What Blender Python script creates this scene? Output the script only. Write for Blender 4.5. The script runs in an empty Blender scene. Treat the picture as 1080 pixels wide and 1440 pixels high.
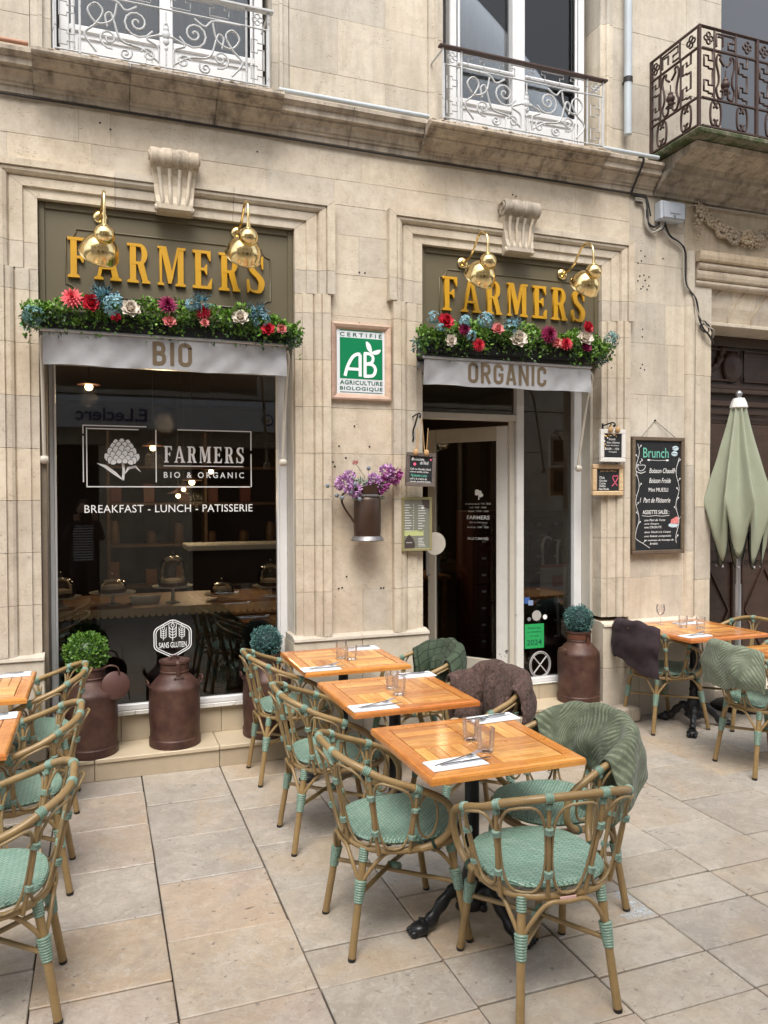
import bpy, bmesh, math, random
from mathutils import Vector, Matrix, Euler
PI = math.pi
random.seed(7)
rnd = random.random
def ru(a, b): return a + (b - a) * rnd()
sc = bpy.context.scene
COL = sc.collection

# ------------------------------------------------------------------ camera, sky, sun, exposure
cam_data = bpy.data.cameras.new('camera')
cam = bpy.data.objects.new('camera', cam_data); COL.objects.link(cam)
cam_data.sensor_fit = 'VERTICAL'; cam_data.sensor_height = 36.0
cam_data.lens = 36.0 * 1088.0 / 1440.0
cam_data.clip_end = 300.0; cam_data.clip_start = 0.05
RM = [[0.9383132, 0.0095116, -0.3456557], [-0.3457738, 0.0172456, -0.9381594], [-0.0029624, 0.999806, 0.0194706]]
m = Matrix(RM).to_4x4(); m.translation = Vector((0, -5.0987, 1.75))
cam.matrix_world = m
sc.camera = cam

w = bpy.data.worlds.new('World'); sc.world = w; w.use_nodes = True
nt = w.node_tree; nt.nodes.clear()
wo = nt.nodes.new('ShaderNodeOutputWorld'); bg = nt.nodes.new('ShaderNodeBackground')
sky = nt.nodes.new('ShaderNodeTexSky'); sky.sky_type = 'NISHITA'; sky.sun_disc = False
sky.sun_elevation = math.radians(58); sky.sun_rotation = math.radians(200)
sky.air_density = 1.0; sky.dust_density = 3.0; sky.ozone_density = 1.0
hs = nt.nodes.new('ShaderNodeHueSaturation'); hs.inputs['Saturation'].default_value = 0.35   # cloud veil greys the sky
nt.links.new(sky.outputs[0], hs.inputs['Color']); nt.links.new(hs.outputs[0], bg.inputs[0])
bg.inputs[1].default_value = 0.15
nt.links.new(bg.outputs[0], wo.inputs[0])
sun_d = bpy.data.lights.new('sun', 'SUN'); sun_d.energy = 1.5; sun_d.angle = math.radians(30); sun_d.color = (1.0, 0.95, 0.88)
sun = bpy.data.objects.new('sun', sun_d); COL.objects.link(sun)
# sun_rotation 200 deg is measured clockwise from +Y: the sun stands behind the camera, slightly to the left
el, az = math.radians(58), math.radians(200)
sd = Vector((math.sin(az) * math.cos(el), math.cos(az) * math.cos(el), math.sin(el)))
sun.rotation_euler = (-sd).to_track_quat('-Z', 'Y').to_euler()
vs = sc.view_settings
sc.display_settings.display_device = 'sRGB'
vs.view_transform = 'Standard'; vs.look = 'None'; vs.gamma = 1.0; vs.use_curve_mapping = False
vs.exposure = 0.98
sc.cycles.max_bounces = 8; sc.cycles.transparent_max_bounces = 16

# ------------------------------------------------------------------ mesh helpers
class MB:
    def __init__(s): s.v = []; s.f = []; s.uv = {}
    def add(s, vs, fs):
        n = len(s.v); s.v.extend([tuple(p) for p in vs]); s.f.extend([tuple(i + n for i in f) for f in fs]); return s
    def box(s, x0, x1, y0, y1, z0, z1):
        return s.add([(x0,y0,z0),(x1,y0,z0),(x1,y1,z0),(x0,y1,z0),(x0,y0,z1),(x1,y0,z1),(x1,y1,z1),(x0,y1,z1)],
                     [(3,2,1,0),(4,5,6,7),(0,1,5,4),(1,2,6,5),(2,3,7,6),(3,0,4,7)])
    def cbox(s, x0, x1, y0, y1, z0, z1, c=.004, jit=0.0):
        """box with chamfered edges"""
        lo = (x0, y0, z0); hi = (x1, y1, z1); idx = {}; vs = []
        j = [[[[(rnd() - .5) * 2 * jit for _ in range(3)] for k in range(2)] for jx in range(2)] for i in range(2)]
        for i in range(2):
            for k in range(2):
                for l in range(2):
                    cor = [(lo, hi)[i][0], (lo, hi)[k][1], (lo, hi)[l][2]]
                    sg = [1 if i == 0 else -1, 1 if k == 0 else -1, 1 if l == 0 else -1]
                    for ax in range(3):   # vertex lying on the face of axis ax
                        p = list(cor)
                        for o in range(3):
                            if o != ax: p[o] += sg[o] * c
                        p = [p[q] + j[i][k][l][q] for q in range(3)]
                        idx[(i, k, l, ax)] = len(vs); vs.append(p)
        fs = []
        B = (0, 1)
        for b in B:
            fs.append([idx[(b,0,0,0)], idx[(b,1,0,0)], idx[(b,1,1,0)], idx[(b,0,1,0)]])
            fs.append([idx[(0,b,0,1)], idx[(1,b,0,1)], idx[(1,b,1,1)], idx[(0,b,1,1)]])
            fs.append([idx[(0,0,b,2)], idx[(1,0,b,2)], idx[(1,1,b,2)], idx[(0,1,b,2)]])
        for a in B:
            for b in B:
                fs.append([idx[(0,a,b,1)], idx[(1,a,b,1)], idx[(1,a,b,2)], idx[(0,a,b,2)]])
                fs.append([idx[(a,0,b,0)], idx[(a,1,b,0)], idx[(a,1,b,2)], idx[(a,0,b,2)]])
                fs.append([idx[(a,b,0,0)], idx[(a,b,1,0)], idx[(a,b,1,1)], idx[(a,b,0,1)]])
                for c2 in B: fs.append([idx[(a,b,c2,0)], idx[(a,b,c2,1)], idx[(a,b,c2,2)]])
        ctr = Vector(((x0+x1)/2, (y0+y1)/2, (z0+z1)/2)); out = []
        for f in fs:
            p = [Vector(vs[q]) for q in f]
            nrm = (p[1]-p[0]).cross(p[2]-p[0]); fc = sum(p, Vector())/len(p)
            out.append(f if nrm.dot(fc - ctr) > 0 else f[::-1])
        return s.add(vs, out)
    def tube(s, pts, r, seg=8, closed=False, cap=True, flat=None):
        """tube along pts; r a number or list; flat=(sx,sy) scales the cross-section"""
        P = [Vector(p) for p in pts]; n = len(P)
        R_ = r if isinstance(r, (list, tuple)) else [r] * n
        T = []
        for i in range(n):
            if closed: t = P[(i+1) % n] - P[(i-1) % n]
            else: t = P[min(i+1, n-1)] - P[max(i-1, 0)]
            if t.length < 1e-9: t = Vector((0,0,1))
            T.append(t.normalized())
        a = Vector((0,0,1)) if abs(T[0].z) < .9 else Vector((0,1,0))
        N = (a - T[0]*a.dot(T[0])).normalized(); vs = []; Ns = []
        for i in range(n):
            N = (N - T[i]*N.dot(T[i]))
            N = N.normalized() if N.length > 1e-6 else T[i].orthogonal().normalized()
            Ns.append(N.copy())
        if closed:   # remove twist
            Ne = Ns[-1] - T[0]*Ns[-1].dot(T[0]); Ne.normalize()
            ang = math.atan2(Ne.cross(Ns[0]).dot(T[0]), Ne.dot(Ns[0]))
            for i in range(n): Ns[i] = Matrix.Rotation(ang * i / n, 3, T[i]) @ Ns[i]
        for i in range(n):
            Bn = T[i].cross(Ns[i])
            for k in range(seg):
                an = 2*PI*k/seg; ca, sa = math.cos(an), math.sin(an)
                if flat: ca *= flat[0]; sa *= flat[1]
                vs.append(P[i] + (Ns[i]*ca + Bn*sa) * R_[i])
        fs = []
        m_ = n if closed else n - 1
        for i in range(m_):
            for k in range(seg):
                a0 = i*seg + k; a1 = i*seg + (k+1) % seg; b0 = ((i+1) % n)*seg + k; b1 = ((i+1) % n)*seg + (k+1) % seg
                fs.append((a0, a1, b1, b0))
        if cap and not closed:
            fs.append(tuple(range(seg))[::-1]); fs.append(tuple((n-1)*seg + k for k in range(seg)))
        return s.add(vs, fs)
    def lathe(s, prof, seg=24, c=(0,0,0), M=None, close=True):
        """prof: list of (r, z) bottom to top"""
        vs = []
        for r, z in prof:
            for k in range(seg):
                a = 2*PI*k/seg; p = Vector((r*math.cos(a), r*math.sin(a), z))
                if M is not None: p = M @ p
                vs.append(p + Vector(c))
        fs = []
        for i in range(len(prof)-1):
            for k in range(seg):
                fs.append((i*seg+k, i*seg+(k+1) % seg, (i+1)*seg+(k+1) % seg, (i+1)*seg+k))
        if close:
            if prof[0][0] > 1e-5: fs.append(tuple(range(seg))[::-1])
            if prof[-1][0] > 1e-5: fs.append(tuple((len(prof)-1)*seg+k for k in range(seg)))
        return s.add(vs, fs)
    def prism(s, poly, a, b, axis='x', ends=None):
        """extrude polygon: axis x: poly=(y,z); y: (x,z); z: (x,y). ends: function (p)->(a,b) per vertex"""
        n = len(poly); vs = []
        def mk(p, t):
            return (t, p[0], p[1]) if axis == 'x' else (p[0], t, p[1]) if axis == 'y' else (p[0], p[1], t)
        for e in (0, 1):
            for p in poly:
                t = (ends(p)[e] if ends else (a, b)[e]); vs.append(mk(p, t))
        fs = [(i, (i+1) % n, n+(i+1) % n, n+i) for i in range(n)]
        fs += [tuple(range(n))[::-1], tuple(range(n, 2*n))]
        return s.add(vs, fs)
    def sphere(s, c, r, seg=10, rings=6, sq=(1,1,1)):
        prof = [(math.sin(PI*i/rings), -math.cos(PI*i/rings)) for i in range(rings+1)]
        vs = []; fs = []
        for rr, z in prof:
            for k in range(seg):
                a = 2*PI*k/seg; vs.append((c[0]+r*sq[0]*rr*math.cos(a), c[1]+r*sq[1]*rr*math.sin(a), c[2]+r*sq[2]*z))
        for i in range(rings):
            for k in range(seg): fs.append((i*seg+k, i*seg+(k+1) % seg, (i+1)*seg+(k+1) % seg, (i+1)*seg+k))
        return s.add(vs, fs)
    def grid(s, fn, nu, nv, uvs=False):
        base = len(s.v)
        vs = [fn(i/nu, j/nv) for i in range(nu+1) for j in range(nv+1)]
        fs = [(i*(nv+1)+j, (i+1)*(nv+1)+j, (i+1)*(nv+1)+j+1, i*(nv+1)+j+1) for i in range(nu) for j in range(nv)]
        if uvs:
            for i in range(nu+1):
                for j in range(nv+1): s.uv[base + i*(nv+1)+j] = (i/nu, j/nv)
        return s.add(vs, fs)
    def xf(s, M, start=0):
        for i in range(start, len(s.v)): s.v[i] = tuple(M @ Vector(s.v[i]))
        return s
    def mesh(s, name, mat=None, smooth=None, recalc=True):
        me = bpy.data.meshes.new(name); me.from_pydata(s.v, [], s.f)
        if recalc or s.uv:
            bm = bmesh.new(); bm.from_mesh(me)
            if s.uv:
                ul = bm.loops.layers.uv.new('uv'); bm.verts.ensure_lookup_table()
                for f in bm.faces:
                    for l in f.loops: l[ul].uv = s.uv.get(l.vert.index, (0, 0))
            bmesh.ops.remove_doubles(bm, verts=bm.verts, dist=1e-6) if recalc == 2 else None
            if recalc: bmesh.ops.recalc_face_normals(bm, faces=bm.faces)
            bm.to_mesh(me); bm.free()
        if mat is not None: me.materials.append(mat)
        if smooth is not None:
            me.polygons.foreach_set('use_smooth', [True]*len(me.polygons))
            if smooth < 179: me.set_sharp_from_angle(angle=math.radians(smooth))
        me.update()
        return me

def tagp(o, label=None, cat=None, group=None, kind=None):
    if label: o['label'] = label
    if cat: o['category'] = cat
    if group: o['group'] = group
    if kind: o['kind'] = kind
    return o
def ob(name, me, parent=None, loc=None, rot=None, mat=None, smooth=None, **k):
    if isinstance(me, MB): me = me.mesh(name, mat, smooth)
    elif mat is not None and not me.materials: me.materials.append(mat)
    o = bpy.data.objects.new(name, me); COL.objects.link(o)
    if parent is not None: o.parent = parent
    if loc is not None: o.location = loc
    if rot is not None: o.rotation_euler = rot
    return tagp(o, **k)
def root(name, loc=(0,0,0), rz=0.0, **k):
    o = bpy.data.objects.new(name, None); COL.objects.link(o); o.empty_display_size = .1
    o.location = loc; o.rotation_euler = (0, 0, rz)
    return tagp(o, **k)
def kids(o, _c={}):
    return [x for x in COL.objects if x.parent is o]
def dup(o, loc, rz, label=None, group=None):
    r = o.copy(); COL.objects.link(r); r.location = loc; r.rotation_euler = (0, 0, rz)
    if label: r['label'] = label
    if group: r['group'] = group
    for ch in kids(o):
        c = ch.copy(); COL.objects.link(c); c.parent = r
        for g in kids(ch):
            d = g.copy(); COL.objects.link(d); d.parent = c
    return r
def smooth_pts(pts, n=6, closed=False):
    """Catmull-Rom"""
    P = [Vector(p) for p in pts]; L = len(P); out = []
    for i in range(L if closed else L-1):
        if closed: p0, p1, p2, p3 = P[(i-1) % L], P[i], P[(i+1) % L], P[(i+2) % L]
        else: p0, p1, p2, p3 = P[max(i-1, 0)], P[i], P[i+1], P[min(i+2, L-1)]
        for k in range(n):
            t = k/n
            out.append(.5*((2*p1)+(-p0+p2)*t+(2*p0-5*p1+4*p2-p3)*t*t+(-p0+3*p1-3*p2+p3)*t**3))
    if not closed: out.append(P[-1])
    return out
def curve_mesh(contours, depth):
    """closed 2D outlines (x,y), even-odd filled, extruded both ways by depth/2"""
    cu = bpy.data.curves.new('c', 'CURVE'); cu.dimensions = '2D'; cu.fill_mode = 'BOTH'; cu.extrude = depth/2
    for c in contours:
        sp = cu.splines.new('POLY'); sp.points.add(len(c)-1); sp.use_cyclic_u = True
        for i, p in enumerate(c): sp.points[i].co = (p[0], p[1], 0, 1)
    o = bpy.data.objects.new('c', cu)
    me = bpy.data.meshes.new_from_object(o); bpy.data.objects.remove(o); bpy.data.curves.remove(cu)
    return me
def text_raw(body, bold=0.0, spacing=1.0, shear=0.0):
    cu = bpy.data.curves.new('t', 'FONT'); cu.body = body; cu.offset = bold; cu.space_character = spacing; cu.shear = shear
    cu.resolution_u = 3; cu.extrude = .01
    o = bpy.data.objects.new('t', cu)
    me = bpy.data.meshes.new_from_object(o); bpy.data.objects.remove(o); bpy.data.curves.remove(cu)
    return me
def fit_mesh(me, x0, x1, z0, z1, y, depth=.001, flip=False, keep_h=False):
    """flat xy mesh -> upright in the xz plane inside a box; its front faces -y"""
    xs = [v.co.x for v in me.vertices]; ys = [v.co.y for v in me.vertices]; zs = [v.co.z for v in me.vertices]
    ax, bx, ay, by = min(xs), max(xs), min(ys), max(ys); az, bz = min(zs), max(zs)
    for v in me.vertices:
        u = (v.co.x-ax)/max(bx-ax, 1e-9); t = (v.co.y-ay)/max(by-ay, 1e-9); d = (v.co.z-az)/max(bz-az, 1e-9)
        v.co = Vector((x1+(x0-x1)*u if flip else x0+(x1-x0)*u, y - depth*d if not flip else y + depth*d, z0+(z1-z0)*t))
    me.update(); return me
def join_meshes(name, mes, mat):
    bm = bmesh.new()
    for me in mes: bm.from_mesh(me)
    out = bpy.data.meshes.new(name); bm.to_mesh(out); bm.free()
    for me in mes: bpy.data.meshes.remove(me)
    out.materials.append(mat); return out
def lettering(rows, y, depth, mat, parent, name='lettering', flip=False, **k):
    """rows: (text, x0, x1, z0, z1[, bold, spacing, shear])"""
    mes = []
    for r in rows:
        t, x0, x1, z0, z1 = r[:5]; b = r[5] if len(r) > 5 else 0; sp = r[6] if len(r) > 6 else 1; sh = r[7] if len(r) > 7 else 0
        mes.append(fit_mesh(text_raw(t, b, sp, sh), x0, x1, z0, z1, y, depth, flip))
    return ob(name, join_meshes(name, mes, mat), parent, **k)
def ribbon(mb, pts, w, y, d=.001):
    """flat stroke in the xz plane, width w (number or list), front at y-d"""
    P = [Vector((p[0], p[1])) for p in pts]; n = len(P); L = []; Rr = []
    W = w if isinstance(w, (list, tuple)) else [w]*n
    for i in range(n):
        t = P[min(i+1, n-1)] - P[max(i-1, 0)]
        if t.length < 1e-9: t = Vector((1, 0))
        t.normalize(); q = Vector((-t.y, t.x))*W[i]/2
        L.append(P[i]+q); Rr.append(P[i]-q)
    vs = [(a.x, y-d, a.y) for a in L] + [(a.x, y-d, a.y) for a in Rr] + [(a.x, y, a.y) for a in L] + [(a.x, y, a.y) for a in Rr]
    fs = []
    for i in range(n-1):
        fs += [(i, i+1, n+i+1, n+i), (2*n+i+1, 2*n+i, 3*n+i, 3*n+i+1), (i+1, i, 2*n+i, 2*n+i+1), (n+i, n+i+1, 3*n+i+1, 3*n+i)]
    fs += [(0, n, 3*n, 2*n), (2*n-1, n-1, 3*n-1, 4*n-1)]
    mb.add(vs, fs)
def arc(cx, cz, r, a0, a1, n=12, rz=None):
    rz = rz or r
    return [(cx+r*math.cos(math.radians(a0+(a1-a0)*i/n)), cz+rz*math.sin(math.radians(a0+(a1-a0)*i/n))) for i in range(n+1)]

# ------------------------------------------------------------------ materials
class NT:
    def __init__(s, name):
        s.m = bpy.data.materials.new(name); s.m.use_nodes = True; s.t = s.m.node_tree; s.t.nodes.clear()
        s.out = s.n('ShaderNodeOutputMaterial')
    def n(s, typ, **k):
        nd = s.t.nodes.new(typ)
        for a, b in k.items(): setattr(nd, a, b)
        return nd
    def l(s, a, b): s.t.links.new(a, b)
    def put(s, sock, v):
        if isinstance(v, bpy.types.NodeSocket): s.l(v, sock)
        elif isinstance(v, (tuple, list)) and len(v) == 3 and sock.type == 'RGBA': sock.default_value = (*v, 1)
        else: sock.default_value = v
    def coord(s, kind='pos', scale=(1,1,1), rndoff=0.0, rot=(0,0,0)):
        if kind == 'pos': c = s.n('ShaderNodeNewGeometry').outputs['Position']
        else: c = s.n('ShaderNodeTexCoord').outputs[{'obj': 'Object', 'uv': 'UV'}[kind]]
        if rndoff:
            oi = s.n('ShaderNodeObjectInfo'); mu = s.n('ShaderNodeMath', operation='MULTIPLY'); s.l(oi.outputs['Random'], mu.inputs[0]); mu.inputs[1].default_value = rndoff
            ad = s.n('ShaderNodeVectorMath', operation='ADD'); s.l(c, ad.inputs[0]); s.l(mu.outputs[0], ad.inputs[1]); c = ad.outputs[0]
        mp = s.n('ShaderNodeMapping'); s.l(c, mp.inputs['Vector']); mp.inputs['Scale'].default_value = scale; mp.inputs['Rotation'].default_value = rot
        return mp.outputs[0]
    def noise(s, vec, scale, detail=4, rough=.55, dist=0.0):
        q = s.n('ShaderNodeTexNoise'); s.l(vec, q.inputs['Vector']); q.inputs['Scale'].default_value = scale
        q.inputs['Detail'].default_value = detail; q.inputs['Roughness'].default_value = rough; q.inputs['Distortion'].default_value = dist
        return q.outputs[0]
    def ramp(s, v, a, b, inv=False):
        q = s.n('ShaderNodeMapRange'); s.l(v, q.inputs[0]); q.inputs[1].default_value = a; q.inputs[2].default_value = b
        if inv: q.inputs[3].default_value = 1; q.inputs[4].default_value = 0
        return q.outputs[0]
    def mix(s, f, a, b, bt='MIX'):
        q = s.n('ShaderNodeMix', data_type='RGBA', blend_type=bt)
        s.put(q.inputs[0], f); s.put(q.inputs[6], a); s.put(q.inputs[7], b); return q.outputs[2]
    def math(s, op, a, b=0.0):
        q = s.n('ShaderNodeMath', operation=op); s.put(q.inputs[0], a); s.put(q.inputs[1], b); return q.outputs[0]
    def rand(s): return s.n('ShaderNodeObjectInfo').outputs['Random']
    def hsv(s, col, h=.5, sa=1.0, v=1.0):
        q = s.n('ShaderNodeHueSaturation'); s.put(q.inputs['Color'], col); s.put(q.inputs['Hue'], h); s.put(q.inputs['Saturation'], sa); s.put(q.inputs['Value'], v); return q.outputs[0]
    def bump(s, h, strength=.3, dist=.01, prev=None):
        q = s.n('ShaderNodeBump'); s.l(h, q.inputs['Height']); q.inputs['Strength'].default_value = strength; q.inputs['Distance'].default_value = dist
        if prev is not None: s.l(prev, q.inputs['Normal'])
        return q.outputs[0]
    def pbr(s, col, rough=.6, metal=0.0, normal=None, **k):
        b = s.n('ShaderNodeBsdfPrincipled'); s.put(b.inputs['Base Color'], col); s.put(b.inputs['Roughness'], rough); s.put(b.inputs['Metallic'], metal)
        if normal is not None: s.l(normal, b.inputs['Normal'])
        for a, v in k.items(): s.put(b.inputs[a.replace('_', ' ')], v)
        s.l(b.outputs[0], s.out.inputs['Surface']); return s.m

def vec3(c, k): return tuple(x*k for x in c)
def mat_stone(name, base, dark, light, vary=.22, grime=.5, streak=0.0, pores=1.0, moss=0.0, patch=.35):
    q = NT(name); P = q.coord('pos')
    n1 = q.noise(P, 1.6, 5, .6); n2 = q.noise(P, 14, 6, .65); n3 = q.noise(P, 90, 3, .6)
    c = q.mix(q.ramp(n1, .35, .7), base, light)
    c = q.mix(q.math('MULTIPLY', q.ramp(n2, .42, .75), patch), c, dark)
    c = q.mix(q.math('MULTIPLY', q.ramp(q.noise(P, 55, 4, .7), .5, .72), .35), c, dark)
    c = q.mix(q.math('MULTIPLY', q.ramp(q.noise(q.coord('pos', (2.2, 2.2, .55)), 1.5, 5, .65, .5), .5, .68), .35), c, vec3(dark, .8))
    c = q.mix(q.math('MULTIPLY', q.ramp(q.noise(P, 2.3, 4, .6), .54, .66), .4), c, vec3(light, 1.08))
    rv = q.math('ADD', q.math('MULTIPLY', q.rand(), vary), 1 - vary/2)
    c = q.hsv(c, v=rv, sa=q.math('ADD', q.math('MULTIPLY', q.rand(), .25), .88))
    c = q.mix(q.math('MULTIPLY', q.ramp(q.noise(P, 3.1, 6, .7, .6), .56, .78), grime), c, vec3(dark, .45))
    if streak:
        S = q.coord('pos', (9, 9, .8)); c = q.mix(q.math('MULTIPLY', q.ramp(q.noise(S, 1.3, 6, .65), .47, .72), streak), c, (.06, .05, .042))
    # small dark pits
    vo = q.n('ShaderNodeTexVoronoi'); q.l(q.coord('pos', (1, 1, 1.7)), vo.inputs['Vector']); vo.inputs['Scale'].default_value = 38
    pit = q.math('MULTIPLY', q.ramp(vo.outputs['Distance'], .10, .24, True), q.ramp(q.noise(P, 7, 3), .5, .62))
    pit = q.math('MULTIPLY', pit, pores)
    c = q.mix(q.math('MULTIPLY', pit, .45), c, vec3(dark, .3))
    if moss:
        c = q.mix(q.math('MULTIPLY', q.ramp(q.noise(P, 9, 5, .7), .42, .56), moss), c, (.035, .055, .012))
    h = q.math('ADD', q.math('MULTIPLY', n3, .35), q.math('MULTIPLY', n2, .8))
    h = q.math('SUBTRACT', h, q.math('MULTIPLY', pit, .9))
    return q.pbr(c, .88, 0, q.bump(h, .55, .006))
LIME_B, LIME_D, LIME_L = (.53, .455, .355), (.37, .295, .215), (.65, .585, .48)
M_stone = mat_stone('limestone', LIME_B, LIME_D, LIME_L, patch=.5, grime=.28, vary=.17)
M_stone_smooth = mat_stone('plinth_limestone', (.53, .46, .37), (.40, .33, .25), (.60, .54, .45), grime=.25, pores=.4)
M_stone_old = mat_stone('weathered_limestone', (.48, .405, .31), (.27, .21, .155), (.54, .47, .38), streak=.6, grime=.75)
M_ledge = mat_stone('stained_ledge_limestone', (.46, .38, .29), (.24, .185, .135), (.56, .48, .37), streak=.85, grime=.9)
M_stone_up = mat_stone('upper_limestone', (.53, .465, .37), (.38, .315, .235), (.66, .60, .50), streak=.2, grime=.35)
M_stone_moss = mat_stone('mossy_stone', (.40, .335, .26), (.19, .15, .115), (.50, .435, .345), streak=.8, grime=.9, moss=.15)
M_stone_carved = mat_stone('carved_limestone', (.52, .42, .30), (.30, .23, .155), (.60, .51, .39), streak=.25, grime=.7)
M_slabmoss = mat_stone('mossy_slab', (.15, .14, .095), (.06, .055, .035), (.24, .225, .16), streak=.4, grime=.6, moss=.9)
def mat_paving():
    q = NT('paving_limestone'); P = q.coord('pos'); O = q.coord('pos', rndoff=40)
    cr = q.n('ShaderNodeValToRGB'); q.l(q.rand(), cr.inputs[0]); e = cr.color_ramp
    e.elements[0].position = 0; e.elements[0].color = (0.357, 0.313, 0.261, 1); e.elements[1].position = 1; e.elements[1].color = (0.496, 0.457, 0.396, 1)
    for p_, c_ in ((.18, (0.452, 0.400, 0.331)), (.32, (0.348, 0.318, 0.287)), (.46, (0.487, 0.452, 0.392)), (.58, (0.400, 0.335, 0.283)), (.70, (0.461, 0.396, 0.313)), (.80, (0.487, 0.348, 0.226)), (.88, (0.435, 0.339, 0.278))):
        x = e.elements.new(p_); x.color = (*c_, 1)
    c = cr.outputs[0]
    n2 = q.noise(O, 9, 7, .72, .8); n1 = q.noise(O, 2.2, 4, .6, 1.2); n3 = q.noise(P, 120, 3, .7)
    c = q.mix(q.math('MULTIPLY', q.ramp(n1, .35, .68), .6), c, (0.505, 0.461, 0.400))
    c = q.mix(q.math('MULTIPLY', q.ramp(q.noise(O, 3.3, 5, .6, 2.0), .5, .75), .45), c, (0.313, 0.235, 0.165))
    c = q.mix(q.math('MULTIPLY', q.ramp(n2, .42, .72), .65), c, (0.278, 0.244, 0.209))
    c = q.mix(q.math('MULTIPLY', q.ramp(q.noise(O, 26, 4, .7, 1.0), .52, .66), .55), c, (0.557, 0.522, 0.461))
    c = q.mix(q.math('MULTIPLY', q.ramp(q.noise(q.coord('pos', rndoff=3), 1.1, 4, .6, .8), .50, .66), .50), c, (.47, .335, .205))
    c = q.mix(q.math('MULTIPLY', q.ramp(q.noise(q.coord('pos', rndoff=71), 1.7, 5, .65, .8), .52, .68), .45), c, (.27, .25, .235))
    c = q.mix(q.math('MULTIPLY', q.ramp(q.noise(O, 5.5, 6, .75, 1.5), .50, .70), .40), c, (.60, .56, .49))
    pit = q.math('MULTIPLY', q.ramp(q.noise(q.coord('pos', (14, 26, 14), rndoff=9), 1.5, 3, .6, .4), .655, .70), q.ramp(q.noise(O, 2.6, 2), .50, .60))
    c = q.mix(q.math('MULTIPLY', pit, .8), c, (0.087, 0.074, 0.065))
    spot = q.ramp(q.noise(P, 33, 2, .4), .70, .73)
    c = q.mix(q.math('MULTIPLY', spot, .6), c, (0.104, 0.087, 0.078))
    c = q.mix(q.math('MULTIPLY', q.ramp(q.noise(P, .9, 4), .42, .72), .38), c, (0.235, 0.200, 0.165))
    c = q.mix(q.math('MULTIPLY', q.ramp(q.noise(P, 75, 3, .6), .58, .70), .4), c, (0.191, 0.165, 0.139))
    h = q.math('SUBTRACT', q.math('ADD', q.math('MULTIPLY', n3, .25), q.math('MULTIPLY', n2, .5)), pit)
    ro = q.math('ADD', q.math('MULTIPLY', n2, .35), .28)
    return q.pbr(c, ro, 0, q.bump(h, .35, .004))
M_pave = mat_paving()
def mat_simple(name, col, rough=.5, metal=0.0, var=None, vs_=8.0, amt=.6, bump=0.0, bs=60.0, bd=.002, vary=0.0, kind='pos', **k):
    q = NT(name); P = q.coord(kind, rndoff=11 if kind == 'obj' else 0)
    c = col
    if var: c = q.mix(q.math('MULTIPLY', q.ramp(q.noise(P, vs_, 6, .65), .38, .72), amt), col, var)
    if vary: c = q.hsv(c, v=q.math('ADD', q.math('MULTIPLY', q.rand(), vary), 1-vary/2))
    nm = q.bump(q.noise(P, bs, 4, .6), bump, bd) if bump else None
    ro = q.math('ADD', q.math('MULTIPLY', q.noise(P, vs_*1.7, 4), .25), rough-.12)
    return q.pbr(c, ro, metal, nm, **k)
def mat_wood(name, c1, c2, c3, gs=1.0, rough=.35, coat=0.0, vary=.35):
    q = NT(name); O = q.coord('obj', (1.6*gs, 28*gs, 28*gs), rndoff=37)
    n = q.noise(O, 1.0, 6, .6, .5); n2 = q.noise(q.coord('obj', (9*gs, 300*gs, 300*gs), rndoff=13), 1.0, 3, .6)
    n4 = q.noise(q.coord('obj', (5, 9, 9), rndoff=5), 1.0, 4)
    c = q.mix(q.ramp(n, .35, .68), c1, c2); c = q.mix(q.math('MULTIPLY', q.ramp(n2, .5, .75), .55), c, c3)
    c = q.mix(q.math('MULTIPLY', q.ramp(n4, .52, .75), .5), c, c3)
    c = q.hsv(c, v=q.math('ADD', q.math('MULTIPLY', q.rand(), vary), 1-vary/2), h=q.math('ADD', q.math('MULTIPLY', q.rand(), .02), .49))
    wn = q.noise(q.coord('pos'), 11, 5, .7); c = q.mix(q.math('MULTIPLY', q.ramp(wn, .50, .72), .40), c, vec3(c3, .9)); c = q.mix(q.math('MULTIPLY', q.ramp(q.noise(q.coord('pos'), 6, 4, .6), .56, .70), .30), c, vec3(c2, 1.15))
    rough = q.math('ADD', q.math('MULTIPLY', wn, .35), rough-.12)
    return q.pbr(c, rough, 0, q.bump(n2, .15, .001), Coat_Weight=coat, Coat_Roughness=.12)
M_teak = mat_wood('oiled_teak', (.60, .24, .055), (.72, .40, .14), (.36, .10, .018), 1.0, .26, .5, .5)
M_teak_edge = mat_wood('oiled_teak_border', (.56, .185, .036), (.66, .28, .075), (.32, .075, .014), 1.0, .25, .6, .3)
M_rattan = mat_simple('rattan_pole', (.30, .20, .085), .38, var=(.19, .12, .05), vs_=14, amt=.7, kind='obj', vary=.12)
M_rattan_thin = mat_simple('rattan_cane', (.27, .19, .09), .4, var=(.17, .11, .05), vs_=20, amt=.7, kind='obj')
M_bind = mat_simple('green_cane_binding', (.21, .315, .25), .42, var=(.11, .18, .135), vs_=60, amt=.7, kind='obj')
M_rubber = mat_simple('black_rubber', (.015, .014, .013), .6)
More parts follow.
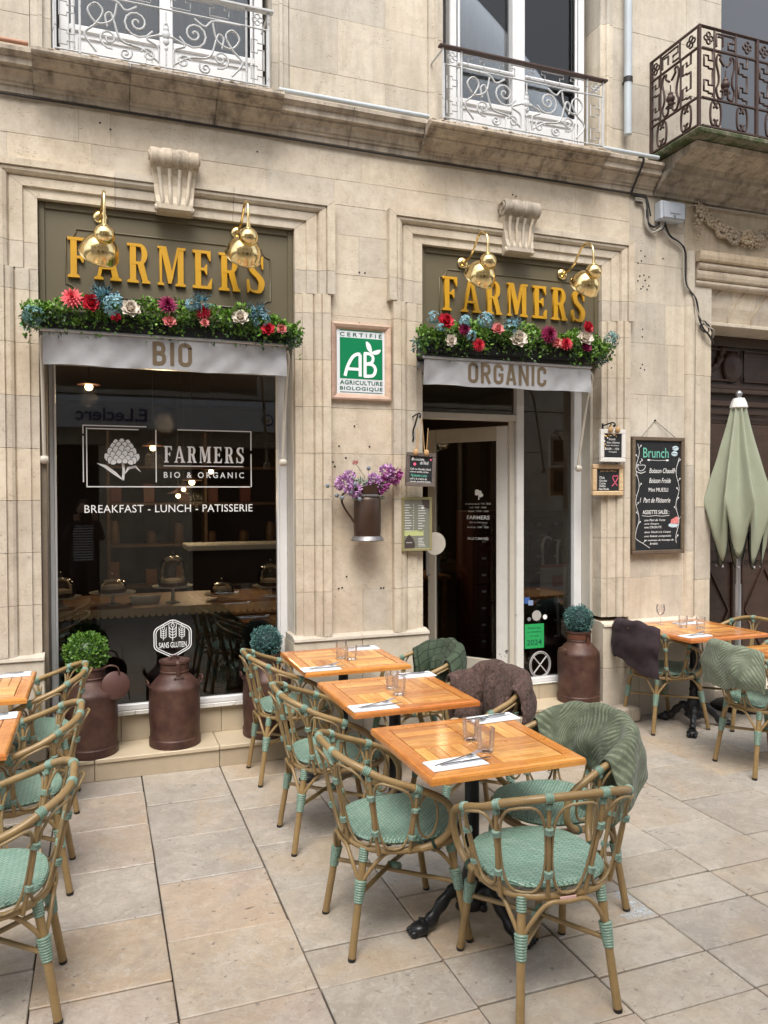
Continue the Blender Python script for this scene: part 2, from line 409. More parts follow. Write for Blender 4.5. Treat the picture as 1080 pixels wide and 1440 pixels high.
def mat_weave():
    q = NT('woven_green_seat'); O = q.coord('obj', (1, 1, 1), rot=(0, 0, math.radians(45)))
    br = q.n('ShaderNodeTexBrick'); q.l(O, br.inputs['Vector']); br.offset = .5
    br.inputs['Scale'].default_value = 1.0; br.inputs['Brick Width'].default_value = .026; br.inputs['Row Height'].default_value = .013
    br.inputs['Mortar Size'].default_value = .0022; br.inputs['Mortar Smooth'].default_value = 1.0
    br.inputs['Color1'].default_value = (.30, .435, .35, 1); br.inputs['Color2'].default_value = (.20, .36, .275, 1); br.inputs['Mortar'].default_value = (.07, .17, .12, 1)
    w1 = q.n('ShaderNodeTexWave'); w1.bands_direction = 'DIAGONAL'; q.l(q.coord('obj'), w1.inputs['Vector']); w1.inputs['Scale'].default_value = 60
    c = q.mix(q.math('MULTIPLY', w1.outputs['Fac'], .35), br.outputs['Color'], (.42, .58, .49))
    h = q.math('SUBTRACT', w1.outputs['Fac'], q.math('MULTIPLY', br.outputs['Fac'], 2.0))
    return q.pbr(c, .42, 0, q.bump(h, .7, .003))
M_weave = mat_weave()
M_iron = mat_simple('black_cast_iron', (.012, .013, .015), .38, .3, var=(.03, .03, .032), bump=.25, bs=70)
M_white = mat_simple('white_frame_paint', (.74, .74, .74), .35, var=(.62, .62, .62), vs_=5, amt=.5)
def mat_chipped(name, col, under, lo=.66, hi=.68, sc_=6.0):
    q = NT(name); P = q.coord('pos'); n = q.noise(q.coord('pos', (1.4, 1.4, .9)), sc_, 6, .75, .4)
    z = q.n('ShaderNodeSeparateXYZ'); q.l(P, z.inputs[0])
    # chips are commoner low down, where feet and trolleys strike
    lowdown = q.ramp(z.outputs[2], 1.3, .4)
    f = q.math('ADD', n, q.math('MULTIPLY', lowdown, .07))
    ch = q.ramp(f, lo, hi)
    c = q.mix(q.math('MULTIPLY', q.ramp(q.noise(P, 11, 5), .45, .8), .35), col, vec3(col, .72))
    c = q.mix(ch, c, under)
    return q.pbr(c, .45, 0, q.bump(q.math('SUBTRACT', 1.0, ch), .4, .002))
M_doorwhite = mat_chipped('chipped_white_paint', (.66, .645, .61), (.06, .055, .05))
M_creamframe = mat_simple('cream_frame_paint', (.52, .48, .41), .4, var=(.42, .38, .32), vs_=6)
M_brownstrip = mat_simple('brown_jamb_paint', (.17, .135, .10), .5, var=(.10, .08, .06))
M_olive = mat_simple('olive_sign_paint', (.125, .105, .060), .45, var=(.105, .086, .05), vs_=3, bump=.06, bs=160)
M_mustard = mat_simple('mustard_letter_paint', (.60, .32, .015), .42, var=(.50, .25, .012), vs_=9, bump=.05)
M_brass = NT('polished_brass'); _c = M_brass.coord('pos')
M_brass = M_brass.pbr(M_brass.mix(M_brass.ramp(M_brass.noise(_c, 30, 4), .4, .8), (.93, .73, .38), (.74, .52, .20)), M_brass.math('ADD', M_brass.math('MULTIPLY', M_brass.noise(_c, 45, 3), .16), .12), 1.0)
M_fabric = mat_simple('warm_grey_canvas', (.335, .335, .345), .85, var=(.25, .245, .245), vs_=10, bump=.3, bs=400)
M_print = mat_simple('taupe_canvas_print', (.125, .088, .048), .8)
M_dark = mat_simple('black_housing', (.012, .012, .013), .5)
M_pink_wood = mat_wood('pinkish_frame_wood', (.50, .34, .25), (.58, .42, .32), (.36, .23, .17), 2.0, .55)
M_board = mat_simple('blackboard', (.010, .011, .013), .55, var=(.018, .02, .023), vs_=20)
M_chalk = mat_simple('white_chalk', (.78, .78, .76), .9)
M_chalkg = mat_simple('green_chalk', (.16, .50, .38), .9)
M_chalkp = mat_simple('pink_chalk', (.75, .12, .22), .9)
M_chalkblue = mat_simple('pale_blue_chalk', (.55, .68, .74), .9)
M_walnut = mat_wood('dark_frame_wood', (.12, .085, .055), (.16, .12, .08), (.07, .05, .03), 2.0, .5)
M_walnutgrey = mat_wood('grey_brown_frame_wood', (.11, .085, .075), (.15, .12, .105), (.07, .055, .045), 2.0, .5)
M_pine = mat_wood('pale_frame_wood', (.50, .34, .20), (.58, .42, .26), (.36, .23, .12), 2.0, .5)
M_whitewood = mat_chipped('worn_white_wood', (.70, .68, .64), (.35, .28, .20), .64, .7, 25)
M_signwhite = mat_simple('white_sign_plate', (.70, .73, .76), .3)
M_green = mat_simple('green_sign_ink', (.0, .20, .075), .35)
M_signtext = mat_simple('dark_green_ink', (.01, .10, .06), .4)
M_decal = mat_simple('white_vinyl', (.92, .92, .92), .5)
M_rust = mat_simple('brown_enamelled_tin', (.048, .019, .015), .52, .15, var=(.13, .065, .042), vs_=8, amt=.85, bump=.4, bs=16, bd=.006)
M_rustlid = mat_simple('faded_brown_lid', (.10, .045, .036), .5, .1, var=(.075, .035, .028), vs_=9, bump=.2, bs=30)
M_jug = mat_simple('dark_brown_tin', (.055, .032, .022), .38, .35, var=(.09, .05, .03), vs_=7, amt=.6, bump=.15, bs=30)
M_zinc = mat_simple('dull_zinc', (.26, .26, .27), .45, .7, var=(.16, .13, .11), vs_=20)
M_leather = mat_simple('brown_strap', (.11, .035, .018), .5)
def mat_leaf(name, c1, c2, rough=.45):
    q = NT(name); n = q.noise(q.coord('pos'), 45, 3)
    return q.pbr(q.mix(q.ramp(n, .35, .65), c1, c2), rough, 0)
M_boxleaf = mat_leaf('boxwood_leaf', (.045, .125, .010), (.12, .24, .03))
M_blueleaf = mat_leaf('blue_green_leaf', (.018, .085, .075), (.12, .26, .24))
M_garl = mat_leaf('garland_leaf', (.07, .19, .02), (.22, .38, .06))
M_garl2 = mat_leaf('dark_garland_leaf', (.02, .06, .012), (.05, .11, .02))
M_teal = mat_leaf('blue_petal', (.10, .25, .30), (.24, .42, .48))
M_red = mat_leaf('red_petal', (.42, .008, .02), (.60, .02, .05), .6)
M_pink = mat_leaf('coral_petal', (.70, .06, .09), (.80, .16, .17), .6)
M_mag = mat_leaf('burgundy_petal', (.16, .004, .03), (.30, .012, .09), .6)
M_cream = mat_leaf('cream_petal', (.62, .54, .44), (.74, .68, .60), .7)
M_rose = mat_leaf('pink_petal', (.62, .16, .16), (.72, .30, .28), .6)
M_purp = mat_leaf('purple_petal', (.36, .13, .38), (.68, .46, .68), .6)
M_purpd = mat_leaf('magenta_purple_petal', (.22, .015, .14), (.50, .13, .40), .6)
M_greyleaf = mat_leaf('grey_green_leaf', (.12, .18, .13), (.30, .36, .30), .6)
M_thistle = mat_simple('grey_blue_thistle', (.16, .19, .22), .7, bump=.4, bs=300)
M_stem = mat_simple('brown_stem', (.14, .09, .07), .7)
def mat_glass(name, ior=1.5, tint=(1, 1, 1), k=1.0, rough=.0, milk=0.0):
    q = NT(name); fr = q.n('ShaderNodeFresnel'); fr.inputs['IOR'].default_value = ior
    g = q.n('ShaderNodeBsdfGlossy'); g.inputs['Roughness'].default_value = rough; g.inputs['Color'].default_value = (1, 1, 1, 1)
    t = q.n('ShaderNodeBsdfTransparent'); t.inputs['Color'].default_value = (*tint, 1)
    mx = q.n('ShaderNodeMixShader'); q.l(q.math('MULTIPLY', fr.outputs[0], k), mx.inputs[0]); q.l(t.outputs[0], mx.inputs[1]); q.l(g.outputs[0], mx.inputs[2])
    last = mx.outputs[0]
    if milk:
        d = q.n('ShaderNodeBsdfTranslucent'); d.inputs['Color'].default_value = (.9, .88, .9, 1); m2 = q.n('ShaderNodeMixShader'); m2.inputs[0].default_value = milk; q.l(last, m2.inputs[1]); q.l(d.outputs[0], m2.inputs[2]); last = m2.outputs[0]
    q.l(last, q.out.inputs['Surface']); return q.m
M_pane = mat_glass('shop_window_glass', 1.52, (.80, .82, .82), 1.05)
M_tumbler = mat_glass('tumbler_glass', 1.45, (.99, .985, .985), .9, milk=.07)
M_paper = mat_simple('white_paper_napkin', (.78, .80, .83), .8, bump=.1, bs=90)
M_steel = mat_simple('cutlery_steel', (.55, .57, .6), .2, 1.0)
M_alu = mat_simple('aluminium_pole', (.42, .43, .45), .35, .8)
M_pipe = mat_simple('pale_grey_pipe', (.50, .55, .58), .45, var=(.40, .43, .45))
M_umb = mat_simple('sage_canvas', (.29, .315, .23), .85, var=(.245, .27, .19), vs_=7, bump=.25, bs=350)
M_umbtrim = mat_simple('dark_trim', (.02, .022, .018), .7)
M_cable = mat_simple('black_cable', (.02, .018, .017), .6)
M_cablew = mat_simple('grey_cable', (.40, .37, .32), .6)
M_plastic = mat_simple('grey_plastic_box', (.46, .50, .55), .45)
M_ironwhite = mat_chipped('flaking_white_ironwork', (.52, .53, .53), (.12, .07, .045), .60, .66, 30)
M_ironbrown = mat_simple('rusty_brown_ironwork', (.055, .032, .026), .55, .2, var=(.09, .045, .03), vs_=30)
M_doorwood = mat_wood('dark_carved_oak', (.040, .021, .014), (.060, .030, .019), (.020, .011, .008), 1.0, .42)
M_tile = mat_simple('beige_step_tile', (.46, .385, .28), .5, var=(.38, .31, .22), vs_=7, bump=.12, bs=40, vary=.16)
M_tread = mat_simple('step_tread_stone', (.53, .44, .31), .55, var=(.42, .34, .24), vs_=5, bump=.2, bs=60, vary=.1)
M_riser = mat_simple('step_riser_stone', (.43, .35, .25), .6, var=(.34, .28, .2), vs_=9, bump=.25, bs=50, vary=.1)
M_mortar = mat_simple('lime_mortar', (.60, .54, .45), .95, bump=.3, bs=90)
M_joint = mat_simple('dark_joint', (.075, .062, .052), .95, bump=.3, bs=90)
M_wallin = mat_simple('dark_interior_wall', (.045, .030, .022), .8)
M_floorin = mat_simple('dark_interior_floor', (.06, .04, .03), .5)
M_counter = mat_wood('counter_wood', (.26, .12, .05), (.34, .17, .08), (.15, .07, .03), 1.0, .4)
M_shelf = mat_wood('dark_shelf_wood', (.07, .035, .018), (.09, .05, .025), (.04, .02, .01), 1.0, .5)
M_dome = mat_glass('clear_dome_glass', 1.5, (.97, .97, .97), 1.3)
M_ceramic = mat_simple('white_ceramic', (.72, .72, .70), .25)
M_cake = mat_simple('chocolate_cake', (.12, .05, .025), .7, var=(.22, .11, .05), vs_=40)
M_creamcake = mat_simple('cream_icing', (.70, .58, .42), .7)
M_lace = mat_simple('kraft_lace_trim', (.62, .45, .27), .8, var=(.50, .33, .18), vs_=30)
M_drawer = mat_simple('dark_red_drawer', (.10, .022, .014), .5, var=(.05, .012, .008))
def mat_emit(name, col, st):
    q = NT(name); e = q.n('ShaderNodeEmission'); e.inputs[0].default_value = (*col, 1); e.inputs[1].default_value = st
    q.l(e.outputs[0], q.out.inputs['Surface']); return q.m
M_bulb = mat_emit('warm_bulb', (1, .66, .32), 9)
def mat_blanket(name, c1, c2, palm=False, quilt=False, fur=False, bs=300):
    q = NT(name); U = q.coord('uv'); P = q.coord('obj', rndoff=3)
    n = q.noise(P, 22, 5, .65); c = q.mix(q.ramp(n, .3, .75), c1, c2); h = q.noise(P, bs, 3)
    if palm:
        s = q.n('ShaderNodeSeparateXYZ'); q.l(U, s.inputs[0])
        # repeated palm fronds: a mid rib with slanting leaflets on both sides
        u = q.math('ADD', q.math('ADD', q.math('MULTIPLY', s.outputs[0], 2.3), q.math('MULTIPLY', s.outputs[1], .5)), q.math('MULTIPLY', q.noise(U, 1.5, 2), .45)); fu = q.math('ABSOLUTE', q.math('SUBTRACT', q.math('FRACT', u), .5))
        ph = q.math('ADD', q.math('MULTIPLY', s.outputs[1], 19.0), q.math('MULTIPLY', fu, -15.0))
        ph = q.math('ADD', ph, q.math('MULTIPLY', q.noise(U, 3, 2), 1.6))
        st = q.math('SINE', q.math('MULTIPLY', ph, 6.283))
        fr = q.math('MULTIPLY', q.math('MULTIPLY', q.ramp(st, -.3, .8), q.ramp(q.noise(U, 14, 5, .75), .36, .60)), q.ramp(fu, .02, .06))
        c = q.mix(q.math('MULTIPLY', fr, .75), c, vec3(c2, 1.8))
        h = q.math('ADD', q.math('MULTIPLY', h, .6), q.math('MULTIPLY', fr, .5))
    if quilt:
        s = q.n('ShaderNodeSeparateXYZ'); q.l(U, s.inputs[0])
        a = q.math('ABSOLUTE', q.math('SINE', q.math('MULTIPLY', s.outputs[0], 26))); b = q.math('ABSOLUTE', q.math('SINE', q.math('MULTIPLY', s.outputs[1], 30)))
        g = q.math('MINIMUM', q.ramp(a, 0, .35), q.ramp(b, 0, .35)); c = q.mix(q.math('SUBTRACT', 1.0, g), c, vec3(c1, .35)); h = q.math('ADD', h, q.math('MULTIPLY', g, 2.0))
    if fur:
        h2 = q.noise(q.coord('obj', (1, 1, .6), rndoff=3), 55, 5, .7, 1.5); c = q.mix(q.ramp(h2, .35, .7), vec3(c1, .5), vec3(c2, 1.3)); h = h2
    return q.pbr(c, .9, 0, q.bump(h, .9 if fur else .5, .012 if fur else .004), Sheen_Weight=.16 if palm else .03, Sheen_Roughness=.4)
M_bl_palm = mat_blanket('green_palm_velvet', (.060, .072, .045), (.125, .145, .095), palm=True)
M_bl_palm2 = mat_blanket('pale_green_palm_velvet', (.105, .125, .085), (.17, .20, .14), palm=True)
M_bl_fur = mat_blanket('brown_faux_fur', (.050, .026, .020), (.135, .080, .066), fur=True)
M_bl_quilt = mat_blanket('dark_green_quilt', (.040, .062, .036), (.060, .085, .050), quilt=True)
M_bl_plum = mat_blanket('plum_brown_plush', (.016, .008, .011), (.036, .020, .026))

# ================================================================== THE GROUND
g = MB().box(-14, 16, -14, -.02, -.30, -.030)
ground = ob('pavement', g, mat=M_joint, kind='structure')
XS = [-1.70, -1.21, -.725, -.243, .236, .723, 1.205, 1.69, 2.18, 2.66, 3.12, 3.655, 4.15, 4.64, 5.13, 5.62, 6.11, 6.6, 7.1]
EVEN = [-.0, -.31, -.785, -1.265, -1.745, -2.225, -2.465, -2.755, -3.25, -3.74, -4.25]
ODD = [-.0, -.545, -1.02, -1.495, -1.98, -2.457, -2.745, -2.96, -3.48, -4.0, -4.5]
MIDR = [-.0, -.30, -.81, -1.30, -1.79, -2.02, -2.26, -2.50, -2.757, -3.0, -3.5, -4.1]
for i in range(len(XS)-1):
    rows = EVEN if i in (1, 3, 5, 7) else ODD
    if XS[i] > 1.6: rows = MIDR if i % 2 else [-.0, -.52, -1.05, -1.55, -2.02, -2.26, -2.492, -2.757, -3.0, -3.5, -4.1]
    for j in range(len(rows)-1):
        y1, y0 = rows[j], rows[j+1]
        t = ru(-.0015, .0015); jx = ru(.0022, .0036)
        ob('paving_stone', MB().cbox(XS[i]+jx, XS[i+1]-jx, y0+.0042, y1-.0042, -.03, t, .0035, .0018), ground, mat=M_pave)
# paving beyond the counted stones (behind the camera and far right): joined, seen only in reflections
mb = MB()
for i in range(-14, 16):
    for j in range(-14, 1):
        x0, y0 = i*1.0, j*.98
        if x0 > -2.6 and x0 < 7.0 and y0 > -4.9: continue
        if y0 > -.9 : continue
        mb.box(x0+.004, x0+.996, y0+.004, y0+.976, -.03, -.001)
ob('far_paving_stones', mb, ground, mat=M_pave, kind='stuff')
# worn whitish patch on one slab
def mat_residue():
    q = NT('worn_white_paint'); P = q.coord('pos'); b = q.n('ShaderNodeBsdfDiffuse'); b.inputs[0].default_value = (.62, .68, .72, 1)
    t = q.n('ShaderNodeBsdfTransparent'); mx = q.n('ShaderNodeMixShader')
    q.l(q.math('MULTIPLY', q.ramp(q.noise(P, 42, 6, .8, .5), .44, .60), .8), mx.inputs[0]); q.l(t.outputs[0], mx.inputs[1]); q.l(b.outputs[0], mx.inputs[2]); q.l(mx.outputs[0], q.out.inputs['Surface']); return q.m
mb = MB().prism([(2.03, -2.478), (2.168, -2.482), (2.172, -2.30), (2.13, -2.27), (2.10, -2.30), (2.12, -2.40), (2.08, -2.43), (2.02, -2.44)], .0012, .0020, 'z')
ob('paint_residue', mb, ground, mat=mat_residue(), kind='stuff')
# small drill holes left in the stone
mb = MB()
for (x, z) in ((4.06, 3.70), (4.07, 3.62), (4.10, 3.66), (4.03, 3.60), (4.05, 3.50), (4.09, 3.51), (4.03, 3.46), (4.08, 3.42), (4.14, 3.50), (4.14, 3.43), (4.10, 3.47), (4.06, 3.40), (4.12, 3.40), (4.08, 3.08), (4.08, 3.02), (4.08, 2.80), (4.10, 2.76), (4.06, 2.77), (4.28, 3.66), (1.70, 3.30), (1.74, 3.30), (1.70, 2.95), (1.555, 2.10), (1.77, 2.10), (1.60, 2.02), (1.505, 1.99), (1.52, 1.96), (1.77, 1.56), (1.545, 1.12), (1.565, 1.125), (1.85, 1.11), (1.87, 1.11), (1.60, 1.20), (.03, 4.05), (.09, 4.02), (1.0, 4.02), (2.9, 3.99), (2.93, 3.98), (1.66, 2.24), (1.83, 1.86)):
    mb.lathe([(0, -.0012), (.0065, -.0012), (.0065, .001), (0, .001)], 8, M=Matrix.Rotation(PI/2, 3, 'X'), c=(x+ru(-.004, .004), -.0012, z))
holes = ob('drill_holes', mb, None, mat=M_dark, kind='stuff')
random.seed(21)

# ================================================================== CAFE BUILDING
bld = root('cafe_building', (0, 0, 0), label='pale limestone cafe building with two framed shop openings and white windows above', cat='building')
holes.parent = bld
def block(x0, x1, z0, z1, m_=None, y0=0.0, y1=.36, par=None, c=.0014, g=.0007, name='stone_block'):
    dy = ru(-.0009, .0009)
    return ob(name, MB().cbox(x0+g, x1-g, y0+dy, y1, z0+g, z1-g, c, .0007), par or bld, mat=m_ or M_stone)
def mortar(x0, x1, z0, z1, y=.0025, y1=.35, par=None):
    return ob('mortar_bed', MB().box(x0, x1, y, y1, z0, z1), par or bld, mat=M_mortar)
M_curt = mat_simple('grey_curtain', (.16, .16, .165), .9, var=(.11, .11, .115), vs_=3)
CZ = [.80, 1.107, 1.423, 1.735, 2.047, 2.361, 2.675, 2.99, 3.275, 3.545, 3.745]
LO, LI, RO, RI = -.33, 1.245, 2.172, 3.69       # the two openings
# wall strips between the architraves
def strip(x0, x1, zs, splits):
    mortar(x0+.01, x1-.01, zs[0], zs[-1], .0028)
    for j in range(len(zs)-1):
        xs = [x0] + ([splits[j % len(splits)]] if splits[j % len(splits)] else []) + [x1]
        for a, b in zip(xs[:-1], xs[1:]): block(a, b, zs[j], zs[j+1])
strip(1.46, 1.957, CZ, [1.72, None, None, None, 1.69, None, None, None, 1.70, None])
strip(-1.7, -.545, CZ, [-1.1, -.85])
strip(3.93, 3.947, CZ, [None])
# two courses above the architraves, then the band under the cornice
mortar(-1.7, 3.95, 3.746, 4.135, .0028)
xs = [-1.7, -1.05, -.49, -.02, .33]; [block(a, b, 3.746, 3.914) for a, b in zip(xs[:-1], xs[1:])]
xs = [.60, 1.06, 1.525, 1.99, 2.36, 2.775]; [block(a, b, 3.746, 3.914) for a, b in zip(xs[:-1], xs[1:])]
xs = [3.07, 3.50, 3.947]; [block(a, b, 3.746, 3.914) for a, b in zip(xs[:-1], xs[1:])]
block(.33, .60, 3.746, 3.914); block(2.775, 3.07, 3.746, 3.914)
xs = [-1.7, -.72, -.095, .089, .58, 1.095, 1.72, 2.36, 2.93, 3.45, 3.947]; [block(a, b, 3.914, 4.14) for a, b in zip(xs[:-1], xs[1:])]

# moulded architraves: profile as (distance outwards from the opening, projection)
PROF = [(0, .004), (.048, .004), (.050, .018), (.120, .020), (.128, .010), (.134, .030), (.150, .040), (.172, .043), (.180, .036), (.182, .052), (.236, .052)]
EARP = [(0, .004), (.075, .004), (.080, .020), (.148, .022), (.156, .012), (.165, .034), (.185, .046), (.205, .048), (.212, .040), (.215, .058), (.268, .058)]
def leg(xo, sgn, prof, z0, z1, mitre=False):
    poly = [(xo+sgn*d, -p) for d, p in prof] + [(xo+sgn*prof[-1][0], .30), (xo, .30)]
    return ob('architrave_stone', MB().prism(poly, z0+.0012, z1-.0012, 'z', ends=(lambda p: (z0+.0012, (z1-.0012)+(abs(p[0]-xo)*.75 if mitre else 0)))), bld, mat=M_stone)
def architrave(x0, x1, ztop):
    for j in range(len(CZ)-1):
        a, b = CZ[j], CZ[j+1]
        for xo, s in ((x0, -1), (x1, 1)):
            if b <= 3.0: leg(xo, s, PROF, a, b)
    for xo, s in ((x0, -1), (x1, 1)):
        leg(xo, s, PROF, 2.99, 3.118)
        leg(xo, s, EARP, 3.118, 3.275); leg(xo, s, EARP, 3.275, ztop, mitre=True)
    # head in three stones either side of the keystone, mitred at the corners
    hp = [(-p, ztop+.0015+d*.75) for d, p in EARP] + [(.30, ztop+.20), (.30, ztop+.0015)]
    cuts = [x0, x0+(x1-x0)*.28, x0+(x1-x0)*.5, x0+(x1-x0)*.74, x1]
    for k in range(4):
        a, b = cuts[k]+.0012, cuts[k+1]-.0012
        f = lambda p: (a - ((p[1]-ztop)/.75 if k == 0 else 0), b + ((p[1]-ztop)/.75 if k == 3 else 0))
        ob('architrave_stone', MB().prism(hp, a, b, 'x', ends=f), bld, mat=M_stone)
architrave(LO, LI, 3.545); architrave(RO, RI, 3.545)
# plinth
def plinth(x0, x1, z1, xs):
    for a, b in zip(xs[:-1], xs[1:]):
        ob('plinth_stone', MB().cbox(a+.001, b-.001, -.05, .30, 0.0, .40, .004).xf(Matrix.Identity(4)), bld, mat=M_stone_smooth)
        ob('plinth_stone', MB().cbox(a+.001, b-.001, -.05, .30, .403, z1-.02, .004), bld, mat=M_stone_smooth)
        ob('plinth_cap', MB().prism([(-.05, z1-.02), (-.062, z1-.012), (-.058, z1+.004), (-.002, z1+.022), (.2, z1+.022), (.2, z1-.02)], a+.001, b-.001, 'x'), bld, mat=M_stone_smooth)
plinth(1.18, 2.20, .79, [1.215, 1.70, 2.20]); plinth(-1.7, -.31, .79, [-1.7, -1.0, -.315]); plinth(3.68, 4.75, .745, [3.68, 4.02, 4.62])
# carved consoles over the heads
def corbel(xc):
    k = root('corbel_base', (xc, 0, 0))
    bpy.data.objects.remove(k)
    prof = [(.0, 3.53), (-.060, 3.535), (-.082, 3.55), (-.085, 3.585), (-.070, 3.63), (-.066, 3.70), (-.078, 3.76), (-.105, 3.80), (0, 3.80)]
    body = MB()
    def ends(p):
        wv = .105 + .03*max(0, (p[1]-3.53)/.27); return (xc-wv, xc+wv)
    body.prism(prof, 0, 0, 'x', ends=ends)
    b = ob('corbel', body, bld, mat=M_stone)
    for q in range(4):
        x = xc - .073 + q*.0487
        ob('corbel_rib', MB().tube([(x, -.070, 3.565), (x*1.0, -.083, 3.60), (x+(x-xc)*.12, -.078, 3.66), (x+(x-xc)*.2, -.080, 3.73), (x+(x-xc)*.3, -.105, 3.79)], [.010, .013, .012, .012, .013], 8), b, mat=M_stone, smooth=60)
    for s in (-1, 1):   # small scrolls at the foot, large ones at the top
        mb = MB().lathe([(.002, -.012), (.018, -.012), (.024, 0), (.018, .012), (.002, .012)], 14, M=Matrix.Rotation(PI/2, 3, 'Y'))
        mb.xf(Matrix.Translation((xc+s*.108, -.062, 3.555))); ob('scroll', mb, b, mat=M_stone, smooth=40)
    prof = [(.052, -.148), (.060, -.140), (.060, -.098), (.054, -.088), (.056, -.08), (.063, -.070), (.064, -.02), (.058, -.012), (.058, .012), (.064, .02), (.063, .070), (.056, .08), (.054, .088), (.060, .098), (.060, .140), (.052, .148)]
    mb = MB().lathe(prof, 20, M=Matrix.Rotation(PI/2, 3, 'Y')); mb.xf(Matrix.Translation((xc, -.085, 3.853)))
    ob('volute', mb, b, mat=M_stone_old, smooth=35)
    for s in (-1, 1):
        sp = [(xc+s*.151, -.085+(.050-.0055*t)*math.cos(t*.75), 3.853+(.050-.0055*t)*math.sin(t*.75)) for t in [i*.5 for i in range(18)]]
        ob('scroll', MB().tube(sp, .006, 6), b, mat=M_stone_old, smooth=60)
    ob('corbel_cap', MB().cbox(xc-.145, xc+.145, -.09, .0, 3.86, 3.905, .008), b, mat=M_stone_old)
corbel(.462); corbel(2.92)
# cornice (string course) and the two window ledges
CP = [(0.0, 4.14), (-.022, 4.14), (-.024, 4.178), (-.036, 4.180), (-.038, 4.196), (-.050, 4.200), (-.062, 4.222), (-.086, 4.240), (-.094, 4.243), (-.094, 4.258), (-.122, 4.262), (-.124, 4.298), (-.134, 4.302), (-.150, 4.318), (-.156, 4.322), (-.156, 4.345), (-.02, 4.375), (.30, 4.375), (.30, 4.14)]
SP = [(0.0, 4.14), (-0.0237, 4.14), (-0.0269, 4.1708), (-0.0435, 4.1741), (-0.0474, 4.1906), (-0.0727, 4.1972), (-0.0948, 4.2104), (-0.1185, 4.2324), (-0.1311, 4.239), (-0.1327, 4.25), (-0.162, 4.2533), (-0.1778, 4.261), (-0.1935, 4.2742), (-0.207, 4.2764), (-0.2086, 4.2852), (-0.2354, 4.2896), (-0.2417, 4.3006), (-0.237, 4.3215), (0.3, 4.3358), (0.3, 4.14)]
for a, b in ((-1.7, -1.0), (-1.0, -.34), (1.13, 1.62), (1.62, 2.14), (3.60, 4.16)):
    ob('cornice_stone', MB().prism(CP, a+.0015, b-.0015, 'x'), bld, mat=M_stone_old)
for a, b in ((-.34, .20), (.20, .72), (.72, 1.13), (2.14, 2.62), (2.62, 3.10), (3.10, 3.60)):
    e = ob('ledge_stone', MB().prism(SP, a+.0015, b-.0015, 'x'), bld, mat=M_ledge)
    mb = MB(); random.seed(int(a*100)+900)
    for k in range(34):
        px = ru(a+.01, b-.01); s_ = ru(.006, .017); mb.sphere((px, -.236+ru(0, .012), 4.322+ru(-.006, .002)), s_, 6, 4, (ru(1, 2.2), .6, .6))
    ob('crumbled_edge', mb, e, mat=M_ledge, smooth=70, kind='stuff')
# upper wall with the two tall windows
UL, UR = (-.245, 1.10), (2.335, 3.67)
UZ = [4.30, 4.62, 5.0, 5.4, 5.8, 6.2, 6.7, 7.2, 7.7, 8.2]
mortar(-1.7, UL[0]-.12, 4.3, 8.2, .0028); mortar(UL[1]+.12, UR[0]-.12, 4.3, 8.2, .0028); mortar(UR[1]+.12, 4.86, 4.3, 8.2, .0028)
for j in range(len(UZ)-1):
    z0, z1 = UZ[j], UZ[j+1]
    for x0, x1, cut in ((-1.7, UL[0]-.115, -1.0), (UL[1]+.115, UR[0]-.115, 1.55 if j % 2 else 1.9), (UR[1]+.115, 4.5, 3.95)):
        if z1 < 8: block(x0, cut, z0, z1, M_stone_up); block(cut, x1, z0, z1, M_stone_up)
    if z0 < 7:
        for (a, b) in (UL, UR):      # fluted window surround
            for x0, s in ((a, -1), (b, 1)):
                poly = [(x0, -.005), (x0+s*.04, -.005), (x0+s*.045, -.028), (x0+s*.065, -.032), (x0+s*.072, -.014), (x0+s*.108, -.014), (x0+s*.113, -.002), (x0+s*.113, .30), (x0, .30)]
                ob('window_surround_stone', MB().prism(poly, z0+.0015, z1-.0015, 'z'), bld, mat=M_stone_up)
for (a, b) in (UL, UR):
    for x0, s in ((a, -1), (b, 1)): ob('surround_foot', MB().cbox(min(x0+s*.03, x0+s*.116), max(x0+s*.03, x0+s*.116), -.05, .0, 4.376 if s*x0 and (a, s) != (0, 0) else 4.3, 4.41, .006), bld, mat=M_stone_old)
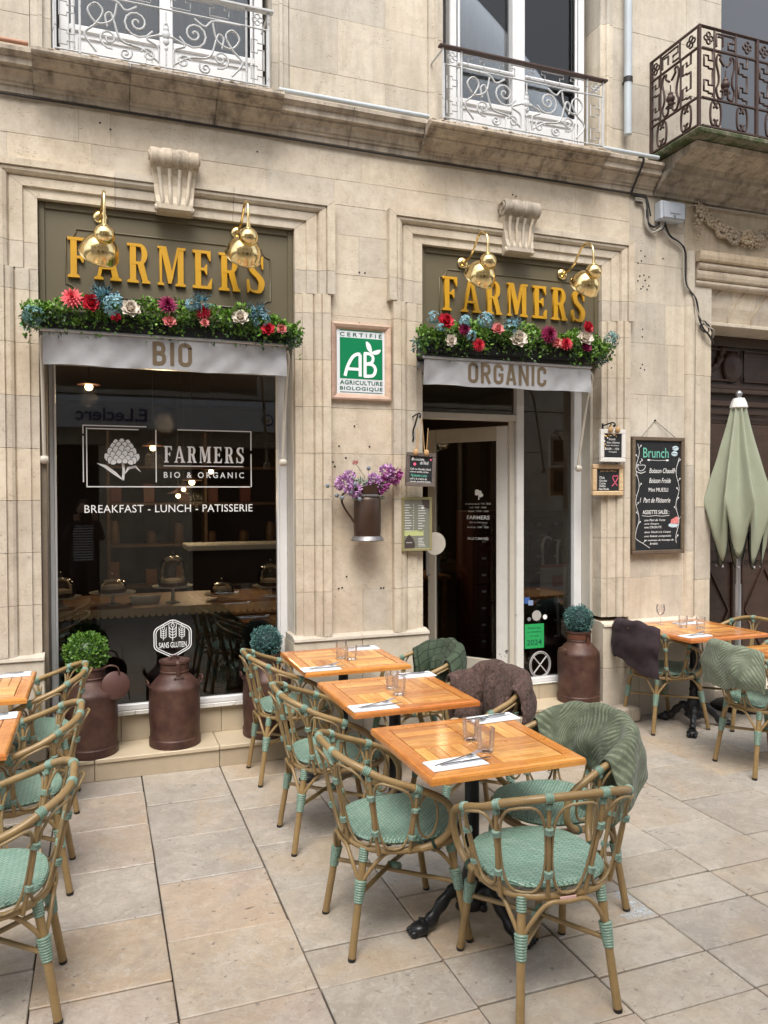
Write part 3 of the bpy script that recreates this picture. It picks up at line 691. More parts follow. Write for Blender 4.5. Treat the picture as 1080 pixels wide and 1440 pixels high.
def up_window(a, b, x0, x1, mul, z0, za, zb):
    """white french window; x0..x1 frame, mul=(m0,m1) meeting stiles, za panel top, zb mid rail"""
    y = .12
    pane = ob('french_window', MB().box(x0+.04, x1-.04, y+.03, y+.034, za, 7.0), bld, mat=M_pane)
    def bar(n, xa, xb, zc, zd, ya=y-.02, yb=y+.06, c=.006): ob(n, MB().cbox(xa, xb, ya, yb, zc, zd, c), pane, mat=M_white)
    bar('frame_stile', x0, x0+.055, z0, 7.0); bar('frame_stile', x1-.055, x1, z0, 7.0)
    bar('meeting_stile', mul[0], mul[1], z0, 7.0, y-.035)
    ob('frame_moulding', MB().tube([(x0+.075, y-.012, z0), (x0+.075, y-.012, 7)], .010, 6), pane, mat=M_white)
    ob('frame_moulding', MB().tube([(x1-.075, y-.012, z0), (x1-.075, y-.012, 7)], .010, 6), pane, mat=M_white)
    for xa, xb in ((x0+.055, mul[0]), (mul[1], x1-.055)):
        bar('bottom_panel', xa, xb, z0, za, y-.005, y+.05)
        if za - z0 > .1:
            mb = MB()
            xi, xj, zi, zj = xa+.05, xb-.05, z0+.05, za-.05
            mb.tube([(xi, y-.008, zi), (xj, y-.008, zi), (xj, y-.008, zj), (xi, y-.008, zj)], .009, 6, closed=True)
            ob('panel_moulding', mb, pane, mat=M_white)
            ob('raised_field', MB().cbox(xi+.03, xj-.03, y-.012, y, zi+.03, zj-.03, .006), pane, mat=M_white)
        bar('lower_rail', xa, xb, za-.02, za+.02, y-.02)
        if zb: ob('slide_rail', MB().tube([(xa, y-.025, zb), (xb, y-.025, zb)], .014, 8), pane, mat=M_white)
M_upglass = NT('upper_window_glass')
_q = M_upglass; _b = _q.n('ShaderNodeBsdfPrincipled'); _b.inputs['Base Color'].default_value = (.07, .075, .082, 1); _b.inputs['Roughness'].default_value = .04; _b.inputs['Specular IOR Level'].default_value = .8
_q.l(_b.outputs[0], _q.out.inputs['Surface']); M_upglass = _q.m
up_window(*UL, -.20, 1.06, (.395, .475), 4.33, 4.66, None)
up_window(*UR, 2.44, 3.60, (2.955, 3.06), 4.33, 4.67, 4.93)
for (a, b) in (UL, UR):
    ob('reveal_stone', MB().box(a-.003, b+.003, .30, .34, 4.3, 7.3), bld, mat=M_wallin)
    ob('curtain', MB().grid(lambda u, v: (a+.02+(b-a-.04)*u, .235+.018*math.sin(u*46+math.sin(u*9))+.008*math.sin(u*97+v*3), 4.36+2.7*v), 150, 4), bld, mat=M_curt, smooth=80)
    ob('sill_stone', MB().cbox(a+.002, b-.002, .0, .18, 4.3, 4.335, .005), bld, mat=M_stone_old)
# iron railings in front of the windows
def spiral(cx, cz, r0, r1, a0, turns, n=22):
    return [(cx+(r0+(r1-r0)*(i/n)**.8)*math.cos(math.radians(a0+360*turns*i/n)), cz+(r0+(r1-r0)*(i/n)**.8)*math.sin(math.radians(a0+360*turns*i/n))) for i in range(n+1)]
def railing(x0, x1, z0, z1, y, name='balcony_railing'):
    r = ob(name, MB().cbox(x0-.03, x1+.03, y-.022, y+.022, z1-.012, z1+.004, .003), bld, mat=M_ironbrown if x0 > 1 else M_ironwhite)
    W = x1-x0; H = z1-z0
    def T(n, pts, rr=.0068, seg=6): ob(n, MB().tube([(p[0], y, p[1]) for p in pts], rr, seg), r, mat=M_ironwhite, smooth=60)
    zb = z1-.115*H/.46; si = .14
    for x in (x0, x0+si, x1-si, x1): T('post', [(x, z0), (x, z1-.012)], .0075)
    T('lower_bar', [(x0, z0+.01), (x1, z0+.01)], .006); T('upper_bar', [(x0, zb), (x1, zb)], .006)
    T('side_bar', [(x0+.01, z0+.012), (x0+.01, zb)], .005); T('side_bar', [(x1-.01, z0+.012), (x1-.01, zb)], .005)
    # greek key in the top band
    n = 4; ww = (W-2*si-.04)/n; pts = []
    for k in range(n):
        X = x0+si+.02+k*ww; a, b = zb+.018, z1-.03; m_ = (a+b)/2
        pts += [(X, b), (X+.25*ww, b), (X+.25*ww, m_+.012), (X+.12*ww, m_+.012), (X+.12*ww, a), (X+.62*ww, a), (X+.62*ww, m_+.012), (X+.5*ww, m_+.012), (X+.5*ww, b), (X+.99*ww, b)]
    T('greek_key', pts, .0048, 4)
    for xs_, d in ((x0+.02, 1), (x1-si+.02, 1)):    # vertical key in the side bands
        hh = (zb-z0-.03)/2; pts = []
        for k in range(2):
            Z = z0+.02+k*hh; a, b = xs_+.01, xs_+si-.05; m_ = (a+b)/2
            pts += [(b, Z), (b, Z+.25*hh), (m_, Z+.25*hh), (m_, Z+.12*hh), (a, Z+.12*hh), (a, Z+.62*hh), (m_, Z+.62*hh), (m_, Z+.5*hh), (b, Z+.5*hh), (b, Z+.95*hh)]
        T('side_key', pts, .0048, 4)
        cx, cz = xs_+si/2-.02, (zb+z1)/2-.006       # quatrefoil
        for q in range(4):
            c_, s_ = math.cos(q*PI/2)*.019, math.sin(q*PI/2)*.019
            pts = arc(cx+c_, cz+s_, .015, 0, 360, 12)
            T('quatrefoil', pts, .0042)
    cx = (x0+x1)/2; w2 = (W-2*si)/2-.02; zz = z0+.02; h = zb-zz
    for s in (-1, 1):
        def sx(pts): return [(cx+s*p[0], zz+p[1]*h) for p in pts]
        def sp(u, v, r0, r1, a0, t): return [(cx+s*u*w2 + s*q[0], zz+v*h+q[1]) for q in spiral(0, 0, r0, r1, a0, t)]
        T('scroll', sp(.36, .66, .095, .008, 200, 1.9)); T('scroll', sp(.70, .30, .062, .007, 250, 1.6))
        T('scroll', sp(.22, .13, .045, .006, 20, 1.5)); T('scroll', sp(.50, .09, .040, .006, 150, 1.4))
        T('scroll', [(p[0], p[1]) for p in smooth_pts([(cx+s*.04*w2/.4, zz+.03*h, 0), (cx+s*.10*w2, zz+.30*h, 0), (cx+s*.24*w2, zz+.42*h, 0), (cx+s*.05*w2, zz+.55*h, 0), (cx+s*.02*w2, zz+.72*h, 0)], 5)])
        T('scroll', [(p[0], p[1]) for p in smooth_pts([(cx+s*.60*w2, zz+.92*h, 0), (cx+s*.66*w2, zz+.62*h, 0), (cx+s*.84*w2, zz+.52*h, 0), (cx+s*.95*w2, zz+.72*h, 0), (cx+s*.86*w2, zz+.86*h, 0), (cx+s*.77*w2, zz+.74*h, 0), (cx+s*.86*w2, zz+.50*h, 0), (cx+s*.99*w2, zz+.30*h, 0), (cx+s*.85*w2, zz+.03*h, 0)], 5)])
        T('scroll', [(p[0], p[1]) for p in smooth_pts([(cx+s*.72*w2, zz+.5*h, 0), (cx+s*.74*w2, zz+.68*h, 0), (cx+s*.68*w2, zz+.74*h, 0), (cx+s*.64*w2, zz+.62*h, 0), (cx+s*.55*w2, zz+.3*h, 0), (cx+s*.30*w2, zz+.22*h, 0), (cx+s*.1*w2, zz+.05*h, 0)], 5)])
        T('scroll', [(p[0], p[1]) for p in smooth_pts([(cx+s*.97*w2, zz+.99*h, 0), (cx+s*.62*w2, zz+.97*h, 0), (cx+s*.5*w2, zz+.84*h, 0), (cx+s*.36*w2, zz+.94*h, 0)], 5)])
    mb = MB().tube([(cx, y-.002, zz), (cx, y-.002, zz+.95*h)], .006, 6)
    for k, (dz, rr) in enumerate(((.30, .012), (.42, .02), (.54, .026), (.64, .018), (.74, .010))): mb.sphere((cx, y-.006, zz+dz*h), rr, 8, 6, (1, .45, 1.1))
    for s in (-1, 1): mb.sphere((cx+s*.032, y-.006, zz+.52*h), .014, 8, 6, (1.1, .4, .8))
    ob('finial', mb, r, mat=M_ironwhite, smooth=60)
    for x in (x0, x1):    # returns to the wall
        ob('return_bar', MB().tube([(x, y, z1-.02), (x, .0, z1-.02)], .007, 6), r, mat=M_ironwhite)
        ob('return_bar', MB().tube([(x, y, z0+.02), (x, .0, z0+.02)], .006, 6), r, mat=M_ironwhite)
railing(-.218, 1.032, 4.335, 4.812, -.215); railing(2.24, 3.545, 4.345, 4.838, -.215)

# ------------------------------------------------------------------ shop windows, door, steps
shopm = dict(y0=.235, y1=.29)
def frame(par, x0, x1, z0, z1, y0=.235, y1=.29, m_=None, n='frame_bar', c=.004):
    return ob(n, MB().cbox(x0, x1, y0, y1, z0, z1, c), par, mat=m_ or M_white)
pane = ob('shop_window', MB().box(-.26, 1.18, .268, .274, .372, 2.66), bld, mat=M_pane)
frame(pane, -.292, -.252, .350, 2.66); frame(pane, 1.172, 1.242, .350, 2.66); frame(pane, -.252, 1.172, .350, .388); frame(pane, -.252, 1.172, 2.60, 2.66)
frame(pane, 1.176, 1.186, .388, 2.60, .226, .236, n='frame_bead'); frame(pane, -.266, -.256, .388, 2.60, .226, .236, n='frame_bead')
frame(pane, -.329, -.293, .20, 2.75, .02, .29, M_brownstrip, 'jamb_strip')
frame(pane, 1.2425, 1.2445, .30, 2.75, .05, .29, M_creamframe, 'jamb_strip')
# door and side light
sl = ob('side_window', MB().box(3.12, 3.60, .258, .264, .30, 2.62), bld, mat=M_pane)
frame(sl, 3.065, 3.130, .275, 2.66, .215, .275, M_doorwhite, c=.006); frame(sl, 3.590, 3.660, .275, 2.66, .215, .275); frame(sl, 3.130, 3.590, .275, .312, .215, .275); frame(sl, 3.13, 3.59, 2.60, 2.66, .215, .275)
frame(sl, 3.661, 3.688, .275, 2.75, .10, .28, M_creamframe, 'jamb_strip')
tr = ob('transom_window', MB().box(2.19, 3.06, .258, .264, 2.38, 2.62), bld, mat=M_pane)
frame(tr, 2.176, 3.064, 2.335, 2.385, .215, .275, M_creamframe); frame(tr, 2.176, 3.064, 2.60, 2.66, .215, .275, M_creamframe)
frame(tr, 2.174, 2.212, .275, 2.334, .215, .275, mat_simple('green_grey_frame', (.20, .22, .17), .5), 'door_frame_post'); frame(tr, 3.02, 3.064, .30, 2.334, .245, .275, M_creamframe, 'door_frame_post')
# door leaf, opened inwards on its right-hand hinge
hx, hy = 3.045, .30; ex, ey = 2.615, .90
dl = math.hypot(ex-hx, ey-hy); ang = math.atan2(ey-hy, ex-hx)
DM = Matrix.Translation((hx, hy, 0)) @ Matrix.Rotation(ang, 4, 'Z')
door = ob('glazed_door', MB().box(.10, dl-.07, -.003, .003, .43, 2.20).xf(DM), bld, mat=M_pane)
def dbar(n, a, b, z0, z1, m_=M_doorwhite): ob(n, MB().cbox(a, b, -.022, .022, z0, z1, .005).xf(DM), door, mat=m_)
dbar('door_stile', 0.0, .105, .29, 2.31); dbar('door_stile', dl-.075, dl, .29, 2.31, M_creamframe); dbar('door_rail', .105, dl-.075, 2.195, 2.31, M_creamframe); dbar('door_rail', .105, dl-.075, .29, .44, M_creamframe)
mb = MB().tube([(.70, .06, 1.1), (.70, .10, 1.1), (.70, .10, 1.5), (.70, .06, 1.5)], .011, 8).xf(DM)
ob('door_handle', mb, door, mat=M_alu, smooth=60)
mb = MB().lathe([(.0, -.006), (.085, -.006), (.085, .006), (0, .006)], 24, M=Matrix.Rotation(PI/2, 3, 'X')); mb.xf(Matrix.Translation((2.36, .205, 1.40)))
ob('push_plate', mb, tr, mat=M_creamframe, smooth=40)
# long pull handles behind the side light
mb = MB(); mb.tube(smooth_pts([(3.40, .33, .95), (3.40, .37, .98), (3.40, .38, 1.2), (3.40, .38, 1.35), (3.42, .36, 1.42), (3.46, .34, 1.40)], 5), .012, 8)
ob('pull_handle', mb, sl, mat=M_alu, smooth=60)
mb = MB(); mb.tube(smooth_pts([(3.52, .33, .60), (3.52, .35, .9), (3.52, .35, 1.30), (3.53, .33, 1.40)], 5), .012, 8)
ob('pull_handle', mb, sl, mat=M_alu, smooth=60)
# steps: tread slabs on risers, tiled upstand under the windows
def steps(x0, x1, cuts, z1, z2, ys, yf=-.055):
    for a, b in zip(cuts[:-1], cuts[1:]):
        ob('step_riser', MB().cbox(a+.0015, b-.0015, yf+.012, yf+.06, .0, z1-.028, .003), bld, mat=M_riser)
        ob('step_tread', MB().cbox(a+.0015, b-.0015, yf, ys+.02, z1-.027, z1, .005, .001), bld, mat=M_tread)
    n = int((x1-x0)/.21+.5)
    for k in range(n):
        a, b = x0+(x1-x0)*k/n, x0+(x1-x0)*(k+1)/n
        ob('step_tile', MB().cbox(a+.0015, b-.0015, ys, ys+.012, z1, z2, .002), bld, mat=M_tile)
    ob('step_core', MB().box(x0, x1, yf+.05, .30, -.01, z1-.028), bld, mat=M_joint)
    ob('step_core', MB().box(x0, x1, ys+.011, .34, z1-.028, z2-.002), bld, mat=M_joint)
steps(-.313, 1.213, [-.313, -.04, .72, 1.213], .140, .318, .262)
ob('window_sill', MB().cbox(-.31, 1.24, .225, .30, .320, .349, .004, .002), bld, mat=M_whitewood)
steps(2.202, 3.678, [2.202, 2.95, 3.678], .148, .266, .198)
ob('threshold', MB().cbox(2.202, 3.678, .188, .34, .267, .2745, .002), bld, mat=M_whitewood)

# ================================================================== NEIGHBOUR BUILDING (right)
nb = root('neighbour_building', (4.6, 0, 0), label='weathered stone building at the right with carved doorway and projecting balcony', cat='building')
nb.location = (0, 0, 0)
NZ = [.745, 1.10, 1.56, 2.02, 2.10, 2.56, 2.97, 3.29, 3.60, 3.88, 4.14]
mortar(3.95, 4.50, .745, 4.14, .0028, par=nb)
for j in range(len(NZ)-1):
    a, b = NZ[j], NZ[j+1]
    if b-a < .1: continue
    cut = [4.27, 4.2, None, 4.35, 4.13, 4.33, 4.3, None, 4.2, 4.25][j]
    xs = [3.949, cut, 4.49] if cut else [3.949, 4.49]
    for p_, q_ in zip(xs[:-1], xs[1:]): block(p_, q_, a, b, M_stone_up, par=nb)
block(3.949, 4.49, 2.02, 2.10, M_stone_up, par=nb)
# half round pilaster and moulded jamb
for z0, z1 in ((.745, 1.3), (1.3, 2.0), (2.0, 2.74), (2.74, 3.3), (3.3, 3.74)):
    ob('pilaster_stone', MB().prism([(4.492, .02)]+[(4.541-.045*math.cos(t*PI/8), -.004-.04*math.sin(t*PI/8)) for t in range(9)]+[(4.59, .02), (4.59, .2), (4.492, .2)], z0+.001, z1-.001, 'z'), nb, mat=M_stone_up, smooth=50)
for z0, z1 in ((.66, 1.06), (1.06, 1.66), (1.66, 2.18), (2.18, 2.74), (2.74, 3.17)):
    w_ = ru(-.004, .004)
    ob('jamb_stone', MB().prism([(4.592, -.02), (4.650, -.022), (4.655, -.010), (4.70, -.010), (4.706, 0.0), (4.768+w_, 0), (4.768+w_, .40), (4.592, .40)], z0+.0015, z1-.0015, 'z'), nb, mat=M_stone_up)
ob('jamb_base', MB().cbox(4.60, 4.80, -.05, .40, .0, .658, .02, .006), nb, mat=M_stone_up)
ob('guard_stone', MB().cbox(3.70, 3.93, -.20, -.052, .0, .12, .02, .008), nb, mat=M_stone_old)
for x0, x1, z0, z1, p_ in ((4.592, 6.4, 3.47, 3.52, .02), (4.592, 6.4, 3.521, 3.60, .035), (4.60, 6.4, 3.601, 3.66, .05), (4.585, 6.4, 3.661, 3.745, .075)):
    ob('door_head_moulding', MB().prism([(.30, z0), (-p_+.012, z0), (-p_, z0+.012), (-p_-.006, (z0+z1)/2), (-p_, z1-.008), (-p_+.01, z1), (.30, z1)], x0, x1, 'x'), nb, mat=M_stone_carved)
for k in range(6):   # curved voussoir stones set back in the door head
    a = 4.775+k*.26
    ob('lintel_stone', MB().prism([(.10, 3.2015), (.085, 3.26), (.06, 3.33), (.045, 3.40), (.04, 3.469), (.36, 3.469), (.36, 3.2015)], a+.001, a+.259, 'x'), nb, mat=M_stone)
    ob('lintel_joint', MB().tube(smooth_pts([(a, .098, 3.205), (a-.01, .08, 3.27), (a+.02, .058, 3.34), (a+.07, .044, 3.41), (a+.13, .038, 3.466)], 5), .007, 6), nb, mat=M_stone_carved)
ob('jamb_stone', MB().box(4.592, 4.772, .0, .36, 3.171, 3.469), nb, mat=M_stone_up)
ob('lintel_fillet', MB().cbox(4.773, 6.4, .03, .36, 3.171, 3.2005, .004), nb, mat=M_stone)
# frieze with a carved garland
ob('frieze_stone', MB().cbox(4.492, 6.4, .0, .3, 3.746, 4.139, .004), nb, mat=M_stone_carved)
def carved_flower(x, z, r, n=8, par=nb):
    r *= 1.35; mb = MB().sphere((x, -.050, z), r*.26, 10, 6, (1, .8, 1))
    for q in range(n):
        a = 2*PI*q/n; mb.sphere((x+math.cos(a)*r*.62, -.034, z+math.sin(a)*r*.64), r*.25, 8, 5, (1, 1.1, 1))
    ob('carved_flower', mb, par, mat=M_stone_carved, smooth=80)
gp = smooth_pts([(4.60, 4.08, 0), (4.68, 4.04, 0), (4.78, 3.98, 0), (4.90, 3.93, 0), (5.05, 3.90, 0), (5.2, 3.905, 0), (5.35, 3.96, 0), (5.5, 4.06, 0)], 4)
random.seed(5)
ob('garland_stem', MB().tube([(p[0], -.008, p[1]) for p in gp], .022, 6), nb, mat=M_ledge, smooth=70)
for i, p in enumerate(gp):
    carved_flower(p[0]+ru(-.008, .008), p[1]+ru(-.022, .022), [.030, .036, .045, .026][i % 4]*(1.25 if 4.8 < p[0] < 5.25 else .85), [7, 8, 11, 5][i % 4])
for i, p in enumerate(gp[::2]): carved_flower(p[0]+.03, p[1]-.045, .026, 5); carved_flower(p[0]-.01, p[1]+.045, .024, 5)
for z, r in ((4.03, .045), (3.965, .030), (3.925, .026), (3.885, .022), (3.85, .018)): carved_flower(4.60+ru(-.01, .01), z, r, 6)
# cornice, bracket and balcony slab
for a, b in ((4.165, 4.6), (4.6, 5.2), (5.2, 5.8), (5.8, 6.4)):
    ob('cornice_stone', MB().prism([(.3, 4.141), (-.03, 4.141), (-.035, 4.165), (-.06, 4.17), (-.10, 4.195), (-.105, 4.215), (-.17, 4.235), (-.20, 4.26), (-.205, 4.285), (.3, 4.285)], a+.0015, b-.0015, 'x'), nb, mat=M_stone_moss)
    ob('bracket_stone', MB().prism([(.3, 4.286), (-.215, 4.286), (-.225, 4.32), (-.30, 4.33), (-.36, 4.355), (-.44, 4.365), (-.46, 4.398), (.3, 4.398)], a+.0015+(.03 if a < 4.2 else 0), b-.0015, 'x'), nb, mat=M_stone_moss)
ob('balcony_slab', MB().cbox(4.125, 6.4, -.56, .3, 4.405, 4.452, .012, .004), nb, mat=M_slabmoss)
# brown iron balcony with panels
def T2(par, n, pts3, rr=.007, seg=6): return ob(n, MB().tube(pts3, rr, seg), par, mat=M_ironbrown, smooth=60)
bx, by, bz0, bz1 = 4.15, -.53, 4.47, 5.19
br_ = ob('balcony_railing', MB().tube([(bx, .0, bz1), (bx, by, bz1), (6.4, by, bz1)], .014, 4), nb, mat=M_ironbrown)
zA, zB = bz1-.155, bz0+.205
def panel(f):
    """f(u, z) -> point; u runs 0..1 over a panel .53 wide : side keys, lyre, c-scrolls"""
    def P(n, l, rr=.006): T2(br_, n, [f(*q) for q in l], rr*1.35)
    P('bar', [(0, zA), (1, zA)], .008); P('bar', [(0, zB), (1, zB)], .008); P('bar', [(0, bz0), (1, bz0)], .009)
    for u in (.22, .62): P('upright', [(u, zA+.0), (u, bz1)], .006); 
    P('upright', [(.22, zB), (.22, zA)], .006); P('upright', [(.64, zB), (.64, zA)], .006)
    for u0 in (.03, .68):
        h = (zA-zB)/2; l = []
        for k in range(2):
            Z = zB+k*h
            l += [(u0+.16, Z+.02), (u0+.16, Z+.22*h), (u0+.08, Z+.22*h), (u0+.08, Z+.05), (u0, Z+.05), (u0, Z+.72*h), (u0+.08, Z+.72*h), (u0+.08, Z+.55*h), (u0+.16, Z+.55*h), (u0+.16, Z+.95*h)]
        P('side_key', l, .006)
    l = []
    for k, u0 in enumerate((.26, .66)):
        a, b = zA+.03, bz1-.03; m_ = (a+b)/2
        if u0 > .5: continue
        l = [(u0, a), (u0, b), (u0+.32, b), (u0+.32, m_), (u0+.22, m_), (u0+.22, a), (u0+.34, a)]
        P('greek_key', l, .006); P('greek_key', [(u0+.03, b-.02), (u0+.12, b-.02), (u0+.12, a+.01)], .006)
    for u0 in (.11, .84):
        for q in range(4):
            c_, s_ = math.cos(q*PI/2)*.025, math.sin(q*PI/2)*.025
            P('quatrefoil', [(u0+(c_+.018*math.cos(t*PI/5))/.53, (zA+bz1)/2+s_+.018*math.sin(t*PI/5)) for t in range(11)], .005)
    # lyre between the uprights
    cu, hw = .43, .17
    for s in (-1, 1):
        pts = smooth_pts([(cu+s*.02, zA-.10, 0), (cu+s*.10, zA-.06, 0), (cu+s*.09, zA-.03, 0), (cu+s*.15, zA-.03, 0), (cu+s*hw, zA-.09, 0), (cu+s*.13, zA-.17, 0), (cu+s*.13, zB+.13, 0), (cu+s*hw, zB+.08, 0), (cu+s*.13, zB+.02, 0), (cu+s*.05, zB+.03, 0), (cu+s*.05, zB+.08, 0), (cu+s*.09, zB+.07, 0)], 4)
        P('lyre_scroll', [(p[0], p[1]) for p in pts], .0065)
    for s in (-1, 1):
        for c0 in (.25, .75):
            pts = smooth_pts([(c0+s*.06, zB-.06, 0), (c0+s*.09, zB-.045, 0), (c0+s*.07, zB-.02, 0), (c0+s*.02, zB-.03, 0), (c0-s*.0, zB-.10, 0), (c0+s*.02, bz0+.03, 0), (c0+s*.08, bz0+.02, 0), (c0+s*.09, bz0+.05, 0), (c0+s*.06, bz0+.06, 0)], 4)
            pts = [(c0 - s*.10 + (p[0]-c0), p[1]) for p in pts]
            P('c_scroll', pts, .0065)
    mb = MB().tube([f(cu, zA-.13), f(cu, zB+.08)], .005, 6)
    for dz, rr in ((.20, .02), (.235, .034), (.27, .022), (.30, .012)): mb.sphere(f(cu, zA-dz+.0), rr, 8, 6)
    ob('finial', mb, br_, mat=M_ironbrown, smooth=60)
panel(lambda u, z: (bx, -.0+by*u, z)) ; panel(lambda u, z: (bx+.03+.50*u, by, z)); panel(lambda u, z: (bx+.56+.50*u, by, z)); panel(lambda u, z: (bx+1.09+.5*u, by, z))
for x, y_ in ((bx, by), (bx+.545, by), (bx+1.075, by), (bx, -.01)): ob('post', MB().box(x-.011, x+.011, y_-.011, y_+.011, bz0-.02, bz1), br_, mat=M_ironbrown)
# upper wall of the neighbour and its window
for j in range(len(UZ)-2):
    block(4.5, 4.86, UZ[j], UZ[j+1], M_stone_up, par=nb)
ob('window_frame', MB().cbox(4.861, 4.905, .06, .16, 4.46, 7.4, .005), nb, mat=M_white)
ob('window_frame', MB().cbox(4.906, 6.2, .07, .16, 4.46, 4.56, .005), nb, mat=M_white)
ob('window_pane', MB().box(4.906, 6.2, .11, .12, 4.561, 7.4), nb, mat=M_upglass)
ob('wall_core', MB().box(4.0, 6.4, .352, .5, 4.14, 8.2), nb, mat=M_wallin)
# large carved wooden door
dr = ob('carved_door', MB().cbox(4.772, 6.3, .36, .42, .05, 3.17, .004), nb, mat=M_doorwood)
def dbox(n, x0, x1, z0, z1, y0, c=.01): ob(n, MB().cbox(x0, x1, y0, .3598, z0, z1, c), dr, mat=M_doorwood)
def dframe(x0, x1, z0, z1, y=.345, r=.012):
    mb = MB().tube([(x0, y, z0), (x1, y, z0), (x1, y, z1), (x0, y, z1)], r, 6, closed=True); ob('panel_moulding', mb, dr, mat=M_doorwood, smooth=50)
for z0, z1, y0 in ((2.66, 2.70, .30), (2.701, 2.74, .32), (2.55, 2.60, .335), (3.08, 3.17, .33)): dbox('door_cornice', 4.775, 6.3, z0, z1, y0, .006)
for a in (4.83, 5.46):
    dframe(a, a+.55, 2.78, 3.05); dframe(a, a+.52, 1.52, 2.48, .345, .016); dframe(a+.05, a+.47, 1.57, 2.43, .35, .008); dbox('raised_panel', a+.08, a+.44, 1.60, 2.40, .345, .014)
    dframe(a, a+.52, .25, 1.16, .345, .014)
    for s in (-1, 1):
        T2(dr, 'lozenge_bar', [(a+.26, .35, 1.10), (a+.26+s*.22, .35, .72), (a+.26, .35, .32)], .010)
dbox('door_rail', 4.775, 6.3, 1.26, 1.34, .325); dbox('door_rail', 4.775, 6.3, 1.40, 1.44, .335)
for i, p in enumerate(smooth_pts([(4.86, 3.02, 0), (4.90, 2.93, 0), (5.0, 2.86, 0), (5.1, 2.87, 0), (5.18, 2.94, 0), (5.22, 3.05, 0)], 4)):
    ob('carved_leaf', MB().sphere((p[0], .345, p[1]), .024+.006*(i % 3), 8, 5, (1.2, .7, .8)), dr, mat=M_doorwood, smooth=80)
mb = MB().lathe([(.0, .0), (.09, .0), (.105, .012), (.095, .028), (.07, .03), (0, .045)], 20, M=Matrix.Rotation(PI/2, 3, 'X') @ Matrix.Scale(1.35, 3, (0, 1, 0))); mb.xf(Matrix.Translation((5.33, .355, 2.90)))
ob('medallion', mb, dr, mat=M_doorwood, smooth=50)
ob('door_step', MB().cbox(4.77, 6.3, -.02, .358, .0, .13, .01), nb, mat=M_stone_smooth)
ob('wall_core', MB().box(6.3, 8.5, -.02, .5, 0, 8.2), nb, mat=M_stone_up)

# ================================================================== ROOM BEHIND THE GLASS
def quad(n, x0, x1, y0, y1, z0, z1, m_): return ob(n, MB().box(x0, x1, y0, y1, z0, z1), bld, mat=m_)
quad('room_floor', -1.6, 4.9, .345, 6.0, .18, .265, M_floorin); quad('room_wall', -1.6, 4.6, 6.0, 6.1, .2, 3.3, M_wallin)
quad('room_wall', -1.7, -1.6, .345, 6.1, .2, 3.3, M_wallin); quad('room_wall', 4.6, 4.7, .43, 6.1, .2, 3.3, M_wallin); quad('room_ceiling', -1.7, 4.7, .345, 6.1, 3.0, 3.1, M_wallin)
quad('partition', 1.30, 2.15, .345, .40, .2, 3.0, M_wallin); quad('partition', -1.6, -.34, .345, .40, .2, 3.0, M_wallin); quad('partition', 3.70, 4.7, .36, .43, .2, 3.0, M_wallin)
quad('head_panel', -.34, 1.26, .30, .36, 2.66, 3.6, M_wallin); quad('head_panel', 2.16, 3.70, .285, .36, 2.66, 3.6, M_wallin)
quad('roof', -1.7, 8.5, .36, 6.1, 8.0, 8.2, M_wallin); quad('rear_wall', -1.7, 6.2, 6.1, 6.2, 0, 8.2, M_wallin)

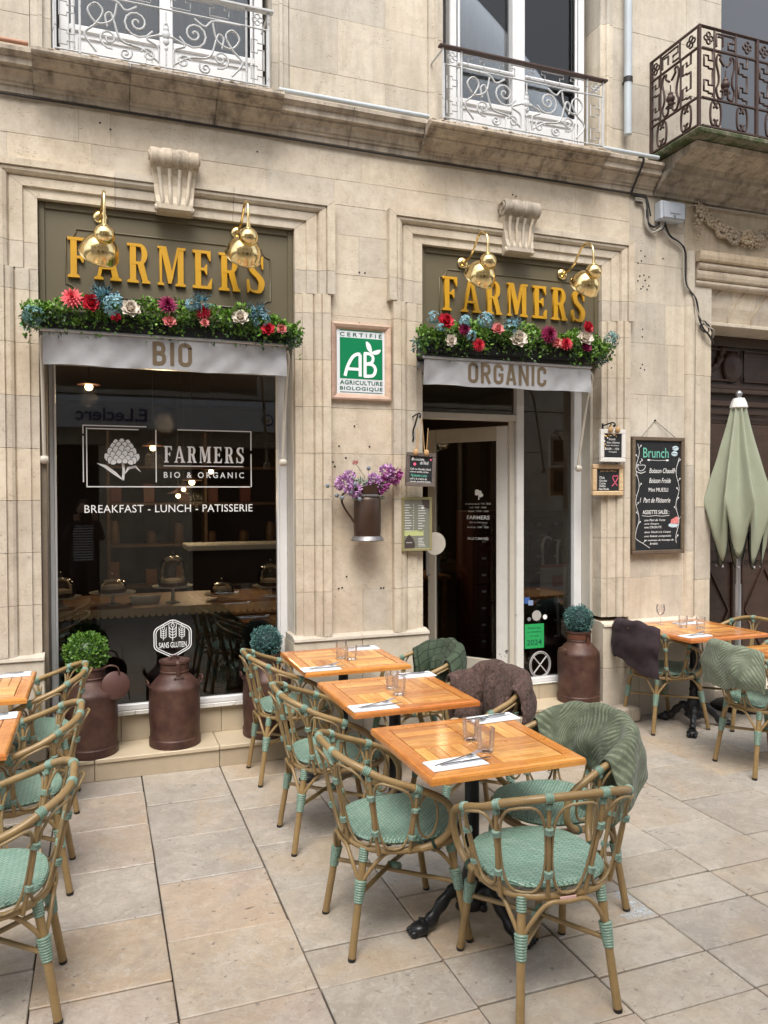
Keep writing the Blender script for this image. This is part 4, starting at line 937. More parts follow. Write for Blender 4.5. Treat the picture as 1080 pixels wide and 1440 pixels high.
# ================================================================== SHOP SIGNS WITH MUSTARD LETTERS
def glyph(ch):
    """slab serif condensed capitals on a unit height: list of polygons, and the advance width"""
    def foot(x, w=.30): return [(x, 0), (x+w, 0), (x+w, .045), (x+w-.06, .085), (x+.06, .085), (x, .045)]
    def head(x, w=.30): return [(x, 1), (x, .955), (x+.06, .915), (x+w-.06, .915), (x+w, .955), (x+w, 1)]
    def rect(a, b, c, d): return [(a, c), (b, c), (b, d), (a, d)]
    def bowl(x, z0, z1, w, t, tt):
        h = (z1-z0)/2; zc = (z0+z1)/2; xr = w-h*.75; o = [(x, z0)]+[(xr+(h*.75)*math.cos(a), zc+h*math.sin(a)) for a in [(-90+180*i/14)*PI/180 for i in range(15)]]+[(x, z1)]
        hi = h-tt; i_ = [(x, z1-tt)]+[(xr+(h*.75-t)*math.cos(a), zc+hi*math.sin(a)) for a in [(90-180*i/14)*PI/180 for i in range(15)]]+[(x, z0+tt)]
        return o+i_
    if ch == 'F': return [rect(.07, .23, .03, .97), foot(0), rect(0, .50, .925, 1), [(.50, 1), (.50, .73), (.47, .73), (.38, .925)], rect(.2, .36, .475, .545), [(.40, .64), (.40, .38), (.37, .38), (.31, .475), (.31, .545), (.37, .64)]], .52
    if ch == 'E': return [rect(.07, .23, .03, .97), rect(0, .50, .925, 1), rect(0, .52, 0, .075), [(.50, 1), (.50, .74), (.47, .74), (.38, .925)], [(.52, 0), (.54, .28), (.51, .28), (.40, .075)], rect(.2, .36, .475, .545), [(.40, .64), (.40, .38), (.37, .38), (.31, .475), (.31, .545), (.37, .64)]], .55
    if ch == 'A': return [[(.03, .05), (.12, .05), (.30, .90), (.33, 1), (.24, 1)], [(.24, 1), (.36, 1), (.60, .05), (.43, .05), (.27, .86)], foot(-.04, .24), foot(.37, .29), rect(.13, .46, .27, .34)], .63
    if ch == 'R': return [rect(.07, .23, .03, .97), foot(0), rect(0, .12, .93, 1), bowl(.1, .47, 1, .53, .15, .075), [(.30, .50), (.43, .52), (.54, .09), (.40, .03), (.27, .46)], [(.38, 0), (.60, 0), (.60, .045), (.55, .085), (.40, .085)]], .62
    if ch == 'M': return [rect(.05, .115, .03, .97), rect(.54, .70, .03, .97), foot(0, .17), foot(.48, .28), [(.0, 1), (.0, .955), (.06, .93), (.22, .93), (.23, 1)], [(.53, 1), (.53, .93), (.70, .93), (.76, .955), (.76, 1)], [(.08, 1), (.23, 1), (.42, .22), (.35, .05), (.28, .05)], [(.53, 1), (.59, 1), (.37, .05), (.31, .05), (.35, .22)]], .77
    if ch == 'S':
        sp = smooth_pts([(.45, .76, 0), (.37, .93, 0), (.22, .955, 0), (.10, .82, 0), (.15, .62, 0), (.32, .46, 0), (.42, .30, 0), (.37, .08, 0), (.22, .045, 0), (.09, .10, 0), (.03, .27, 0)], 4)
        W = []; n = len(sp)
        for i in range(n): t = i/(n-1); W.append(.055+.115*math.exp(-((t-.30)/.12)**2)+.115*math.exp(-((t-.62)/.12)**2)+.05*math.exp(-((t-.46)/.1)**2))
        L = []; Rr = []
        for i in range(n):
            t = sp[min(i+1, n-1)]-sp[max(i-1, 0)]; t.normalize(); q = Vector((-t.y, t.x, 0))*W[i]/2; L.append((sp[i]+q)[:2]); Rr.append((sp[i]-q)[:2])
        return [L+Rr[::-1], [(.47, 1), (.43, 1), (.38, .90), (.43, .66), (.47, .66)], [(.0, 0), (.04, 0), (.10, .10), (.05, .36), (.0, .36)]], .50
def sign_word(word, x0, x1, z0, z1, y, depth, mat, parent, thick=.012):
    gl = [glyph(c) for c in word]; H = z1-z0
    tot = sum(g[1] for g in gl)*H*.93; gap = ((x1-x0)-tot)/(len(word)-1); x = x0
    for g, (polys, adv) in enumerate(gl):
        mes = []
        for i, p in enumerate(polys):
            me = curve_mesh([[(q[0]*H*.93, q[1]*H) for q in p]], 1.0)
            for v in me.vertices: v.co = Vector((x+v.co.x, y-depth-i*.0004 if v.co.z > 0 else y, z0+v.co.y))
            mes.append(me)
        me = join_meshes('letter', mes, mat); o = ob('letter', me, parent)
        if thick:
            pass
        x += adv*H*.93+gap
def sign(x0, x1, lx0, lx1, lab):
    y = .045
    s = ob('shop_sign', MB().cbox(x0+.003, x1-.003, y, y+.05, 2.79, 3.541, .003), mat=M_olive, label=lab, cat='sign', group='olive shop signs with mustard letters')
    zb, zt = 2.83, 3.50
    def bar(a, b, c, d): ob('border_moulding', MB().cbox(a, b, y-.012, y-.0005, c, d, .003), s, mat=M_olive)
    bar(x0+.003, x0+.038, 2.79, 3.541); bar(x1-.038, x1-.003, 2.79, 3.541); bar(x0+.0385, x1-.0385, 3.503, 3.541)
    # inner bead with scooped corners
    a, b, c, d, r = x0+.155, x1-.155, 3.0, 3.40, .06
    pts = []
    for (cx, cz, a0) in ((a, c, 90), (b, c, 180), (b, d, 270), (a, d, 0)):
        pts += [(cx+r*math.cos(math.radians(a0-90*i/6)), y-.002, cz+r*math.sin(math.radians(a0-90*i/6))) for i in range(7)]
    ob('bead_moulding', MB().tube(pts, .0055, 6, closed=True), s, mat=M_olive, smooth=60)
    sign_word('FARMERS', lx0, lx1, 3.100, 3.345, y-.001, .022, M_mustard, s)
sign(LO, LI, -.165, 1.045, 'olive FARMERS sign with mustard letters over the wide window marked BIO')
sign(RO, RI, 2.345, 3.555, 'olive FARMERS sign with mustard letters over the doorway marked ORGANIC')

# ================================================================== BRASS WALL LAMPS
def lamp(x, z, lab, dx=0.0, rise=.12, drop=.18, tl=40, ty=0):
    L = root('wall_lamp', (x, .032, z), label=lab, cat='lamp', group='brass gooseneck lamps over the signs')
    ob('wall_rose', MB().lathe([(0, 0), (.040, .0), (.042, .006), (.034, .014), (.020, .018), (.016, .03), (0, .032)], 20, M=Matrix.Rotation(PI/2, 3, 'X')), L, mat=M_brass, smooth=50)
    zt_ = rise-drop
    pts = smooth_pts([(0, -.02, 0), (dx*.1, -.07, .008), (dx*.35, -.12, rise*.22), (dx*.6, -.16, rise*.60), (dx*.75, -.20, rise*.92), (dx*.9, -.25, rise), (dx, -.295, rise*.9-.012), (dx, -.318, rise-.07), (dx, -.325, zt_+.02)], 5)
    ob('gooseneck', MB().tube(pts, .0085, 10), L, mat=M_brass, smooth=70)
    col = MB().lathe([(.0, .03), (.012, .03), (.014, .0), (.024, -.004), (.024, -.014), (.0, -.015)], 16).xf(Matrix.Translation((dx, -.325, zt_)))
    ob('lamp_collar', col, L, mat=M_brass, smooth=50)
    T = Matrix.Translation((dx, -.325, zt_-.058)) @ Matrix.Rotation(math.radians(ty), 4, 'Z') @ Matrix.Rotation(math.radians(tl), 4, 'X')
    cap = ob('lamp_cap', MB().lathe([(.060*math.cos(math.radians(a)), .056*math.sin(math.radians(a))) for a in range(-90, 91, 12)][::-1], 30).xf(T), L, mat=M_brass, smooth=80)
    pr = [(.046, -.024), (.060, -.034), (.080, -.050), (.096, -.072), (.106, -.098), (.111, -.125), (.113, -.138), (.116, -.142), (.113, -.146), (.109, -.140), (.104, -.10), (.090, -.068), (.06, -.042), (.04, -.034)]
    sh = ob('lamp_shade', MB().lathe(pr, 40, close=False).xf(T), L, mat=M_brass, smooth=60)
    ob('bulb', MB().sphere((0, 0, 0), .030, 12, 8, (1, 1, 1.3)).xf(T @ Matrix.Translation((0, 0, -.09))), L, mat=M_ceramic, smooth=80)
lamp(.025, 3.487, 'leftmost brass gooseneck lamp above the left sign, over the letters F and A', .02, .065, .215, 52, 16)
lamp(.871, 3.487, 'brass gooseneck lamp above the right end of the left sign', .012, .115, .185, 52, 8)
lamp(2.509, 3.455, 'brass gooseneck lamp left of centre above the doorway sign', .035, .150, .170, 52, 6)
lamp(3.355, 3.455, 'rightmost brass gooseneck lamp, above the right end of the doorway sign', .055, .165, .170, 52, 6)

# ================================================================== AWNINGS
from mathutils import noise as mn_
def awning(x0, x1, jx0, jx1, zt, zb, text, tx, lab):
    A = root('awning', ((x0+x1)/2, .03, zt), label=lab, cat='awning', group='grey canvas shop awnings'); ox, oy, oz = A.location
    def loc(mb): return mb.xf(Matrix.Translation((-ox, -oy, -oz)))
    random.seed(int(x0*10)+50)
    def f(u, v):
        x = x0+(x1-x0)*u; z = zt-.006-(zt-zb)*v
        am = min(1, max(0, (abs(x-(tx[0]+tx[1])/2)-(tx[1]-tx[0])/2-.01)/.10)); am = am*am*(3-2*am)
        y = -.211+am*(.013*math.sin(u*9+v*2)*v+.009*math.sin(u*23+1)*v+.005*math.sin(u*51+v*7)*v+.006*(mn_.noise(Vector((u*14, v*2.2, x0)))))-.001*v; z += .004*math.sin(u*17)*v
        return (x, y, z)
    mb = MB().grid(f, 90, 10); n = len(mb.v); mb.grid(lambda u, v: (f(u, v)[0], f(u, v)[1]+.003, f(u, v)[2]), 90, 10)
    ob('valance', loc(mb), A, mat=M_fabric, smooth=80)
    ob('valance_hem', loc(MB().grid(lambda u, v: (f(u, .90)[0], f(u, .9+.1*v)[1]-.0015, f(u, .93+.07*v)[2]), 90, 2)), A, mat=M_fabric, smooth=80)
    ob('front_bar', loc(MB().cbox(x0-.012, x1+.012, -.222, -.190, zt-.008, zt+.010, .005)), A, mat=M_alu)
    ob('cassette', loc(MB().cbox(x0+.02, x1-.02, -.18, .04, zt+.012, zt+.10, .02)), A, mat=M_dark)
    ob('rolled_canvas', loc(MB().tube([(x0+.03, .02, zt-.02), (x1-.03, .02, zt-.02)], .040, 14)), A, mat=M_fabric, smooth=60)
    for s, xe, jx in ((0, x0, jx0), (1, x1, jx1)):
        if not s and x0 > 1: continue
        pts = smooth_pts([(xe+(.004 if s else -.004), -.195, zt-.03), (jx, -.17, zt-.08), (jx, -.10, zt-.25), (jx, .01, zt-.72)], 6)
        arm = ob('folding_arm', loc(MB().tube(pts, .011, 8)), A, mat=M_creamframe, smooth=60)
        ob('arm_hinge', loc(MB().lathe([(0, -.022), (.020, -.022), (.026, -.01), (.026, .01), (.020, .022), (0, .022)], 14, M=Matrix.Rotation(PI/2, 3, 'Y')).xf(Matrix.Translation((jx, .005, zt-.74)))), arm, mat=M_creamframe, smooth=50)
    mb = MB(); LW = {'B': .50, 'I': .19, 'O': .52, 'R': .52, 'G': .52, 'A': .54, 'N': .54, 'C': .50}; sw = .155
    H = .142; zb0 = zb+.020; tot = sum(LW[c] for c in text); k = (tx[1]-tx[0])/((tot+.13*(len(text)-1))*H); x = tx[0]
    for ch in text:
        W = LW[ch]; h_ = sw/2; a, b, c, d = h_, W-h_, h_, 1-h_; r = .17; mx_ = .52
        def ring(seq): return seq
        TR = arc(b-r, d-r, r, 0, 90, 5); TL = arc(a+r, d-r, r, 90, 180, 5); BL = arc(a+r, c+r, r, 180, 270, 5); BR = arc(b-r, c+r, r, 270, 360, 5)
        S = {'I': [[(W/2, 0), (W/2, 1)]], 'O': [TR+TL+BL+BR+TR[:2]], 'C': [[(b, .66)]+TR+TL+BL+BR+[(b, .34)]], 'G': [[(b, .68)]+TR+TL+BL+BR+[(b, .46), (b, .455)], [(b+h_, .46), (W*.5, .46)]],
             'B': [[(a, 0), (a, 1)], [(a, d)]+arc(b-.02-r, d-r, r, 90, 0, 5)+[(b-.02, mx_+r)]+[(b-.05, mx_+.05), (b-r, mx_), (a, mx_)], [(a, mx_), (b-r, mx_)]+arc(b-r, mx_-r, r, 90, 0, 5)+arc(b-r, c+r, r, 0, -90, 5)+[(a, c)]],
             'R': [[(a, 0), (a, 1)], [(a, d)]+arc(b-.02-r, d-r, r, 90, 0, 5)+arc(b-.02-r, .46+r, r, 0, -90, 5)+[(a, .46)], [(W*.50, .46), (b+.01, 0)]],
             'A': [[(h_*.85, 0), (W/2-.02, 1)], [(W-h_*.85, 0), (W/2+.02, 1)], [(W*.25, .27), (W*.75, .27)]], 'N': [[(a, 0), (a, 1)], [(b, 0), (b, 1)], [(a, .97), (b, .03)]]}[ch]
        for q_, pts in enumerate(S):
            ribbon(mb, [(x+p[0]*H*k, zb0+p[1]*H) for p in pts], sw*H*(k*.5+.5) if not (ch in 'AN' and q_ == 2) else sw*H*.8, -.2135-oy*0-q_*.00015, .0006)
        x += (W+.13)*H*k
    ob('lettering', loc(mb), A, mat=M_print, kind='stuff')
awning(-.297, 1.136, -.307, 1.160, 2.722, 2.532, 'BIO', (.312, .546), 'grey canvas awning valance reading BIO above the wide left window')
awning(2.098, 3.440, 2.19, 3.485, 2.706, 2.528, 'ORGANIC', (2.429, 3.061), 'grey canvas awning valance reading ORGANIC above the open door')

# ================================================================== FLOWER GARLANDS IN TROUGHS
def leafs(mb, n, fpos, size, aspect=.6, up=.3, cup=.2):
    for _ in range(n):
        c, nrm = fpos(); s = size*ru(.65, 1.25)
        d = Vector((ru(-1, 1), ru(-1, 1), ru(-1, 1)))+nrm*.9+Vector((0, 0, up)); d.normalize()
        side = d.cross(Vector((ru(-1, 1), ru(-1, 1), ru(-1, 1)))); side = side.normalized()*s*aspect/2
        t = d*s; c = Vector(c); b = nrm*s*cup
        mb.add([c, c+t*.5+side, c+t, c+t*.5-side, c+t*.5+b*.3], [(0, 1, 4), (1, 2, 4), (2, 3, 4), (3, 0, 4)])
def bloom(par, name, c, r, mat, kind, face=Vector((0, -1, .35))):
    mb = MB(); F = face.normalized(); A1 = F.orthogonal().normalized(); A2 = F.cross(A1); c = Vector(c)
    if kind == 'dahlia':
        for lay in range(6):
            tilt = math.radians(8+15*lay); n = 15-lay*1.6; n = int(n); L = r*(1.0-.10*lay)
            for q in range(n):
                a = 2*PI*(q+.5*(lay % 2))/n+ru(-.08, .08); out = A1*math.cos(a)+A2*math.sin(a)
                d = out*math.cos(tilt)+F*math.sin(tilt); sd = F.cross(out)*r*.15; p0 = c+F*(.05*lay*r)
                mb.add([p0, p0+d*L*.55+sd, p0+d*L, p0+d*L*.55-sd, p0+d*L*.55+F*r*.06], [(0, 1, 4), (1, 2, 4), (2, 3, 4), (3, 0, 4)])
    elif kind == 'rose':
        for lay in range(6):
            n = [7, 7, 6, 5, 4, 3][lay]; tilt = math.radians(5+15*lay); L = r*(1.05-.12*lay)
            for q in range(n):
                a = 2*PI*(q+.5*(lay % 2))/n+ru(-.15, .15); out = A1*math.cos(a)+A2*math.sin(a); sd = F.cross(out)
                vs = []; 
                for iu in range(4):
                    for iv in range(4):
                        u = iu/3; v = (iv/3-.5)*2; wd = r*.50*math.sin(PI*min(1, .25+u*.65)); tt = tilt+.55*u*(1 if lay > 1 else .35)
                        p = c+F*(.03*lay*r)+(out*math.cos(tt)+F*math.sin(tt))*L*u*(1-.12*abs(v))+sd*wd*v*(1-.12*lay)+F*abs(v)*r*.12
                        vs.append(p+Vector((ru(-1, 1), ru(-1, 1), ru(-1, 1)))*r*.035)
                mb.add(vs, [(i*4+j, i*4+j+1, (i+1)*4+j+1, (i+1)*4+j) for i in range(3) for j in range(3)])
    elif kind == 'hydrangea':
        for q in range(46):
            v = Vector((ru(-1, 1), ru(-1, 1), ru(-1, 1))); 
            if v.length < .2: continue
            v.normalize(); 
            if v.dot(F) < -.3: continue
            p = c+v*r*ru(.75, 1.0); B1 = v.orthogonal().normalized(); B1 = Matrix.Rotation(ru(0, 3), 3, v) @ B1; B2 = v.cross(B1); s = r*ru(.30, .44)
            for k in range(4):
                a = k*PI/2; o = B1*math.cos(a)+B2*math.sin(a); t = B1*math.cos(a+PI/2)+B2*math.sin(a+PI/2)
                mb.add([p, p+o*s*.6+t*s*.32+v*s*.1, p+o*s+v*s*.15, p+o*s*.6-t*s*.32+v*s*.1], [(0, 1, 2), (0, 2, 3)])
    elif kind == 'spiky':     # long thin petals (blue eryngium-like heads)
        for q in range(90):
            v = Vector((ru(-1, 1), ru(-1, 1), ru(-1, 1))).normalized()
            if v.dot(F) < -.4: continue
            B1 = v.orthogonal().normalized()*r*.11; p = c+v*r*.25; mb.add([p-B1, p+v*r*ru(.5, .85)+B1*.4, p+v*r*ru(.7, 1.0), p+B1], [(0, 1, 2), (0, 2, 3)])
    return ob(name, mb.mesh(name, mat, 180, recalc=False), par)
def garland(x0, x1, zc, flowers, lab, seed):
    random.seed(seed)
    G = root('flower_garland', ((x0+x1)/2, -.14, zc), label=lab, cat='flowers', group='artificial flower garlands above the awnings'); ox, oy, oz = G.location
    off = Matrix.Translation((-ox, -oy, -oz))
    ob('trough', MB().cbox(x0+.08, x1-.08, -.205, .03, zc-.115, zc+.01, .01).xf(off), G, mat=M_dark)
    def fp(zo=0.0, rz=.075, tail=0.0):
        def g():
            t = rnd(); x = x0+(x1-x0)*t; a = ru(0, 2*PI); rr = math.sqrt(rnd())
            clump = .8+.35*math.sin(x*13+seed)+.25*math.sin(x*31)
            zz = zc+.03+zo+rz*rr*math.sin(a)*clump-.02*abs(2*t-1)**3*3; y = -.225+.06*rr*math.cos(a)
            nrm = Vector((ru(-.3, .3), math.cos(a)-.6, math.sin(a))).normalized()
            if rnd() < tail: zz -= ru(.02, .10)
            return (x-ox, y-oy, zz-oz), nrm
        return g
    mb = MB(); leafs(mb, 3000, fp(0.006, .075, .12), .028, .8); ob('leaves', mb.mesh('leaves', M_garl, 180, recalc=False), G, kind='stuff')
    mb = MB(); leafs(mb, 2000, fp(-.025, .062, .22), .026, .6, -.3); ob('dark_leaves', mb.mesh('dark_leaves', M_garl2, 180, recalc=False), G, kind='stuff')
    # trailing ends
    mb = MB()
    ends = ((x0, 1), (x1, -1))
    for xe, s in ends:
        def ge():
            return (xe+s*ru(.0, .10)-ox, -.16+ru(-.05, .05)-oy, zc-.015-abs(ru(0, .09))-oz), Vector((-s, -.6, -.5))
        leafs(mb, 190, ge, .030, .35, -.2)
    ob('trailing_leaves', mb.mesh('trailing_leaves', M_blueleaf, 180, recalc=False), G, kind='stuff')
    for (x, z, kind, mat, r) in flowers:
        nm = {'dahlia': 'dahlia', 'rose': 'peony', 'hydrangea': 'hydrangea', 'spiky': 'thistle_flower'}[kind]
        bloom(G, nm, (x-ox, -.285+ru(-.01, .012)-oy, z+.006-oz), r*1.12, mat, kind, Vector((ru(-.25, .25), -1, ru(.1, .5))))
garland(-.40, 1.225, 2.835, [(-.132, 2.887, 'dahlia', M_pink, .062), (-.036, 2.868, 'rose', M_red, .052), (.034, 2.915, 'spiky', M_teal, .075), (.085, 2.872, 'hydrangea', M_teal, .065), (.181, 2.845, 'rose', M_cream, .058), (.105, 2.80, 'rose', M_red, .03),
    (.397, 2.893, 'dahlia', M_mag, .062), (.405, 2.795, 'rose', M_rose, .040), (.607, 2.870, 'dahlia', M_red, .048), (.60, 2.925, 'spiky', M_teal, .065), (.53, 2.905, 'hydrangea', M_teal, .035), (.612, 2.80, 'rose', M_rose, .028), (.833, 2.850, 'rose', M_cream, .052), (.935, 2.90, 'spiky', M_teal, .065), (.96, 2.85, 'hydrangea', M_teal, .05), (1.002, 2.79, 'rose', M_red, .042), (1.09, 2.80, 'rose', M_rose, .034), (-.34, 2.775, 'hydrangea', M_blueleaf, .055)],
    'artificial flower garland with a coral dahlia at its left end above the BIO awning', 3)
garland(2.05, 3.60, 2.865, [(2.221, 2.93, 'rose', M_red, .058), (2.13, 2.955, 'hydrangea', M_teal, .04), (2.258, 2.805, 'rose', M_cream, .042), (2.366, 2.890, 'dahlia', M_mag, .055), (2.37, 2.945, 'hydrangea', M_teal, .042), (2.41, 2.85, 'hydrangea', M_teal, .035), (2.18, 2.885, 'hydrangea', M_teal, .03), (2.53, 2.965, 'hydrangea', M_teal, .055), (2.615, 2.905, 'rose', M_rose, .045), (2.47, 2.79, 'dahlia', M_red, .048),
    (2.74, 2.965, 'spiky', M_teal, .06), (2.72, 2.93, 'hydrangea', M_teal, .045), (2.785, 2.850, 'rose', M_cream, .066), (3.03, 2.900, 'dahlia', M_mag, .070), (3.09, 2.845, 'rose', M_rose, .042), (3.179, 2.845, 'dahlia', M_red, .055), (3.345, 2.895, 'rose', M_cream, .060), (3.355, 2.975, 'rose', M_red, .045), (3.35, 2.83, 'rose', M_mag, .04), (3.56, 2.90, 'hydrangea', M_blueleaf, .055)],
    'artificial flower garland with two large cream peonies above the ORGANIC awning', 8)

# ================================================================== FRAMED ORGANIC CERTIFICATION SIGN
AB = root('certification_sign', (1.708, -.02, 2.42), label='framed white and green AB organic certification sign on the pier between the openings', cat='sign')
def at(mb, R_): return mb.xf(Matrix.Translation((-R_.location[0], -R_.location[1], -R_.location[2])))
def atme(me, R_):
    for v in me.vertices: v.co -= Vector(R_.location)
    return me
x0, x1, z0, z1 = 1.490, 1.926, 2.418, 2.944; fw = .044
fr = [(-.0, 0), (-.030, 0), (-.034, .012), (-.026, .03), (-.012, fw), (-.0, fw)]
for (a, b, hor, zz, s) in ((x0, x1, True, z0, 1), (x0, x1, True, z1, -1)):
    ob('frame_board', at(MB().prism([(p[0], zz+s*p[1]) for p in fr], 0, 0, 'x', ends=lambda p: (x0+abs(p[1]-zz)+.0006, x1-abs(p[1]-zz)-.0006)), AB), AB, mat=M_pink_wood)
for xx, s in ((x0, 1), (x1, -1)):
    ob('frame_board', at(MB().prism([(xx+s*p[1], p[0]) for p in fr], 0, 0, 'z', ends=lambda p: (z0+abs(p[0]-xx)+.0006, z1-abs(p[0]-xx)-.0006)), AB), AB, mat=M_pink_wood)
ob('plate', at(MB().box(x0+fw-.003, x1-fw+.003, -.010, -.002, z0+fw-.003, z1-fw+.003), AB), AB, mat=M_signwhite)
gx0, gx1, gz0, gz1 = 1.556, 1.866, 2.565, 2.845
ob('green_square', at(MB().box(gx0, gx1, -.0116, -.0105, gz0, gz1), AB), AB, mat=M_green)
ob('rule', at(MB().box(gx0, gx1, -.0116, -.0105, 2.892, 2.898), AB), AB, mat=M_green)
ob('rule', at(MB().box(gx0, gx1, -.0116, -.0105, 2.470, 2.474), AB), AB, mat=M_signtext)
mes = [fit_mesh(text_raw(t, b, s), a, c, d, e, -.0105, .0012) for t, a, c, d, e, b, s in (('CERTIFIÉ', 1.556, 1.862, 2.853, 2.886, .012, 1.55), ('AGRICULTURE', 1.556, 1.866, 2.524, 2.553, .018, 1.1), ('BIOLOGIQUE', 1.556, 1.866, 2.482, 2.511, .018, 1.15))]
ob('lettering', atme(join_meshes('lettering', mes, M_signtext), AB), AB)
mb = MB(); Y = -.0118
S = lambda u, v: (gx0+(gx1-gx0)*u, gz0+(gz1-gz0)*v)
ribbon(mb, [S(*p[:2]) for p in smooth_pts([(.115, .06, 0), (.18, .30, 0), (.29, .52, 0), (.40, .605, 0), (.475, .60, 0)], 6)], .022, Y)
ribbon(mb, [S(.47, .06), S(.47, .60)], .022, Y-.0002); ribbon(mb, [S(.19, .235), S(.47, .235)], .020, Y-.0004)
ribbon(mb, [S(.585, .05), S(.585, .64)], .022, Y-.0001)
ribbon(mb, [S(*p[:2]) for p in smooth_pts([(.56, .635, 0), (.70, .625, 0), (.775, .54, 0), (.74, .42, 0), (.60, .375, 0)], 6)], .020, Y-.0003)
ribbon(mb, [S(*p[:2]) for p in smooth_pts([(.60, .375, 0), (.76, .365, 0), (.83, .25, 0), (.77, .10, 0), (.56, .075, 0)], 6)], .022, Y-.0005)
for pts in ([(.72, .66), (.64, .74), (.61, .86), (.62, .93), (.70, .88), (.74, .78), (.745, .68)], [(.735, .66), (.80, .71), (.92, .75), (.96, .73), (.90, .64), (.80, .62)]):
    q = smooth_pts([(a, b, 0) for a, b in pts], 4, closed=True); me = curve_mesh([[S(p[0], p[1]) for p in q]], .001)
    vs_ = [(v.co.x, Y-.0003-(.0008 if v.co.z > 0 else 0), v.co.y) for v in me.vertices]; mb.add(vs_, [tuple(p.vertices) for p in me.polygons])
ob('emblem', at(mb, AB), AB, mat=M_decal)

# ================================================================== JUG WITH DRIED FLOWERS
jug = root('wall_jug', (1.712, -.125, 1.455), label='dark brown tin jug hung on the stone pier, holding purple flowers', cat='jug')
ob('jug_body', MB().lathe([(0, 0), (.108, 0), (.110, .006), (.096, .030), (.090, .032), (.090, .05), (.0925, .055), (.0925, .275), (.088, .285), (.080, .300), (.084, .306), (.080, .310)], 28), jug, mat=M_jug, smooth=40)
ob('base_ring', MB().lathe([(.111, -.002), (.113, .004), (.098, .030), (.094, .030), (.09, .0)], 28), jug, mat=M_zinc, smooth=40)
mb = MB(); n = 24
for i in range(n+1):
    for k, t in enumerate((0, .5, 1)):
        a = 2*PI*i/n; lip = .5+.5*math.cos(a); mb.v.append(((.080+.028*t+.018*t*lip)*math.cos(a), (.080+.02*t)*math.sin(a), .308+(.045+.050*lip)*t))
for i in range(n):
    for k in range(2): mb.f.append((i*3+k, (i+1)*3+k, (i+1)*3+k+1, i*3+k+1))
ob('spout_collar', mb, jug, mat=M_jug, smooth=60)
ob('rim_band', MB().lathe([(.086, .296), (.091, .300), (.091, .308), (.086, .312)], 28), jug, mat=M_zinc, smooth=40)
ob('jug_handle', MB().tube(smooth_pts([(-.085, 0, .315), (-.13, -.004, .335), (-.175, -.01, .315), (-.185, -.012, .27), (-.165, -.012, .22), (-.125, -.008, .165), (-.092, 0, .12)], 6), .0085, 8, flat=(.8, 1.2)), jug, mat=M_jug, smooth=60)
random.seed(31)
bq = root('flower_bouquet', (1.712, -.125, 1.76), label='bunch of purple artificial chrysanthemums and grey thistles standing in the wall jug', cat='flowers')
def pom(c, r, mat, n=230):
    mb = MB(); c = Vector(c); r *= 1.06
    for q in range(n):
        v = Vector((ru(-1, 1), ru(-1, 1), ru(-1, 1)))
        if v.length > 1 or v.length < .1: continue
        v.normalize(); B1 = (Matrix.Rotation(ru(0, 6), 3, v) @ v.orthogonal().normalized()); p = c+v*r*.45; s = r*.16; k = ru(.35, .62)
        mb.add([p-B1*s*.5, p+v*r*k*.6-B1*s, p+v*r*k, p+v*r*k*.6+B1*s, p+v*r*k*.5-v.cross(B1)*s*.4], [(0, 1, 4), (1, 2, 4), (2, 3, 4), (3, 0, 4)])
    return ob('pompom_flower', mb.mesh('pompom_flower', mat, 180, recalc=False), bq)
for (x, z, y, r, m_) in ((-.165, .085, -.02, .065, M_purp), (-.125, .125, 0, .050, M_purp), (-.105, .035, -.05, .055, M_purp), (-.19, .07, .02, .04, M_purp), (.03, .095, -.04, .062, M_purp), (.075, .055, -.03, .062, M_purpd), (.115, .085, 0, .058, M_purpd), (.14, .165, -.01, .062, M_purp), (.19, .135, .0, .070, M_purpd), (.02, .055, -.03, .045, M_purpd)): pom((x, y, z), r, m_)
mb = MB(); leafs(mb, 260, lambda: ((ru(-.12, .10), ru(-.06, .05), ru(-.03, .10)), Vector((0, -.5, .6))), .045, .30); ob('grey_leaves', mb.mesh('grey_leaves', M_greyleaf, 180, recalc=False), bq, kind='stuff')
for (x, z, y, sx_, sz) in ((-.285, .065, -.02, -.15, .05), (-.195, -.015, -.05, -.10, .03), (-.085, -.025, -.09, -.04, .03), (.01, .185, 0, .0, .05), (-.215, .0, .0, -.1, .02), (-.11, .075, -.07, -.08, .0), (.09, .13, .02, .05, .05), (-.13, .02, -.06, -.05, 0), (.245, .13, .01, .2, .12)):
    ob('thistle_head', MB().sphere((x, y, z), .0145, 10, 7), bq, mat=M_thistle, smooth=80)
    ob('stem', MB().tube([(sx_*.2, 0, -.02), (sx_, y*.5, sz), (x, y, z)], .0018, 5), bq, mat=M_stem)
ob('stem', MB().tube([(.0, 0, .0), (-.02, 0, .13), (-.085, -.01, .215)], .002, 5), bq, mat=M_stem)
bloom(bq, 'small_pink_flower', (-.088, -.01, .222), .024, M_rose, 'spiky', Vector((-.3, -.5, 1)))

